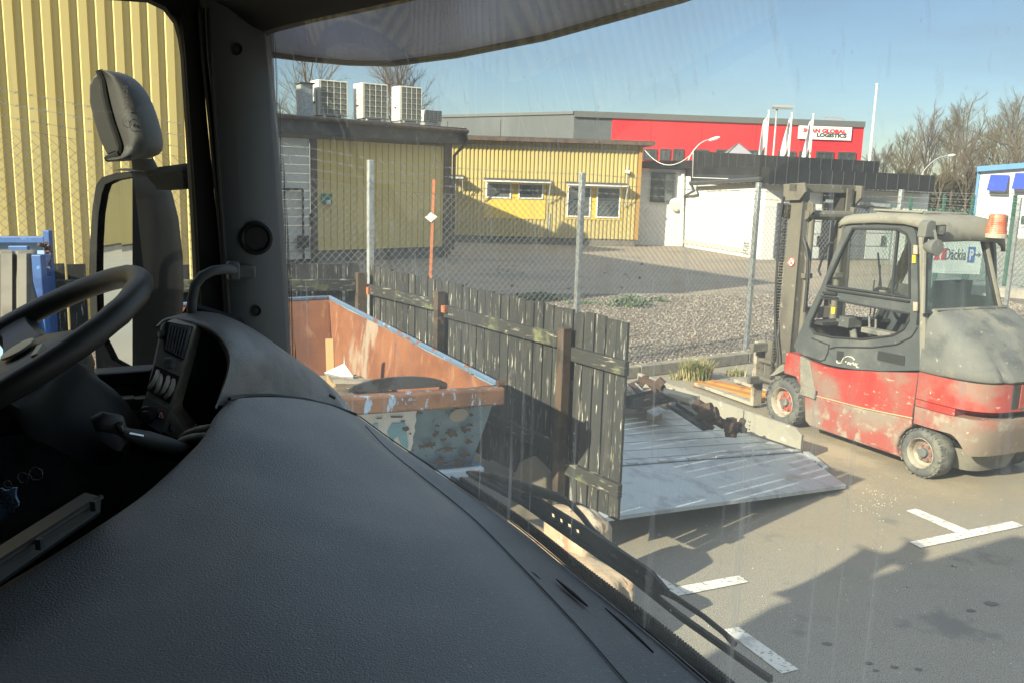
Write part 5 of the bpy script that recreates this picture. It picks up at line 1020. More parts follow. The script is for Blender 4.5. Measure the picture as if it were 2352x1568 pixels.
# stones, slabs near the truck
def rock(name, c, size, seed, mat, label, cat, ax=None):
    bm = bmesh.new(); bmesh.ops.create_icosphere(bm, subdivisions=4, radius=1.0); x, y, z = ax or (V((1, 0, 0)), V((0, 1, 0)), Zv)
    me = bpy.data.meshes.new(name)
    for v in bm.verts:
        q = v.co.copy(); k = max(abs(q.x), abs(q.y), abs(q.z)); q = q.lerp(q / k, .72)
        q = q * (1 + .10 * noise.noise(q * 1.6 + V((seed, 0, 0))) + .03 * noise.noise(q * 6 + V((seed, 3, 0))))
        v.co = V(c) + x * (q.x * size[0]) + y * (q.y * size[1]) + z * (q.z * size[2])
    bm.to_mesh(me); bm.free(); o = bpy.data.objects.new(name, me); COL.objects.link(o); me.materials.append(mat)
    me.polygons.foreach_set('use_smooth', [True] * len(me.polygons)); return tag(o, label, cat)
pR = at(1326, 1215, 4.72); ax = (V((.62, -.78, 0)), V((.78, .62, 0)), Zv)
rock('granite_block', (pR.x, pR.y, .27), (.19, .13, .32), 1.0, MAT['beige'], 'sandy pink granite block by the bottom of the board fence', 'stone', ax)
pR = gp(1285, 1270, .35); rock('granite_kerb', (pR.x, pR.y, .2), (.55, .12, .2), 5.0, MAT['beige'], 'long pale granite kerb lying under the wiper blade', 'stone', (V((.60, -.80, 0)), V((.80, .60, 0)), Zv))
pR = gp(1218, 1105, .2); m = MB(); q_ = [at(x, y, 5.2) for x, y in ((1170, 1110), (1192, 1062), (1213, 1050), (1254, 1090), (1258, 1190), (1170, 1200))]; m.prism(q_, V((.05, .06, 0))); tag(m.build('stone_slab', MAT['greystone'], bevel=.01), 'grey brown slab leaning in the shade beneath the board fence', 'stone')
# orange timbers by the kerb
for (a, b, w, h, lab) in (((760, 240), (1360, 385), .13, .06, 'near orange painted timber lying in front of the kerb'), ((880, 232), (1400, 345), .13, .06, 'rear orange painted timber closest to the kerb')):
    m = MB(); m.bar(AD(*a, .04), AD(*b, .04), w, h); tag(m.build('timber', MAT['orangewood'], bevel=.006), lab, 'timber', 'orange timbers by the kerb')
# plants
def tuft(name, c, n, rad, h, mat, label, lean=.5, w=.006, cat='plant', group=None):
    m = MB(); rg = random.Random(int(c[0] * 1000) % 977)
    for k in range(n):
        a = rg.uniform(0, 6.283); r_ = rad * rg.random() ** .6; p = V((c[0] + math.cos(a) * r_, c[1] + math.sin(a) * r_ * .55, c[2])); hh = h * rg.uniform(.4, 1.1); b = rg.uniform(0, 6.283)
        d_ = V((math.cos(b), math.sin(b), 0)); s_ = V((-d_.y, d_.x, 0)) * w; q = p + d_ * hh * lean * .3 + Zv * hh * .6; e = p + d_ * hh * lean * .9 + Zv * hh
        m.face([p - s_, p + s_, q + s_ * .7, q - s_ * .7]); m.face([q - s_ * .7, q + s_ * .7, e])
    return tag(m.build(name, mat), label, cat, group)
g = AD(760, 210, .0); tuft('grass_tuft', (g.x, g.y, 0), 800, .19, .27, MAT['grass'], 'largest tuft of green and straw grass at the kerb', .6)
g = AD(1110, 175, .0); tuft('grass_tuft', (g.x, g.y, 0), 90, .14, .13, MAT['grass'], 'thin grass tuft beside the forklift forks at the kerb', .6)
g = AD(620, 205, .0); tuft('grass_tuft', (g.x, g.y, 0), 120, .14, .11, MAT['grass'], 'small dry grass tuft left of the largest tuft', .8)
for k, (x, y, n, r_, h, lab) in enumerate(((1448, 706, 230, .42, .27, 'largest grey green weed clump on the gravel edge'), (1240, 690, 200, .55, .17, 'wide low weed clump just above the board fence top'), (1345, 700, 60, .45, .06, 'flat patch of weeds between two larger clumps'), (1515, 694, 60, .2, .10, 'small green weed to the right of the largest clump'))):
    c = gp(x, y, .1); m = MB(); rg = random.Random(k)
    for j in range(n * 5):
        a = rg.uniform(0, 6.283); rr = r_ * rg.random() ** .7; z = h * rg.random() * (1 - .5 * rr / r_); p = V((c.x + math.cos(a) * rr, c.y + math.sin(a) * rr * .5, .11 + z)); s_ = rg.uniform(.015, .04); d1 = V((rg.uniform(-1, 1), rg.uniform(-1, 1), rg.uniform(-.3, .8))).normalized() * s_; d2 = d1.cross(V((rg.uniform(-1, 1), rg.uniform(-1, 1), 1))).normalized() * s_ * .5
        m.face([p - d1, p + d2, p + d1, p - d2])
    tag(m.build('weed_clump', MAT['weed']), lab, 'weed')
# parking sign behind the forklift
pa = at(*Z4(903, 424), 19.5); pb = at(*Z4(1163, 431), 19.5); t = thing('parking_sign', 'white parking sign on two posts seen through the forklift rear window', 'sign', V(((pa.x + pb.x) / 2, pa.y, 0)))
sx = (pb - pa); sx.z = 0; wS = sx.length; sx.normalize(); sn = V((sx.y, -sx.x, 0)); c = (pa + pb) / 2; hS = .82
m = MB(); m.box(c, (wS, .03, hS), (sx, sn, Zv)); brd = m.build('board', MAT['signwhite'], t)
m = MB()
for k in (-.3, .3): p = c + sx * (wS * k) - sn * .04; m.box((p.x, p.y, (c.z + .1) / 2), (.06, .05, c.z + .1), (sx, sn, Zv))
m.build('post', MAT['green'], t)
def SG(u, v): return c + sx * (wS * u) + Zv * (hS * v) + sn * .022
lettering('Däckia', .40, SG(.02, 0.02), sx, Zv, MAT['ink'], brd, bold=.003, fit=(wS * .38, .25))
m = MB(); m.box(SG(.305, .02) + sn * .0, (wS * .13, .008, .34), (sx, sn, Zv)); m.build('blue_field', MAT['signblue'], brd); lettering('P', .26, SG(.305, .02) + sn * .010, sx, Zv, MAT['signwhite'], brd, bold=.008, fit=(wS * .07, .24))
m = MB(); p = SG(.425, .02); m.box(p - sx * .03, (.09, .008, .03), (sx, sn, Zv)); m.prism([p + sx * .01 + Zv * .06, p + sx * .07, p + sx * .01 - Zv * .06], -sn * .006); m.build('arrow', MAT['ink'], brd)
m = MB(); p = SG(-.26, 0); m.prism([p + sx * -.14 + Zv * -.12, p + sx * -.06 + Zv * .14, p + sx * .0 - Zv * .12], -sn * .006); m.prism([p + sx * .02 - Zv * .12, p + sx * .05 + Zv * .14, p + sx * .14 + Zv * .14, p + sx * .12 - Zv * .12], -sn * .006); m.build('red_mark', MAT['inkred'], brd)
# low concrete edge on the far right lot
m = MB(); a = at(2120, 610, 21).xy.to_3d(); b = at(2600, 640, 19).xy.to_3d(); m.bar(a + Zv * .16, b + Zv * .16, .4, .32); tag(m.build('low_wall', MAT['concrete']), 'low pale concrete edge behind the fence on the far right', 'wall')
m = MB(); m.face([at(2060, 580, 23).xy.to_3d() + Zv * .012, at(2700, 620, 21).xy.to_3d() + Zv * .012, at(2700, 540, 40).xy.to_3d() + Zv * .012, at(2040, 540, 40).xy.to_3d() + Zv * .012]); structure(m.build('far_pavement', MAT['concrete']))
# ================================================================== FORKLIFT
FO = V((3.51, 7.26, 0)); fx = V((-.43, .903, 0)).normalized(); fy = V((-fx.y, fx.x, 0))
FM = Matrix(((fx.x, fy.x, 0, FO.x), (fx.y, fy.y, 0, FO.y), (0, 0, 1, 0), (0, 0, 0, 1)))
FI = FM.inverted()
def S_(x, y, yo=0.0): return FI @ onpl(*Z4(x, y), FM @ V((0, yo, 0)), fy)
def Rr(x, y, xo=0.0): return FI @ onpl(*Z4(x, y), FM @ V((xo, 0, 0)), fx)
fork = thing('forklift', 'dusty red and black electric forklift with amber beacon and raised cab', 'forklift', FM @ V((.8, -.58, 0)))
def FB(): return MB(FM)
def wheel(x, y, r_, w, s, hubm):
    o = V((x, y, r_)); a = V((0, s, 0)); m = FB(); n = 40
    prof = [(-w, r_ * .55), (-w, r_ * .80), (-w + .012, r_ * .90), (-w + .04, r_ * .985), (-w * .5, r_), (-.04, r_ * .985), (-.012, r_ * .915), (-.004, r_ * .86), (0, r_ * .78), (-.004, r_ * .66), (-.012, r_ * .61), (-.05, r_ * .58)]
    m.lathe(o, a, prof, n); i0 = len(m.v)
    for k in range(26):                               # shoulder lugs
        t = 2 * math.pi * k / 26; c = o + a * -.030 + V((math.cos(t), 0, math.sin(t))) * (r_ * .965); m.box(c, (.03, .05, r_ * .055), (V((-math.sin(t), 0, math.cos(t))), V((0, 1, 0)), V((math.cos(t), 0, math.sin(t)))))
    wo_ = m.build('wheel', MAT['tyre'], fork, smooth=True, autos=35)
    m = FB(); m.lathe(o, a, [(-.006, r_ * .62), (0, r_ * .60), (-.012, r_ * .56), (-.06, r_ * .53), (-.085, r_ * .42), (-.085, 0)], 32); m.build('rim', MAT['rim'], wo_, smooth=True, autos=35)
    m = FB(); m.lathe(o, a, [(-.084, r_ * .42), (-.066, r_ * .38), (-.060, r_ * .22), (-.060, 0)], 24)
    hb = m.build('hub', hubm, wo_, smooth=True, autos=30)
    m = FB(); m.lathe(o, a, [(-.062, r_ * .19), (-.03, r_ * .18), (-.025, r_ * .14), (-.025, 0)], 16)
    for k in range(6): t = k * 1.047; m.lathe(o + V((math.cos(t), 0, math.sin(t))) * (r_ * .30), a, [(-.062, .016), (-.05, .016), (-.05, 0)], 6)
    m.build('hub_cap', MAT['hubgrey'], wo_)
    m = FB(); m.lathe(o, a, [(-w + .03, r_ * .58), (-w + .03, 0)], 20); m.build('rim_back', MAT['rim'], wo_)
wheel(1.70, 0, .250, .20, 1, MAT['hubred']); hubf = pm('dusty red hub', (.20, .085, .06), .8, 0, [((.26, .2, .15), 16, .45, .6, U), ((.42, .06, .03), 12, .62, .66, U)])
wheel(0.0, 0, .215, .21, 1, hubf); wheel(1.70, -1.16, .250, .20, -1, MAT['hubred']); wheel(0.0, -1.18, .215, .21, -1, hubf)

up_ = [(340, 925), (410, 952), (480, 968), (700, 980), (866, 984), (838, 1198), (600, 1150), (375, 1092), (318, 1072), (300, 1040), (280, 1002), (224, 985), (237, 888), (300, 905)]
lo_ = [(318, 1075), (375, 1095), (600, 1153), (838, 1201), (833, 1238), (795, 1258), (768, 1292), (754, 1335), (757, 1372), (778, 1386), (345, 1238), (322, 1212)]
m = FB(); m.prism([S_(*q, -.015) for q in up_], (0, -1.10, 0)); m.build('upper_body', MAT['fl_red'], fork, bevel=.022, seg=3)
m = FB(); m.prism([S_(*q, -.004) for q in lo_], (0, -1.13, 0)); m.build('lower_body', MAT['fl_redlow'], fork, bevel=.022, seg=3)
m = FB(); m.prism([S_(*q, .0) for q in ((300, 905), (345, 928), (372, 1080), (318, 1068), (300, 1030))], (0, -.05, 0)); m.build('front_post', MAT['fl_roof'], fork, bevel=.01)
m = FB(); a = S_(306, 1064, .02); b = S_(374, 1088, .02); m.bar(a, b, .09, .022, up=(0, 1, 0)); m.prism([S_(*q, .0) for q in ((155, 1002), (205, 950), (222, 942), (224, 975), (180, 996))], (0, -.16, .0)); m.build('step_plate', MAT['fl_roof'], fork, bevel=.004)
# seam and crease scuffs
m = FB(); m.tube([S_(866, 985, -.012), S_(852, 1090, -.010), S_(836, 1200, -.004), S_(834, 1236, .0)], .006, 6); m.build('panel_seam', MAT['blackrubber'], fork)
m = FB(); pts = [S_(375, 1093, -.002), S_(480, 1120, -.0), S_(600, 1151, .0), S_(720, 1176, .0), S_(836, 1199, .0)]; m.tube(pts, .006, 6); m.build('crease', pm('scraped edge', (.42, .30, .18), .7), fork)
# underside, dark
m = FB(); m.box((.85, -.58, .30), (2.0, .74, .30)); m.box((1.72, -.58, .40), (.5, .74, .4)); m.build('underframe', MAT['darkmast'], fork)

# counterweight
def shell(z_of, d_of, name, mat, t0=0.0, t1=math.pi, nt_=40, nv=6, p=.55, ymid=-.585, half=.585, x0=.10, smooth=True, inset=None):
    rows = []
    for j in range(nv + 1):
        v = j / nv; row = []
        for k in range(nt_ + 1):
            t = t0 + (t1 - t0) * k / nt_; c = math.cos(t); s = math.sin(t); z = z_of(t, v); h, d = d_of(t, z)
            ins = inset(t) if inset else 0
            row.append(V((x0 - (d - ins) * (abs(s) ** p), ymid + (h - ins) * math.copysign(abs(c) ** p, c), z)))
        rows.append(row)
    m = FB(); m.rows(rows); m.face(rows[0]); m.face(rows[-1][::-1]); return m.build(name, mat, fork, smooth=smooth, autos=50)
def sm(a, b, x): x = max(0, min(1, (x - a) / (b - a))); return x * x * (3 - 2 * x)
def lowz(t): k = min(t, math.pi - t); return .455 - .175 * sm(.35, .95, k)
cwd = lambda t, z: (.585 - .03 * max(0, .6 - z), .60 - .35 * max(0, .55 - z) + .02)
shell(lambda t, v: .905 - (.905 - .675) * v, cwd, 'counterweight', MAT['fl_red'])
shell(lambda t, v: .668 - (.668 - .612) * v, cwd, 'counterweight_band', MAT['fl_red'], inset=lambda t: .13 * sm(.42, .5, min(t, math.pi - t)))
shell(lambda t, v: .605 - (.605 - lowz(t)) * v, cwd, 'counterweight_base', MAT['fl_redlow'])
m = FB(); q = [Rr(*a, -.36) for a in ((1045, 1312), (1125, 1360), (1140, 1436), (1085, 1420))]
rows = []
for z, d, h in ((.30, .42, .42), (.18, .40, .36), (.09, .37, .30)):
    rows.append([V((.1 - d * abs(math.sin(t)) ** .5, -.585 + h * math.copysign(abs(math.cos(t)) ** .5, math.cos(t)), z)) for t in [math.pi * k / 20 for k in range(21)]])
m.rows(rows); m.face(rows[-1][::-1]); m.build('bumper', MAT['fl_roof'], fork, smooth=True, autos=40)
m = FB(); m.box((-.505, -.40, .80), (.03, .09, .20)); m.build('tow_slot_shade', MAT['darkmast'], fork); m = FB(); m.box((-.512, -.475, .80), (.03, .06, .20)); m.build('tow_panel', MAT['fl_red'], fork)  # dark box on the surface stands for the shade inside the hitch slot
m = FB(); m.lathe((-.46, -.44, .70), V((0, 0, 1)), [(-.05, .028), (.04, .028), (.05, .02), (.05, 0)], 12); m.lathe((-.46, -.44, .60), V((0, 0, 1)), [(-.05, .022), (.1, .022)], 10); m.build('tow_pin', MAT['darkmast'], fork)

# hood
hp = [(1.44, -.02, .465), (1.425, .03, .475), (1.39, .12, .49), (1.33, .235, .515), (1.25, .345, .54), (1.15, .44, .562), (1.05, .525, .578), (.98, .575, .586), (.93, .60, .588), (.912, .585, .58)]
rows = []
for z, d, h in hp:
    row = []
    for k in range(41):
        t = math.pi * k / 40; c = math.cos(t); s = math.sin(t); dd = d + .04
        gro = .035 * math.exp(-((t - 1.25) / .05) ** 2) * sm(1.2, 1.05, z)
        row.append(V((.095 - (dd - gro) * abs(s) ** .62, -.53 - .055 * (1.44 - z) / .53 + (h - gro * .3) * math.copysign(abs(c) ** .5, c), z)))
    rows.append(row)
m = FB(); m.rows(rows); m.face(rows[0]); m.face(rows[-1][::-1]); m.build('battery_hood', MAT['fl_grey'], fork, smooth=True, autos=60)
m = FB()
for k in range(6): m.box((.045 - .002 * k, -.14 - k * .145, 1.425), (.012, .12, .012))
m.build('hood_vent', MAT['darkmast'], fork)

# cab side panel / door
door_out = [(530, 256), (575, 253), (780, 260), (832, 285), (850, 325), (857, 420), (860, 600), (858, 700), (852, 760), (888, 790), (889, 972), (700, 976), (560, 968), (480, 955), (415, 940), (350, 915), (285, 886), (272, 858), (300, 790), (345, 690), (400, 580), (470, 405)]
hole1 = [(552, 302), (765, 307), (806, 330), (820, 372), (822, 632), (700, 612), (428, 573), (440, 540), (500, 405)]
hole2 = [(402, 634), (470, 640), (560, 660), (820, 706), (815, 740), (792, 780), (742, 808), (600, 826), (450, 816), (368, 798), (347, 772), (352, 745)]
m = FB(); m.prism([S_(*q, -.005) for q in door_out], (0, -.035, 0), [[S_(*q, -.005) for q in hole1], [S_(*q, -.005) for q in hole2]]); sidep = m.build('cab_door', MAT['fl_black'], fork)
def frame_tube(pts, r_, mat, name, par): m = FB(); m.tube([S_(*q, .003) for q in pts], r_, 6, closed=True); return m.build(name, mat, par)
frame_tube(hole1, .012, MAT['blackrubber'], 'window_seal', sidep); frame_tube(hole2, .009, MAT['blackrubber'], 'window_seal', sidep)
m = FB(); m.bar(S_(768, 308, -.02), S_(738, 618, -.02), .02, .022, up=(0, 1, 0)); m.bar(S_(428, 590, .004), S_(822, 648, .004), .012, .03, up=(0, 1, 0)); m.build('window_bar', MAT['blackrubber'], sidep)
m = FB(); m.prism([S_(*q, -.022) for q in hole1], (0, -.004, 0)); m.build('door_glass', MAT['glassclear'], sidep)
m = FB(); m.bar(S_(412, 606, .01), S_(475, 612, .01), .02, .035, up=(0, 1, 0)); m.bar(S_(400, 622, .008), S_(482, 632, .008), .012, .012, up=(0, 1, 0)); m.build('door_handle', MAT['blackrubber'], sidep)
m = FB(); m.prism([S_(*q, .0) for q in ((836, 428), (850, 428), (850, 465), (834, 465))], (0, .003, 0)); m.prism([S_(*q, -.16) for q in ((452, 672), (470, 674), (465, 708), (450, 705))], (0, .003, 0)); m.build('warning_label', MAT['yellowsticker'], sidep)
m = FB(); m.prism([S_(*q, .0) for q in ((674, 880), (800, 905), (796, 950), (668, 922))], (0, .003, 0)); m.prism([S_(*q, .0) for q in ((478, 880), (508, 884), (506, 926), (476, 922))], (0, .003, 0)); m.build('dark_patch', MAT['blackrubber'], sidep)
m = FB()                                              # what is left of the peeled lettering
for pth in (((476, 925), (478, 936), (490, 938), (500, 936)), ((500, 930), (506, 920), (510, 912)), ((516, 910), (528, 906), (545, 909), (556, 917), (560, 924)), ((528, 944), (532, 934), (536, 944)), ((540, 936), (542, 948)), ((548, 940), (554, 936), (558, 948)), ((566, 938), (563, 950)), ((574, 942), (568, 948), (572, 958), (580, 960)), ((522, 934), (518, 930))):
    for a, b in zip(pth, pth[1:]):
        if rnd.random() < .95: m.bar(S_(*a, .001), S_(*b, .001), .006, .012, up=(0, 1, 0))
m.build('peeled_lettering', pm('peeled white', (.6, .57, .48), .8), sidep)
m = FB(); m.tube([S_(*q, .003) for q in ((355, 820), (400, 838), (440, 852), (432, 890), (418, 922), (400, 928), (330, 905))], .006, 5); m.tube([S_(*q, .003) for q in ((442, 870), (470, 862), (640, 865), (760, 850), (830, 815), (858, 770))], .006, 5); m.build('panel_edge', MAT['blackrubber'], sidep)
m = FB(); m.prism([S_(*q, .004) for q in ((860, 330), (882, 345), (892, 420), (894, 700), (893, 974), (868, 972), (866, 760), (868, 640), (866, 440))], (0, -.05, 0)); m.build('rear_pillar', MAT['fl_roof'], fork, bevel=.01)
m = FB(); 
for y_ in (400, 670): m.prism([S_(*q, .014) for q in ((838, y_ - 20), (858, y_ - 18), (858, y_ + 25), (838, y_ + 23))], (0, -.012, 0))
m.build('hinge', MAT['rim'], fork)
# far side of the cab: open frame
m = FB(); yo = -.97
far_out = [(530, 256), (780, 260), (832, 285), (850, 325), (858, 420), (862, 700), (840, 720), (395, 640), (400, 580), (470, 405)]
def far_pt(q): p = S_(*q, -.005); return V((p.x, yo, p.z))
m.prism([far_pt(q) for q in far_out], (0, -.035, 0), [[far_pt(q) for q in ((552, 302), (780, 310), (815, 340), (822, 640), (428, 573), (500, 405))]]); m.build('far_door', MAT['fl_black'], fork)
m = FB(); pz = [far_pt(q) for q in ((395, 640), (860, 715), (889, 972), (700, 976), (415, 940), (285, 886), (300, 790))]; m.prism(pz, (0, -.035, 0)); m.build('far_panel', MAT['fl_black'], fork)
# floor and front cowl
m = FB(); m.box((.75, -.5, .915), (1.35, .9, .03)); m.box((1.45, -.5, .98), (.05, .92, .30)); m.box((1.38, -.5, 1.12), (.18, .9, .03)); m.build('cab_floor', MAT['darkmast'], fork)
m = FB(); m.tube([V((1.50, -.96, 1.0)), V((1.05, -.93, 2.13))], .028, 8); m.tube([V((1.2, -.93, 1.75)), V((1.5, -.05, 1.13))], .006, 5) if 0 else None; m.build('front_pillar', MAT['fl_black'], fork)
# roof
xs = [(1.13, 2.125), (1.10, 2.155), (1.0, 2.175), (.7, 2.20), (.4, 2.205), (.25, 2.185), (.15, 2.14), (.115, 2.08), (.10, 2.00)]; ys = [(.012, -.075), (.008, -.03), (-.03, -.006), (-.12, 0), (-.45, .008), (-.70, 0), (-.80, -.008), (-.86, -.04), (-.88, -.085)]
m = FB(); m.rows([[V((x, y if i < 6 else y - .05 * min(1, max(0, x - .2)), z + dz)) for i, (y, dz) in enumerate(ys)] for x, z in xs]); m.build('cab_roof', MAT['fl_roof'], fork, smooth=True, solid=.035, autos=60)
m = FB(); m.box((.62, -.42, 2.225), (.55, .55, .02)); m.bar(V((.85, -.1, 2.235)), V((.35, -.14, 2.235)), .03, .02); m.build('roof_hatch', MAT['fl_roof'], fork, bevel=.008)
# rear window
def rw(x, y):
    f = (700 - y) / 355.0; return Rr(x, y, .085 + .075 * f)
rwp = [rw(898, 346), rw(1160, 342), rw(1238, 690), rw(894, 703)]
m = FB(); m.prism(rwp, (.004, 0, 0)); rwin = m.build('rear_window', MAT['flglass'], fork)
m = FB()
for a, b in zip(rwp, rwp[1:] + rwp[:1]): m.tube([a, b], .014, 6)
m.build('window_seal', MAT['blackrubber'], rwin)
m = FB(); m.tube([rw(1175, 345), rw(1252, 700)], .028, 8); m.tube([rw(893, 340), rw(884, 705)], .02, 8); m.build('rear_frame', MAT['fl_roof'], fork)
m = FB(); m.tube([rw(1162, 350) + V((.5, 0, 0)), rw(1180, 690) + V((.6, 0, 0))], .02, 6); m.build('far_pillar', MAT['fl_black'], fork)
# beacon
bc = Rr(1228, 346, .06); m = FB(); m.lathe(bc, V((0, 0, 1)), [(0, .095), (.03, .095), (.035, .09)], 20); m.build('beacon_base', MAT['rim'], fork)
m = FB(); prof = [(.035, .088)]
for k in range(8): prof += [(.045 + k * .018, .086 - k * .0022), (.054 + k * .018, .083 - k * .0022)]
prof += [(.20, .060), (.205, 0)]; m.lathe(bc, V((0, 0, 1)), prof, 24); m.build('beacon', MAT['beacon'], fork)
m = FB(); m.bar(bc + V((.02, .0, .02)), bc + V((.10, .16, .05)), .035, .03); m.bar(bc + V((0, -.09, .0)), bc + V((0, -.09, .19)), .05, .025, up=(0, 1, 0)); m.build('beacon_bracket', MAT['fl_roof'], fork)
# rear lamps and mirror
lc = Rr(948, 392, -.02); m = FB(); m.lathe(lc + V((.05, 0, 0)), V((-1, .1, 0)), [(-.05, 0), (-.05, .035), (0, .06), (.05, .068), (.07, .064), (.075, 0)], 20); m.bar(lc + V((.0, 0, .03)), lc + V((.02, .02, .14)), .03, .02); m.build('work_light', MAT['fl_grey'], fork, smooth=True, autos=30)
m = FB(); m.prism([Rr(*q, .03) for q in ((893, 345), (905, 278), (925, 262), (948, 268), (950, 345))], (.08, 0, 0)); m.build('rear_lamp_box', MAT['fl_grey'], fork, bevel=.008)
m = FB(); m.prism([Rr(*q, .03) for q in ((958, 287), (998, 284), (992, 336), (954, 338))], (.03, 0, 0)); mb_ = m.build('mirror_shell', MAT['blackrubber'], fork, bevel=.005); m = FB(); m.prism([Rr(*q, .026) for q in ((964, 292), (992, 290), (987, 330), (960, 331))], (.003, 0, 0)); m.build('mirror_glass', MAT['hubgrey'], mb_)
# seat, wheel, levers
m = FB(); m.rows([[V((.28 + .07 * (z - .95) * -1 + (.10 if z < 1.0 else 0) - (.03 if abs(y) > .18 else 0), -.42 + y, z)) for y in (-.25, -.18, 0, .18, .25)] for z in (.95, 1.1, 1.3, 1.5, 1.62, 1.66)]); m.box((.55, -.42, 1.02), (.48, .46, .12)); m.box((.30, -.42, 1.25), (.10, .44, .5)); m.build('seat', MAT['blacksoft'], fork, smooth=True, autos=40, bevel=.02)
sw_c = V((1.02, -.62, 1.40)); wa = V((-.45, 0, .9)).normalized(); wu = V((0, 1, 0)); wv = wa.cross(wu)
m = FB(); m.tube([sw_c + (wu * math.cos(2 * math.pi * k / 24) + wv * math.sin(2 * math.pi * k / 24)) * .155 for k in range(24)], .016, 8, closed=True); m.tube([sw_c - wu * .15, sw_c + wu * .15], .014, 6); m.tube([sw_c, sw_c - wa * .45], .03, 8); k_ = sw_c + wu * .12 + wv * .05; m.lathe(k_, wa, [(0, .015), (.05, .015), (.06, .028), (.10, .026), (.11, 0)], 10); m.build('steering_wheel', MAT['blackrubber'], fork, smooth=True, autos=40)
m = FB(); m.box((.72, -.18, 1.13), (.34, .10, .05)); m.tube([V((.85, -.2, 1.13)), V((.87, -.2, 1.25))], .012, 6); m.tube([V((.78, -.2, 1.13)), V((.79, -.2, 1.24))], .012, 6); m.box((1.25, -.35, 1.14), (.16, .18, .10)); m.tube([V((1.25, -.4, 1.1)), V((1.1, -.3, .95))], .035, 8); m.box((.62, -.12, 1.05), (.3, .06, .03)); m.build('control_console', MAT['fl_grey'], fork, bevel=.01)
m = FB(); m.tube([V((1.32, -.75, 1.12)), V((1.15, -.6, 1.55)), V((1.12, -.55, 1.7))], .008, 5); m.tube([V((1.32, -.70, 1.12)), V((1.17, -.55, 1.55))], .006, 5); m.bar(V((1.2, -.68, 1.48)), V((1.08, -.46, 1.82)), .012, .02); m.build('wiper_arm', MAT['blackrubber'], fork)
# mast
ml, mr_ = -.26, -.92; xm = 2.0
m = FB()
for y in (ml, mr_):
    m.box((xm, y, 1.26), (.19, .035, 2.32)); m.box((xm + .085, y - .03 * (1 if y == ml else -1), 1.26), (.02, .09, 2.32)); m.box((xm - .085, y - .03 * (1 if y == ml else -1), 1.26), (.02, .09, 2.32))
m.build('mast_channel', MAT['mast'], fork, bevel=.004)
m = FB()
for y in (ml - .07, mr_ + .07): m.box((xm - .01, y, 1.22), (.13, .05, 2.2))
m.build('inner_channel', MAT['darkmast'], fork, bevel=.004)
m = FB(); m.prism([S_(*q, -.19) for q in ((222, 92), (320, 84), (326, 128), (296, 168), (222, 170))], (0, -.03, 0)); m.box((xm, (ml + mr_) / 2 - .02, 2.41), (.12, .84, .085)); p = [V((xm + .07, -1.02, 2.45)), V((xm - .14, -1.02, 2.45)), V((xm - .14, -1.02, 2.32)), V((xm - .02, -1.02, 2.20)), V((xm + .07, -1.02, 2.24))]; m.prism(p, (0, .035, 0)); m.build('mast_head', MAT['mast'], fork, bevel=.006)
m = FB(); m.tube([V((xm - .1, ml - .03, 2.14)), V((xm - .1, mr_ + .0, 2.14))], .05, 12); m.prism([S_(*q, -.31) for q in ((300, 190), (312, 174), (345, 168), (362, 185), (362, 225), (345, 247), (305, 242))], (0, -.04, 0)); m.prism([V((xm - .15, mr_ - .02, 2.22)), V((xm - .04, mr_ - .02, 2.24)), V((xm - .02, mr_ - .02, 2.02)), V((xm - .12, mr_ - .02, 1.98))], (0, .04, 0)); m.build('cross_tube', MAT['mast'], fork, bevel=.005)
m = FB(); m.box((xm - .06, (ml + mr_) / 2, 1.12), (.06, .70, .12)); m.box((xm - .05, (ml + mr_) / 2, .40), (.06, .70, .16)); m.build('cross_member', MAT['mast'], fork, bevel=.005)
m = FB()
for y in (ml - .12, mr_ + .12): m.tube([V((xm - .1, y, .3)), V((xm - .1, y, 1.20))], .042, 12); m.tube([V((xm - .1, y, 1.20)), V((xm - .1, y, 2.12))], .034, 12); m.box((xm - .1, y + .02, 1.52), (.1, .1, .05))
m.build('lift_cylinder', MAT['mast'], fork, smooth=True, autos=40)
m = FB()
for k in range(62): z = .30 + k * .030; m.box((xm + .118, ml + .035, z), (.034 if k % 2 else .026, .03, .022))
m.box((xm + .118, ml + .03, 2.17), (.11, .05, .13)); m.build('lift_chain', MAT['chain'], fork)
m = FB(); m.tube([S_(*q, -.17) for q in ((222, 150), (208, 260), (198, 400), (188, 560), (183, 700), (186, 800), (196, 900), (198, 985))], .013, 6); m.tube([S_(*q, -.30) for q in ((275, 265), (290, 300), (318, 350), (332, 400), (338, 450), (335, 560), (322, 700))], .014, 6); m.tube([S_(*q, -.36) for q in ((330, 440), (333, 560), (326, 690))], .011, 6)
m.tube([S_(*q, -.05) for q in ((463, 372), (440, 370), (425, 400), (405, 450), (390, 500), (400, 525))], .011, 6); m.tube([V((xm - .12, mr_ + .02, 2.0)), V((xm - .16, mr_ + .03, 1.5)), V((xm - .14, mr_ + .03, .6))], .014, 6); m.build('hose', MAT['hose'], fork)
m = FB(); c = S_(262, 461, -.238); m.lathe(c, V((0, 1, 0)), [(0, .045), (.004, .045), (.004, 0)], 20); st = m.build('round_sticker', MAT['whitesticker'], fork)
m = FB(); m.tube([c + V((.042 * math.cos(k * .314), .006, .042 * math.sin(k * .314))) for k in range(20)], .0045, 4, closed=True); m.bar(c + V((.03, .006, .03)), c + V((-.03, .006, -.03)), .005, .007, up=(0, 1, 0)); m.build('red_ring', MAT['redsticker'], st); m = FB(); m.bar(c + V((0, .005, .025)), c + V((.004, .005, -.01)), .004, .014, up=(0, 1, 0)); m.bar(c + V((0, .005, -.01)), c + V((-.014, .005, -.03)), .004, .009, up=(0, 1, 0)); m.bar(c + V((.004, .005, -.01)), c + V((.018, .005, -.028)), .004, .009, up=(0, 1, 0)); m.build('black_figure', MAT['ink'], st)
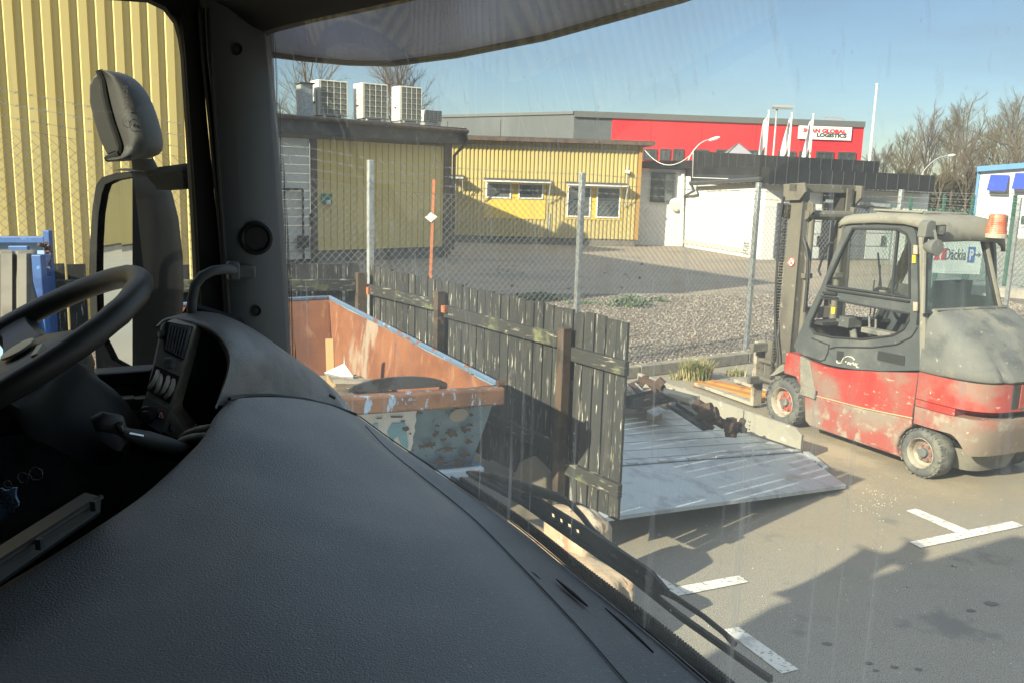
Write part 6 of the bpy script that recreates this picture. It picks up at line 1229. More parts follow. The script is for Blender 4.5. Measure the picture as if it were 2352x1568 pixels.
# carriage and forks
sh = FI @ gp(1735, 930, .03)
m = FB()
for y in (sh.y, sh.y - .60):
    m.box((sh.x, y, .39), (.055, .12, .72)); m.box((sh.x + .52, y, .045), (1.05, .11, .04))
m.build('fork', MAT['rim'], fork, bevel=.006)
m = FB(); yc = (sh.y * 2 - .60) / 2
m.box((sh.x - .07, yc, .70), (.05, .95, .09)); m.box((sh.x - .06, yc, .34), (.05, .95, .08)); m.box((sh.x - .17, yc + .25, .52), (.2, .05, .5)); m.box((sh.x - .17, yc - .25, .52), (.2, .05, .5)); m.tube([V((sh.x - .02, yc + .3, .55)), V((xm, yc + .3, .55))], .03, 8); m.tube([V((sh.x, sh.y + .02, .36)), V((xm - .1, sh.y + .02, .36))], .035, 8); m.build('carriage', MAT['mast'], fork, bevel=.005)
# ================================================================== TRUCK CAB (the camera sits on its passenger seat)
TF = V((math.sin(R(60)), math.cos(R(60)), 0)); TR = V((TF.y, -TF.x, 0))
def T(f, r, z): return TF * f + TR * r + Zv * z
def PR(x, y, r): return onpl(x, y, TR * r, TR)
def PF(x, y, f): return onpl(x, y, TF * f, TF)
cab = thing('truck_cab', 'grained black truck cab interior, dashboard and left door seen from the passenger seat', 'truck', T(-.6, -.65, 0))
RL, RRt = -1.85, .60
# --- shell: roof, rear wall, floor, nose, right side
m = MB()
def slab(m, pts, off): m.prism(pts, off)
slab(m, [T(-2.1, RL - .12, 2.80), T(.30, RL - .12, 2.80), T(.62, -1.2, 2.80), T(.66, .0, 2.80), T(.5, RRt + .05, 2.80), T(-2.1, RRt + .05, 2.80)], (0, 0, .21))
m.build('roof', MAT['cabblack'], cab)
m = MB(); slab(m, [T(-2.1, RL - .05, .9), T(-2.1, RRt + .05, .9), T(-2.1, RRt + .05, 2.796), T(-2.1, RL - .05, 2.796)], TF * .06); m.build('rear_wall', MAT['cabblack'], cab)
m = MB(); slab(m, [T(-2.03, RL, 1.2), T(.62, RL, 1.2), T(.62, RRt, 1.2), T(-2.03, RRt, 1.2)], (0, 0, -.08)); m.build('floor', MAT['cabblack'], cab)
m = MB()
slab(m, [T(-2.03, RRt, .9), T(.04, RRt, .9), T(.04, RRt, 2.796), T(-2.03, RRt, 2.796)], TR * .05); slab(m, [T(.045, RRt, .9), T(.55, RRt, .9), T(.55, RRt, 1.85), T(.045, RRt, 1.85)], TR * .05); slab(m, [T(.045, RRt, 2.65), T(.50, RRt, 2.65), T(.45, RRt, 2.796), T(.045, RRt, 2.796)], TR * .05); slab(m, [T(.36, RRt, 1.86), T(.55, RRt, 1.86), T(.5, RRt, 2.64), T(.36, RRt, 2.64)], TR * .05)
m.build('right_side', MAT['cabblack'], cab)  # unseen side, closed up around a narrow window to darken the dash
m = MB(); slab(m, [T(-2.03, RL, .9), T(-.75, RL, .9), T(-.75, RL, 2.796), T(-2.03, RL, 2.796)], TR * -.05); m.build('left_rear_side', MAT['cabblack'], cab)
m = MB(); slab(m, [T(.70, RL, .55), T(.70, RRt, .55), T(.70, RRt, 1.80), T(.70, RL, 1.80)], TF * .04); m.build('nose_panel', MAT['cabshell'], cab)
m = MB(); slab(m, [T(-2.1, RL, .5), T(.70, RL, .5), T(.70, RRt, .5), T(-2.1, RRt, .5)], (0, 0, .1)); slab(m, [T(-7, -1.5, .6), T(-2.2, -1.5, .6), T(-2.2, .3, .6), T(-7, .3, .6)], (0, 0, .35)); m.build('chassis', MAT['cabblack'], cab)

# --- left door: frame round the window, sill and inner panel
inn_ = [(-700, -140), (-300, -45), (0, -14), (200, -4), (280, 1), (338, 7), (374, 24), (398, 55), (408, 90), (414, 130), (425, 300), (437, 500), (446, 700), (452, 860), (456, 1000)]
out_ = [(-700, -420), (-300, -330), (0, -300), (200, -280), (330, -260), (420, -200), (450, -120), (456, -40), (459, 20), (463, 130), (476, 279), (491, 430), (506, 586), (517, 737), (525, 1000)]
rows = [[PR(*q, RL - .05) for q in inn_], [PR(*q, RL + .005) for q in inn_], [PR(a[0] * .75 + b[0] * .25, a[1] * .75 + b[1] * .25, RL + .028) for a, b in zip(inn_, out_)], [PR(*q, RL + .03) for q in out_]]
m = MB(); m.rows(rows); m.build('door_frame', MAT['cabblack'], cab, smooth=True, autos=50)
m = MB(); m.rows([[PR(q[0] + 1, q[1] + (2 if q[0] < 300 else 0), RL + .012) for q in inn_], [PR(q[0] + 7, q[1] - (7 if q[0] < 390 else 0), RL + .022) for q in inn_]]); m.build('window_rubber', MAT['blackrubber'], cab)
m = MB(); zs = PR(300, 868, RL).z
slab(m, [T(-.8, RL, 1.2), T(.45, RL, 1.2), T(.45, RL, zs), T(-.8, RL, zs)], TR * .03); dpan = m.build('door_panel', MAT['hood'], cab)
m = MB(); m.bar(T(-.8, RL + .015, zs + .008), T(.45, RL + .015, zs + .008), .06, .03); m.bar(T(-.8, RL + .05, zs - .055), T(.45, RL + .05, zs - .055), .05, .035); m.build('door_sill', MAT['cabblack'], dpan, bevel=.006)
m = MB(); 
for x in (288, 314): p = PR(x, 921, RL + .07); m.box(p, (.035, .03, .018), (TF, TR, Zv))
p = PR(295, 925, RL + .05); m.box(p - Zv * .02, (.22, .07, .03), (TF, TR, Zv)); m.build('window_switch', MAT['panel'], dpan, bevel=.004)

m = MB(); m.face([PR(*q, RL - .02) for q in inn_[1:] + [(-300, 1000)]]); m.build('door_glass', MAT['sideglass'], cab)

# --- A pillar trim
cols = [[(-40, 20), (456, -40), (459, 33), (464, 130), (480, 279), (494, 430), (508, 586), (519, 737), (528, 900)],
        [(0, 0), (470, -40), (473, 33), (478, 130), (494, 279), (506, 430), (520, 586), (531, 737), (540, 900)],
        [(0, 0), (520, -40), (524, 33), (530, 130), (540, 279), (550, 430), (562, 586), (572, 737), (580, 900)],
        [(0, 0), (600, -40), (604, 33), (612, 130), (622, 279), (633, 430), (645, 586), (655, 737), (664, 900)],
        [(0, 0), (620, -40), (622, 50), (626, 130), (637, 279), (647, 430), (657, 586), (665, 737), (672, 900)]]
rr_ = [RL + .035, RL + .075, RL + .09, RL + .055, RL - .02]
m = MB(); m.rows([[PR(*q, r_) for q in c[1:]] for c, r_ in zip(cols, rr_)]); pil = m.build('pillar_trim', MAT['pillar'], cab, smooth=True, autos=60)
m = MB(); m.tube([PR(x, y, RL + .06) for x, y in ((461, 20), (468, 130), (484, 279), (498, 430), (512, 586), (522, 737))], .006, 6); m.tube([PR(x, y, RL + .083) for x, y in ((482, 20), (489, 200), (505, 430), (517, 586), (527, 737))], .004, 6); m.build('door_seal', MAT['blackrubber'], cab)
pn = (TR * .97 - TF * .25).normalized()
def disc(m, c, n_, prof, k=24): m.lathe(c, n_, prof, k)
c = PR(588, 547, RL + .088); m = MB(); disc(m, c, pn, [(0, .034), (.010, .032), (.012, .027), (.006, .024), (.006, 0)]); sp = m.build('speaker', MAT['cabblack'], pil, smooth=True, autos=30)
m = MB(); disc(m, c + pn * .002, pn, [(.004, .0235), (.0065, .021), (.008, 0)], 20); m.build('speaker_mesh', pm('speaker mesh', (.03, .032, .033), .7, 0, [], (900, .8, .002)), pil)
for x, y in ((543, 113), (587, 714)):
    m = MB(); c = PR(x, y, RL + .09); disc(m, c, pn, [(0, .012), (.003, .011), (.001, .007), (.001, 0)], 16); m.box(c + pn * .003, (.003, .003, .010), (pn, TF, Zv)); m.box(c + pn * .003, (.003, .010, .003), (pn, TF, Zv)); m.build('screw', MAT['blackrubber'], pil)
m = MB(); hpth = [PR(538, 622, RL + .13), PR(520, 618, RL + .15), PR(490, 622, RL + .16), PR(465, 634, RL + .16), PR(448, 655, RL + .155), PR(441, 690, RL + .15), PR(439, 760, RL + .14), PR(440, 860, RL + .12)]; m.tube(hpth, .0095, 10)
p = PR(556, 624, RL + .10); m.box(p, (.045, .04, .026), (TF, TR, Zv)); p = PR(535, 622, RL + .12); m.box(p, (.022, .028, .036), (TF, TR, Zv)); m.build('grab_handle', MAT['pillar'], pil, smooth=True, autos=40, bevel=.005)
# header over the windscreen and ceiling edge
hb = [(560, 70, RL + .03), (622, 62, RL), (660, 56, None), (720, 50, None), (800, 44, None), (900, 32, None), (1000, 14, None), (1070, -6, None), (1300, -90, None), (1700, -240, None), (2300, -500, None)]
def wf_top(r): return .44 + .12 * sm(-1.85, -1.1, r) - .06 * sm(-.2, .6, r)
rows = []
for r in (-1.86, -1.75, -1.6, -1.4, -1.2, -1.0, -.7, -.3, .1, .6):
    f = wf_top(r); rows.append([T(f + .03, r, 2.665), T(f - .01, r, 2.675), T(f - .10, r, 2.72), T(f - .35, r, 2.765), T(f - .5, r, 2.80)])
m = MB(); m.rows(rows); m.build('header_trim', MAT['cabblack'], cab, smooth=True, autos=60)

# --- windscreen
def wf_base(r): return .50 + .14 * sm(-1.86, -1.5, r) + .01 - .10 * sm(0, .6, r)
rs = [-1.90 + 2.5 * k / 30 for k in range(31)]
rows = []
for j in range(9):
    v = j / 8; rows.append([T(wf_base(r) * (1 - v) + wf_top(r) * v + .035 * math.sin(v * math.pi) + .012, r, 1.845 + .845 * v) for r in rs])
m = MB(); m.rows(rows); m.build('windscreen', MAT['screen'], cab, smooth=True)
# dotted black print along the pillar edge of the glass
fm = bpy.data.materials.new('dotted print'); fm.use_nodes = True; nt = fm.node_tree; N = nt.nodes; L = nt.links; N.remove(N['Principled BSDF'])
tr = N.new('ShaderNodeBsdfTransparent'); df = N.new('ShaderNodeBsdfDiffuse'); df.inputs['Color'].default_value = (.015, .015, .016, 1); mxs = N.new('ShaderNodeMixShader')
vo = N.new('ShaderNodeTexVoronoi'); vo.inputs['Scale'].default_value = 330; vo.inputs['Randomness'].default_value = 0; tcn = N.new('ShaderNodeTexCoord'); L.new(tcn.outputs['Object'], vo.inputs['Vector'])
mr = N.new('ShaderNodeMapRange'); mr.inputs['From Min'].default_value = .42; mr.inputs['From Max'].default_value = .5; mr.inputs['To Min'].default_value = 1; mr.inputs['To Max'].default_value = .0; L.new(vo.outputs['Distance'], mr.inputs['Value']); L.new(mr.outputs['Result'], mxs.inputs[0]); L.new(tr.outputs[0], mxs.inputs[1]); L.new(df.outputs[0], mxs.inputs[2]); L.new(mxs.outputs[0], N['Material Output'].inputs['Surface'])
e_in = [(622, 75), (626, 130), (637, 279), (647, 430), (657, 586), (665, 737), (674, 850)]
m = MB(); m.rows([[PR(x, y, RL + .0) for x, y in e_in], [PR(x + 9, y, RL + .0) for x, y in e_in]]); m.build('dotted_edge', fm, cab)
# sun visor hung outside above the glass
vl = [(590, 122, 1.88), (640, 128, 1.885), (700, 135, 1.88), (800, 144, 1.82), (900, 146, 1.75), (1050, 126, 1.62), (1250, 86, 1.45), (1450, 30, 1.30), (1570, -4, 1.22), (1800, -85, 1.07), (2100, -200, .90), (2400, -320, .78)]
lo = [at(*q) for q in vl]; 
rows = [lo, [p - TF * .015 + Zv * .03 for p in lo], [p - TF * .07 + Zv * .17 for p in lo], [p - TF * .12 + Zv * .24 for p in lo]]
m = MB(); m.rows(rows); vis = m.build('sun_visor', MAT['visor'], cab, smooth=True, solid=.006)
m = MB(); m.tube(lo, .0065, 8); m.build('visor_edge', MAT['blackrubber'], vis)

# --- main dashboard
tA = [0, .12, .26, .42, .56, .70, .80, .90, 1.0]
Apx = [(527, 917, 2.03), (502, 948, 2.02), (473, 999, 2.01), (402, 1070, 1.99), (313, 1146, 1.98), (134, 1262, 1.96), (0, 1342, 1.95), (-150, 1430, 1.94), (-320, 1560, 1.93)]
Bpx = [(815, 948, 1.92), (900, 1010, 1.895), (1010, 1084, 1.88), (1180, 1200, 1.862), (1320, 1312, 1.855), (1500, 1452, 1.85), (1640, 1568, 1.85), (1800, 1700, 1.85), (2100, 1940, 1.85)]
Aw = [gp(x, y, z) for x, y, z in Apx]; Bw = [gp(x, y, z) for x, y, z in Bpx]
def interp(P, ts, t):
    for k in range(len(ts) - 1):
        if t <= ts[k + 1] + 1e-9:
            f = (t - ts[k]) / (ts[k + 1] - ts[k]); p0 = P[max(k - 1, 0)]; p1 = P[k]; p2 = P[k + 1]; p3 = P[min(k + 2, len(P) - 1)]
            return (p1 * 2 + (p2 - p0) * f + (p0 * 2 - p1 * 5 + p2 * 4 - p3) * f * f + (p1 * 3 - p0 - p2 * 3 + p3) * f ** 3) / 2
    return P[-1]
rows = []; NT = 44
for i in range(NT + 1):
    t = i / NT; a = interp(Aw, tA, t); b = interp(Bw, tA, t); row = []
    back = (T(-.5, -.85, 0) - T(0, 0, 0)).normalized()
    row += [a + back * .05 - Zv * .45, a + back * .040 - Zv * .10, a + back * .028 - Zv * .035, a + back * .013 - Zv * .010]
    for k in range(15):
        f = k / 14; p = a.lerp(b, f); p.z += .016 * math.sin(f * math.pi) ** .8 - .017 * (math.exp(-((f - .86) / .026) ** 2)) * sm(.02, .2, t)
        row.append(p)
    row += [b + TF * .004 - Zv * .012, b + TF * .008 - Zv * .10]
    rows.append(row)
m = MB(); m.rows(rows); dash = m.build('dashboard', MAT['dash'], cab, smooth=True, autos=80, sub=1)
m = MB(); pts = [interp(Bw, tA, .27 + .73 * k / 30) for k in range(31)]
m.tube([p + TF * .016 - Zv * .006 for p in pts], [.003 + .005 * min(1, k / 14) for k in range(31)], 10); m.build('glass_seal', MAT['blackrubber'], cab)
m = MB(); pts2 = [interp(Bw, tA, .3 + .7 * k / 160) + TF * .010 + Zv * .006 for k in range(161)]
for k, p in enumerate(pts2):
    d_ = (pts2[min(k + 1, 160)] - pts2[max(k - 1, 0)]).normalized(); m.box(p, (.0028, .006, .008), (d_, d_.cross(Zv).normalized(), Zv))
m.build('seal_ribs', MAT['cabblack'], cab)
def dsurf(t, f, o=.0):
    p = interp(Aw, tA, t).lerp(interp(Bw, tA, t), f); p.z += .016 * math.sin(f * math.pi) ** .8 - .017 * (math.exp(-((f - .86) / .026) ** 2)) * sm(.02, .2, t) + o; return p
m = MB(); m.tube([dsurf(.10 + .9 * k / 40, .86, .012 - .004 * min(1, k / 6)) for k in range(41)], .0010, 6); m.build('dash_groove_shade', MAT['pillar'], dash, smooth=True)  # thin darker tube paints in the shade line of the groove
def slot(t0, t1, f0, f1, w): m = MB(); m.tube([dsurf(t0 + (t1 - t0) * k / 10, f0 + (f1 - f0) * k / 10, -.001) for k in range(11)], [w * (.3 + .7 * math.sin(math.pi * (k + .3) / 11)) for k in range(11)], 6); m.build('dash_slot', MAT['blackrubber'], dash, smooth=True)
slot(.565, .595, .875, .88, .003); slot(.60, .66, .91, .915, .0025); slot(.655, .75, .955, .95, .002)
m = MB(); m.tube([dsurf(.03 + .97 * k / 30, .985, .002) for k in range(31)], .0012, 5); m.build('dash_edge_seam', MAT['cabblack'], dash)

# --- instrument hood
I_ = [(372, 748), (384, 738), (402, 737), (446, 751), (487, 763), (513, 785), (528, 815), (531, 842), (523, 870), (509, 909), (500, 938)]
Cc = [(366, 757), (374, 741), (392, 725), (430, 723), (487, 733), (530, 762), (553, 802), (555, 827), (545, 868), (530, 903), (512, 930)]
YY = [1.57, 1.58, 1.58, 1.56, 1.53, 1.50, 1.47, 1.45, 1.43, 1.41, 1.39]
Bk = [PR(376, 742, -1.78), PR(400, 732, -1.79), PR(440, 727, -1.80), PR(520, 743, -1.80), PR(590, 766, -1.80), PR(650, 803, -1.79), PR(705, 840, -1.78), PR(742, 868, -1.76), PR(775, 900, -1.74), PR(800, 930, -1.72), PR(816, 950, -1.70)]
rows = []
for i in range(11):
    a = at(*I_[i], YY[i] + .0); c = at(*Cc[i], YY[i] + .03); b = Bk[i]; inn2 = at(I_[i][0] - 8, I_[i][1] + 3, YY[i] + .16)
    mid = c.lerp(b, .35); mid2 = c.lerp(b, .7); lift = .02 if 2 < i < 9 else .004
    rows.append([inn2, a.lerp(inn2, .25), a, a.lerp(c, .5) - TF * .012 + Zv * .004, c, mid + Zv * lift, mid2 + Zv * lift * .7, b])
m = MB(); m.rows(rows); hd = m.build('instrument_hood', MAT['hood'], cab, smooth=True, autos=80, sub=2)
m = MB(); m.tube([gp(527, 915, 2.034), gp(560, 909, 2.024), gp(620, 907, 2.01), gp(700, 916, 1.985), gp(760, 930, 1.955), gp(818, 951, 1.925)], .0035, 6); m.build('hood_seam', MAT['blackrubber'], hd)
m = MB(); m.bar(gp(756, 905, 1.985), gp(770, 913, 1.978), .012, .004); m.build('hood_slot', MAT['blackrubber'], hd)
m = MB(); m.prism([at(x, y, 1.66) for x, y in ((430, 700), (530, 730), (600, 850), (540, 1000), (420, 1060), (300, 1040), (300, 930))], TF * .02); m.build('instrument_back', MAT['cabblack'], cab)
# vent and switch panel
def VP(x, y, o=0.0):
    x, y = ZF(x, y); f = (y - 750) / 245.0; return at(x, y, 1.535 - .10 * f - o)
m = MB(); m.prism([VP(*q) for q in ((312, 330), (350, 285), (640, 335), (535, 740), (432, 1110), (440, 1160), (580, 1330), (470, 1400), (90, 1210), (180, 940), (245, 650))], V((.0, .05, 0))); pan = m.build('switch_panel', MAT['panel'], cab, bevel=.004)
m = MB(); m.prism([VP(*q, .004) for q in ((365, 280), (625, 330), (535, 645), (350, 560), (345, 420))], V((0, .003, 0))); vent = m.build('air_vent', MAT['cabblack'], pan)
m = MB()
for k in range(7): f = k / 6; m.bar(VP(420 + 180 * f, 300 + 35 * f, .009), VP(375 + 145 * f, 545 + 80 * f, .009), .003, .008, up=(0, 1, 0))
m.build('vent_slat', MAT['hood'], vent)
m = MB(); m.tube([VP(322, 380, .006), VP(335, 430, .006)], .007, 8); m.build('panel_plug', MAT['hood'], pan)
m = MB(); m.box(VP(412, 672, .012), (.020, .014, .022)); m.build('vent_knob', MAT['hood'], pan, bevel=.006)
m = MB(); m.prism([VP(*q, .003) for q in ((262, 690), (498, 800), (405, 1055), (190, 930))], V((0, .002, 0))); m.build('switch_recess', MAT['cabblack'], pan)
for q in (((292, 745), (272, 820), (208, 908)), ((318, 780), (305, 870), (270, 950)), ((392, 800), (370, 890), (308, 970)), ((442, 828), (422, 920), (358, 1000))):
    m = MB(); m.tube([VP(*q[0], .010), VP((q[0][0] + q[1][0]) / 2 + 6, (q[0][1] + q[1][1]) / 2, .018), VP(*q[1], .020), VP((q[1][0] + q[2][0]) / 2 + 8, (q[1][1] + q[2][1]) / 2, .018), VP(*q[2], .010)], [.0032, .0042, .0045, .0042, .0034], 8); m.build('rocker_switch', MAT['lever'], pan, smooth=True)
m = MB(); m.prism([VP(*q, .002) for q in ((182, 985), (402, 1110), (330, 1340), (110, 1200))], V((0, .001, 0))); m.build('lower_switch_plate', MAT['hood'], pan)
m = MB(); m.lathe(VP(205, 1160, .004), V((.1, -1, .1)), [(0, .016), (.008, .015), (.010, .010), (.020, .009), (.022, 0)], 20, ref=(0, 0, 1)); m.build('rotary_knob', MAT['blackrubber'], pan, smooth=True, autos=30)
m = MB(); m.prism([VP(*q, .009) for q in ((308, 1108), (360, 1130), (345, 1225), (288, 1200))], V((0, .008, 0))); hz = m.build('hazard_button', MAT['hazardred'], pan, bevel=.003)
m = MB(); tri = [(325, 1135), (340, 1190), (304, 1180)]
for a, b in zip(tri, tri[1:] + tri[:1]): m.bar(VP(*a, .0105), VP(*b, .0105), .0015, .0018, up=(0, 1, 0))
m.build('triangle_mark', MAT['lever'], hz)
m = MB(); m.prism([VP(*q, .006) for q in ((418, 1230), (460, 1255), (440, 1330), (395, 1300))], V((0, .005, 0))); m.build('small_button', MAT['hood'], pan, bevel=.003)
m = MB(); m.tube([at(*ZF(500, 1400), 1.36), at(*ZF(590, 1330), 1.37), at(*ZF(690, 1300), 1.36), at(*ZF(800, 1285), 1.33)], .006, 8); m.tube([at(*ZF(450, 1470), 1.33), at(*ZF(530, 1410), 1.34), at(*ZF(620, 1380), 1.33), at(*ZF(740, 1370), 1.30)], .007, 8); m.build('instrument_ring', MAT['panel'], cab, smooth=True)
# shroud and stalk below the wheel
def CS(x, y, Y): return at(*Z6(x, y), Y)
rows = []
for (x0, y0, x1, y1, Y) in ((205, 505, 60, 700, 1.30), (250, 470, 120, 800, 1.31), (330, 415, 200, 830, 1.33), (385, 392, 280, 860, 1.36), (430, 420, 330, 900, 1.39), (445, 460, 400, 920, 1.40), (520, 500, 450, 950, 1.42), (620, 600, 520, 960, 1.43), (690, 720, 600, 960, 1.43), (700, 790, 650, 900, 1.43)):
    a = CS(x0, y0, Y); b = CS(x1, y1, Y - .05); rows.append([a + V((-.03, .10, -.04)), a, a.lerp(b, .15) - V((0, .03, 0)), a.lerp(b, .5) - V((0, .05, 0)), b])
m = MB(); m.rows(rows); m.build('column_shroud', MAT['cabblack'], cab, smooth=True, autos=70, sub=1)
m = MB(); m.tube([CS(478, 742, 1.16), CS(520, 728, 1.165), CS(600, 742, 1.18), CS(625, 775, 1.19), CS(660, 795, 1.20), CS(760, 820, 1.24), CS(880, 855, 1.28), CS(960, 880, 1.31)], [.010, .014, .014, .008, .009, .0125, .0125, .010], 10); st_ = m.build('control_stalk', MAT['blackrubber'], cab, smooth=True)
m = MB(); m.tube([CS(612, 742, 1.165), CS(620, 765, 1.17), CS(632, 780, 1.18)], .005, 8); m.tube([CS(645, 785, 1.19), CS(735, 802, 1.21)], .0025, 6); m.build('stalk_ring', MAT['chrome'], st_)
# fold out tray
def TRY(x, y, Y): return at(*ZH(x, y), Y)
m = MB(); a = [TRY(-900, 1640, .86), TRY(1062, 415, 1.08), TRY(1250, 470, 1.02), TRY(-900, 1850, .80)]; m.prism(a, (0, 0, -.012)); tray = m.build('storage_tray', MAT['trayplastic'], cab, bevel=.003)
m = MB(); b = [TRY(-900, 1890, .80), TRY(1245, 505, 1.02), TRY(1238, 660, 1.015), TRY(-900, 2160, .79)]; m.prism(b, V((-.01, .02, -.012))); m.tube([TRY(-900, 1868, .795), TRY(1254, 482, 1.018)], .0035, 6); m.build('tray_front', MAT['blackrubber'], tray)
for x, y in ((1165, 590), (490, 1060)): m = MB(); m.box(TRY(x, y, 1.0 if x > 600 else .915) , (.006, .008, .012)); m.build('tray_clip', MAT['blackrubber'], tray)
# key ring and tag hanging from the ignition
kt = thing('key_tag', 'pale blue key tag with printed lettering hanging at the lower left', 'key tag', TRY(60, 580, 1.1))
m = MB(); m.prism([TRY(*q, 1.1) for q in ((-160, 480), (0, 380), (60, 408), (110, 400), (130, 378), (200, 372), (185, 440), (190, 490), (226, 560), (222, 600), (0, 775), (-160, 860))], (0, .004, 0)); tg = m.build('tag', MAT['keytag'], kt)
xa = (TRY(110, 600, 1.1) - TRY(10, 520, 1.1)) * -1; xa.y = 0; za = V((0, -1, 0)).cross(xa) * -1
za = V((xa.z, 0, -xa.x)); za = za if za.z < 0 else -za
lettering('com', .020, TRY(70, 485, 1.097), xa, za, MAT['ink'], tg, depth=.0005); lettering('Ksdp', .021, TRY(52, 575, 1.097), xa, za, MAT['ink'], tg, depth=.0005)
m = MB()
for x, y, r_ in ((440, 200, .009), (280, 250, .007), (90, 330, .005)):
    c = TRY(x, y, 1.1); m.tube([c + V((math.cos(k * .5236) * r_, .002 * (k % 2), math.sin(k * .5236) * r_)) for k in range(12)], .0006, 5, closed=True)
m.build('ring', MAT['hubgrey'], kt)

# --- steering wheel
wc = at(40, 800, 1.44); wnm = (V((-.825, -.565, 0)).normalized() * .50 + Zv * .87).normalized(); wux = (TR - wnm * TR.dot(wnm)).normalized(); wuy = wnm.cross(wux)
if wuy.z < 0: wuy = -wuy
RW = .222
rows_ = [wc + (wux * math.cos(2 * math.pi * k / 64) + wuy * math.sin(2 * math.pi * k / 64)) * RW for k in range(64)]
m = MB(); m.tube(rows_, [.0205 + .0012 * max(0, math.sin(k * 2 * math.pi / 64 * 18)) * (1 if 2 < k < 20 else 0) for k in range(64)], 14, closed=True); swh = m.build('steering_wheel', MAT['wheel'], cab, smooth=True)
m = MB()
prof = [(-.10, .05), (-.06, .085), (-.02, .095), (.0, .088), (.014, .06), (.018, 0)]
m.lathe(wc - wnm * .025, wnm, prof, 32); m.build('wheel_hub', MAT['whub'], swh, smooth=True, autos=60)
m = MB()
for a in (0.0, math.pi): 
    d_ = wux * math.cos(a) + wuy * math.sin(a); rr2 = []
    for f, w_, h_ in ((.30, .055, -.03), (.55, .040, -.03), (.80, .030, -.018), (1.0, .034, 0)):
        c = wc + d_ * (RW * f) + wnm * h_; rr2.append([c - wuy * w_ + wnm * -.010, c - wuy * w_ * .7 + wnm * .008, c + wuy * w_ * .7 + wnm * .008, c + wuy * w_ - wnm * .010])
    m.rows(rr2)
d_ = -wuy; c0_ = wc - wnm * .03
m.bar(c0_ + d_ * .07, wc + d_ * (RW - .01), .05, .018, up=wnm); m.build('spoke', MAT['wheel'], swh, smooth=True, autos=50, solid=.012)
m = MB(); c = wc + wnm * -.003; m.lathe(c - wuy * .0, wnm, [(0, .030), (.004, .029), (.005, .022), (.005, 0)], 24)
m.bar(wc + wux * .05 + wuy * .035 - wnm * .008, wc + wux * .075 + wuy * .02 - wnm * .012, .012, .012, up=wnm); m.build('horn_button', MAT['lever'], swh, smooth=True, autos=40)
# driver-side lower dash: black sheet added to block light in the footwell
m = MB(); slab(m, [T(.36, RL + .05, 1.25), T(.36, -.7, 1.25), T(.36, -.7, 1.88), T(.36, RL + .05, 1.88)], TF * .05); m.build('lower_dash', MAT['cabblack'], cab)

# --- mirrors on the left door
def MR(x, y, Y): return at(*Z1(x, y), Y)
mg_px = [(545, 728), (470, 742), (432, 760), (418, 800), (405, 880), (398, 1000), (396, 1150), (400, 1280), (420, 1400), (460, 1480), (550, 1530)]
mo_px = [(545, 706), (480, 712), (420, 730), (395, 762), (380, 860), (370, 1000), (366, 1150), (372, 1300), (395, 1420), (440, 1495), (548, 1552)]
Ym = 2.16
def Ymf(x): return Ym + (545 - x) * .00037
glass = [MR(x + 3, y, Ymf(x) + .018) for x, y in mg_px]; outer = [MR(x, y, Ymf(x)) for x, y in mo_px]; rim_in = [MR(x, y, Ymf(x) + .004) for x, y in mg_px]
m = MB()
rows = [glass, rim_in, outer]
m.rows(rows)
bk = []
right = [(548, 706), (600, 696), (660, 720), (705, 780), (735, 900), (752, 1050), (757, 1180), (750, 1330), (725, 1450), (690, 1520), (620, 1560)]
# shell: from the front-face outline round the back to the right hand silhouette
r1 = [MR(545 + (x - 545) * .02, y, Ymf(545)) for x, y in ((545, 706), (545, 720), (545, 780), (545, 880), (545, 1000), (545, 1120), (545, 1230), (545, 1350), (545, 1450), (545, 1520), (547, 1552))]
def rcol(f, Yo):
    out = []
    for (xr, yr), k in zip(right, range(11)):
        yl = [706, 720, 780, 880, 1000, 1120, 1230, 1350, 1450, 1520, 1552][k]; out.append(MR(545 + (xr - 545) * f, yl + (yr - yl) * f, Yo))
    return out
m2 = MB(); m2.rows([r1, rcol(.25, Ym + .03), rcol(.55, Ym + .055), rcol(.82, Ym + .10), rcol(1.0, Ym + .17), [p + V((-.10, .10, 0)) for p in rcol(1.0, Ym + .17)]]); 
msh = m2.build('mirror_housing', MAT['mirrorshell'], cab, smooth=True, autos=80)
m.build('mirror_rim', MAT['mirrorshell'], msh, smooth=True, autos=50)
m = MB(); m.face(glass); m.build('mirror_glass', MAT['mirrorglass'], msh)
m = MB(); m.rows([outer, [p + V((.02, .09, 0)) for p in outer]]); m.build('mirror_back', MAT['mirrorshell'], msh, smooth=True)
m = MB(); m.rows([[MR(x, y, Ym + .02) for x, y in ((590, 700), (640, 690), (775, 672), (900, 655))], [MR(x, y, Ym - .01) for x, y in ((600, 725), (650, 715), (775, 700), (900, 690))], [MR(x, y, Ym + .0) for x, y in ((640, 770), (700, 778), (775, 776), (900, 775))], [MR(x, y, Ym + .06) for x, y in ((640, 780), (700, 785), (775, 780), (900, 780))]]); m.bar(MR(728, 715, Ym - .014), MR(776, 730, Ym - .014), .004, .004); m.build('mirror_arm', MAT['mirrorshell'], cab, smooth=True, autos=70)
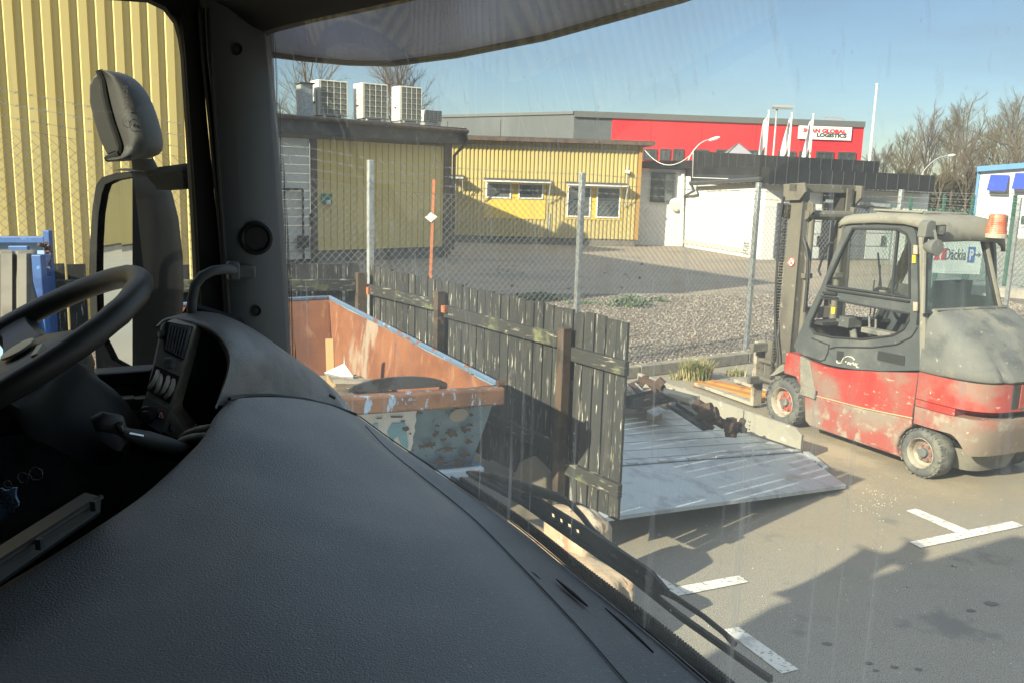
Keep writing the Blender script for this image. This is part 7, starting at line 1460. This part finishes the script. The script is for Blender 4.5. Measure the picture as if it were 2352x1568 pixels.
# wide angle mirror above
gl = [(405, 300), (378, 322), (366, 350), (366, 420), (385, 500), (410, 580), (440, 640), (486, 622), (500, 600), (480, 545), (455, 470), (435, 400), (420, 330)]
sh_o = [(410, 290), (440, 292), (510, 300), (580, 330), (620, 400), (655, 480), (680, 580), (682, 620), (660, 648), (560, 660), (500, 668), (450, 662), (440, 645)]
Yw = 2.12
gface = [MR(x, y, Yw - .02 + (y - 300) * .0001) for x, y in gl]
m = MB(); m.prism(gface, (0, .012, 0)); 
rows = []
lf_ = [(412, 290), (420, 300), (432, 345), (440, 400), (455, 460), (472, 520), (490, 570), (503, 600), (500, 630), (470, 650), (440, 655)]
rg_ = [(415, 288), (500, 296), (560, 318), (610, 372), (640, 430), (664, 500), (678, 560), (683, 605), (672, 640), (600, 662), (450, 668)]
cols_ = []
for f, dy in ((0, -.03), (.2, -.055), (.45, -.06), (.72, -.035), (.92, .02), (1, .07)):
    cols_.append([MR(a[0] + (b[0] - a[0]) * f, a[1] + (b[1] - a[1]) * f, Yw + dy) for a, b in zip(lf_, rg_)])
cols_.append([p + V((-.06, .09, 0)) for p in cols_[-1]])
m2 = MB(); m2.rows(cols_); wsh = m2.build('wide_mirror_housing', MAT['mirrordusty'], cab, smooth=True, autos=80, sub=1)
m.build('wide_mirror_face', MAT['mirrordusty'], wsh, bevel=.004)
m = MB(); pth = [MR(x, y, Yw - .034) for x, y in ((408, 292), (425, 330), (432, 380), (445, 440), (462, 500), (480, 550), (495, 600), (492, 632))]; m.tube(pth, .009, 8); m.tube([MR(440, 655, Yw - .01), MR(480, 640, Yw - .03), MR(495, 630, Yw - .04)], .008, 6); m.build('wide_mirror_gap', MAT['mirrorshell'], wsh)
xa = V((.02, .0, -1)); lettering('SCANIA', .015, MR(517, 402, Yw - .0655), xa, V((1, .1, 0)), MAT['mirrordusty'], wsh, depth=.0012); lettering('E1', .009, MR(524, 500, Yw - .068), V((1, 0, 0)), Zv, MAT['mirrordusty'], wsh, depth=.001)
m = MB(); c = MR(524, 500, Yw - .067); m.tube([c + V((.011 * math.cos(k * .5236), 0, .014 * math.sin(k * .5236))) for k in range(12)], .0008, 4, closed=True); m.build('mould_mark', MAT['mirrordusty'], wsh)
m = MB(); m.rows([[MR(x, y, Yw + .0) for x, y in ((540, 650), (545, 700))], [MR(x, y, Yw - .03) for x, y in ((575, 655), (575, 705))], [MR(x, y, Yw - .0) for x, y in ((620, 655), (635, 700))], [MR(x, y, Yw + .05) for x, y in ((630, 650), (650, 690))]]); m.build('mirror_neck', MAT['mirrorshell'], cab, smooth=True)

# --- wiper lying on the outside of the glass
def WI(x, y, z): return gp(x, y, z)
m = MB(); bl = [(1059, 1085, 1.855), (1150, 1140, 1.853), (1263, 1216, 1.85), (1400, 1290, 1.85), (1532, 1363, 1.85), (1650, 1465, 1.85), (1767, 1566, 1.85), (1800, 1594, 1.85)]
bp = [WI(x, y, z - .0) + TF * .05 - Zv * .03 for x, y, z in bl]
def WQ(x, y, o=.055):   # a plane just outside the foot of the glass
    return PF(x, y, .655 + o)
bpx = [(1059, 1087), (1150, 1146), (1263, 1222), (1400, 1312), (1532, 1396), (1650, 1485), (1764, 1566)]
bp = [WQ(x, y) for x, y in bpx]
ZW = zf(1079, 1032.5, .5975)
def WW(x, y, o=.055): return WQ(*ZW(x, y), o)
def WWs(pts, o=.055): return [WW(*q, o) for q in pts]
m.prism(WWs([(-5, 88), (200, 197), (400, 336), (600, 470), (800, 628), (1113, 848), (1150, 872), (1150, 896), (1113, 872), (800, 650), (600, 490), (400, 355), (200, 214), (-5, 102)], .050), TF * .006); wipr = m.build('wiper', MAT['wiper'], cab)
def rect(x0, y0, x1, y1, sk): return WWs([(x0, y0), (x1, y0 + sk), (x1 + 3, y1 + sk), (x0 + 3, y1)])
m = MB(); m.prism(WWs([(212, 178), (250, 178), (300, 212), (425, 288), (505, 338), (600, 404), (692, 466), (752, 536), (764, 558), (700, 556), (600, 484), (500, 414), (420, 362), (300, 272), (222, 208)]), TF * .006, [rect(302, 236, 324, 258, 10), rect(334, 256, 355, 278, 10), rect(364, 276, 388, 296, 10), rect(396, 298, 419, 318, 9), WWs([(372, 322), (400, 334), (440, 362), (425, 358)]), rect(530, 388, 566, 398, 22), rect(624, 452, 646, 466, 12), rect(656, 470, 686, 484, 18)]); m.build('wiper_bow', MAT['wiper'], wipr)
m = MB(); m.tube(WWs([(757, 548), (800, 572), (900, 640), (980, 705), (1020, 748)], .058), [.005, .004, .0035, .0035, .004], 6); m.build('wiper_tip_bow', MAT['wiper'], wipr, smooth=True)
m = MB(); m.tube(WWs([(-8, 86), (90, 100), (190, 132), (290, 168), (340, 182), (385, 205), (430, 252), (470, 305), (515, 345)], .070), [.004, .006, .008, .0088, .0075, .005, .0045, .0042, .004], 10); m.tube(WWs([(0, 92), (110, 130), (205, 178), (240, 185)], .066), [.004, .0055, .006, .007], 8); m.lathe(WW(228, 184, .066), TF, [(-.008, .010), (.008, .010), (.010, 0)], 12); m.build('wiper_arm', MAT['wiper'], wipr, smooth=True)
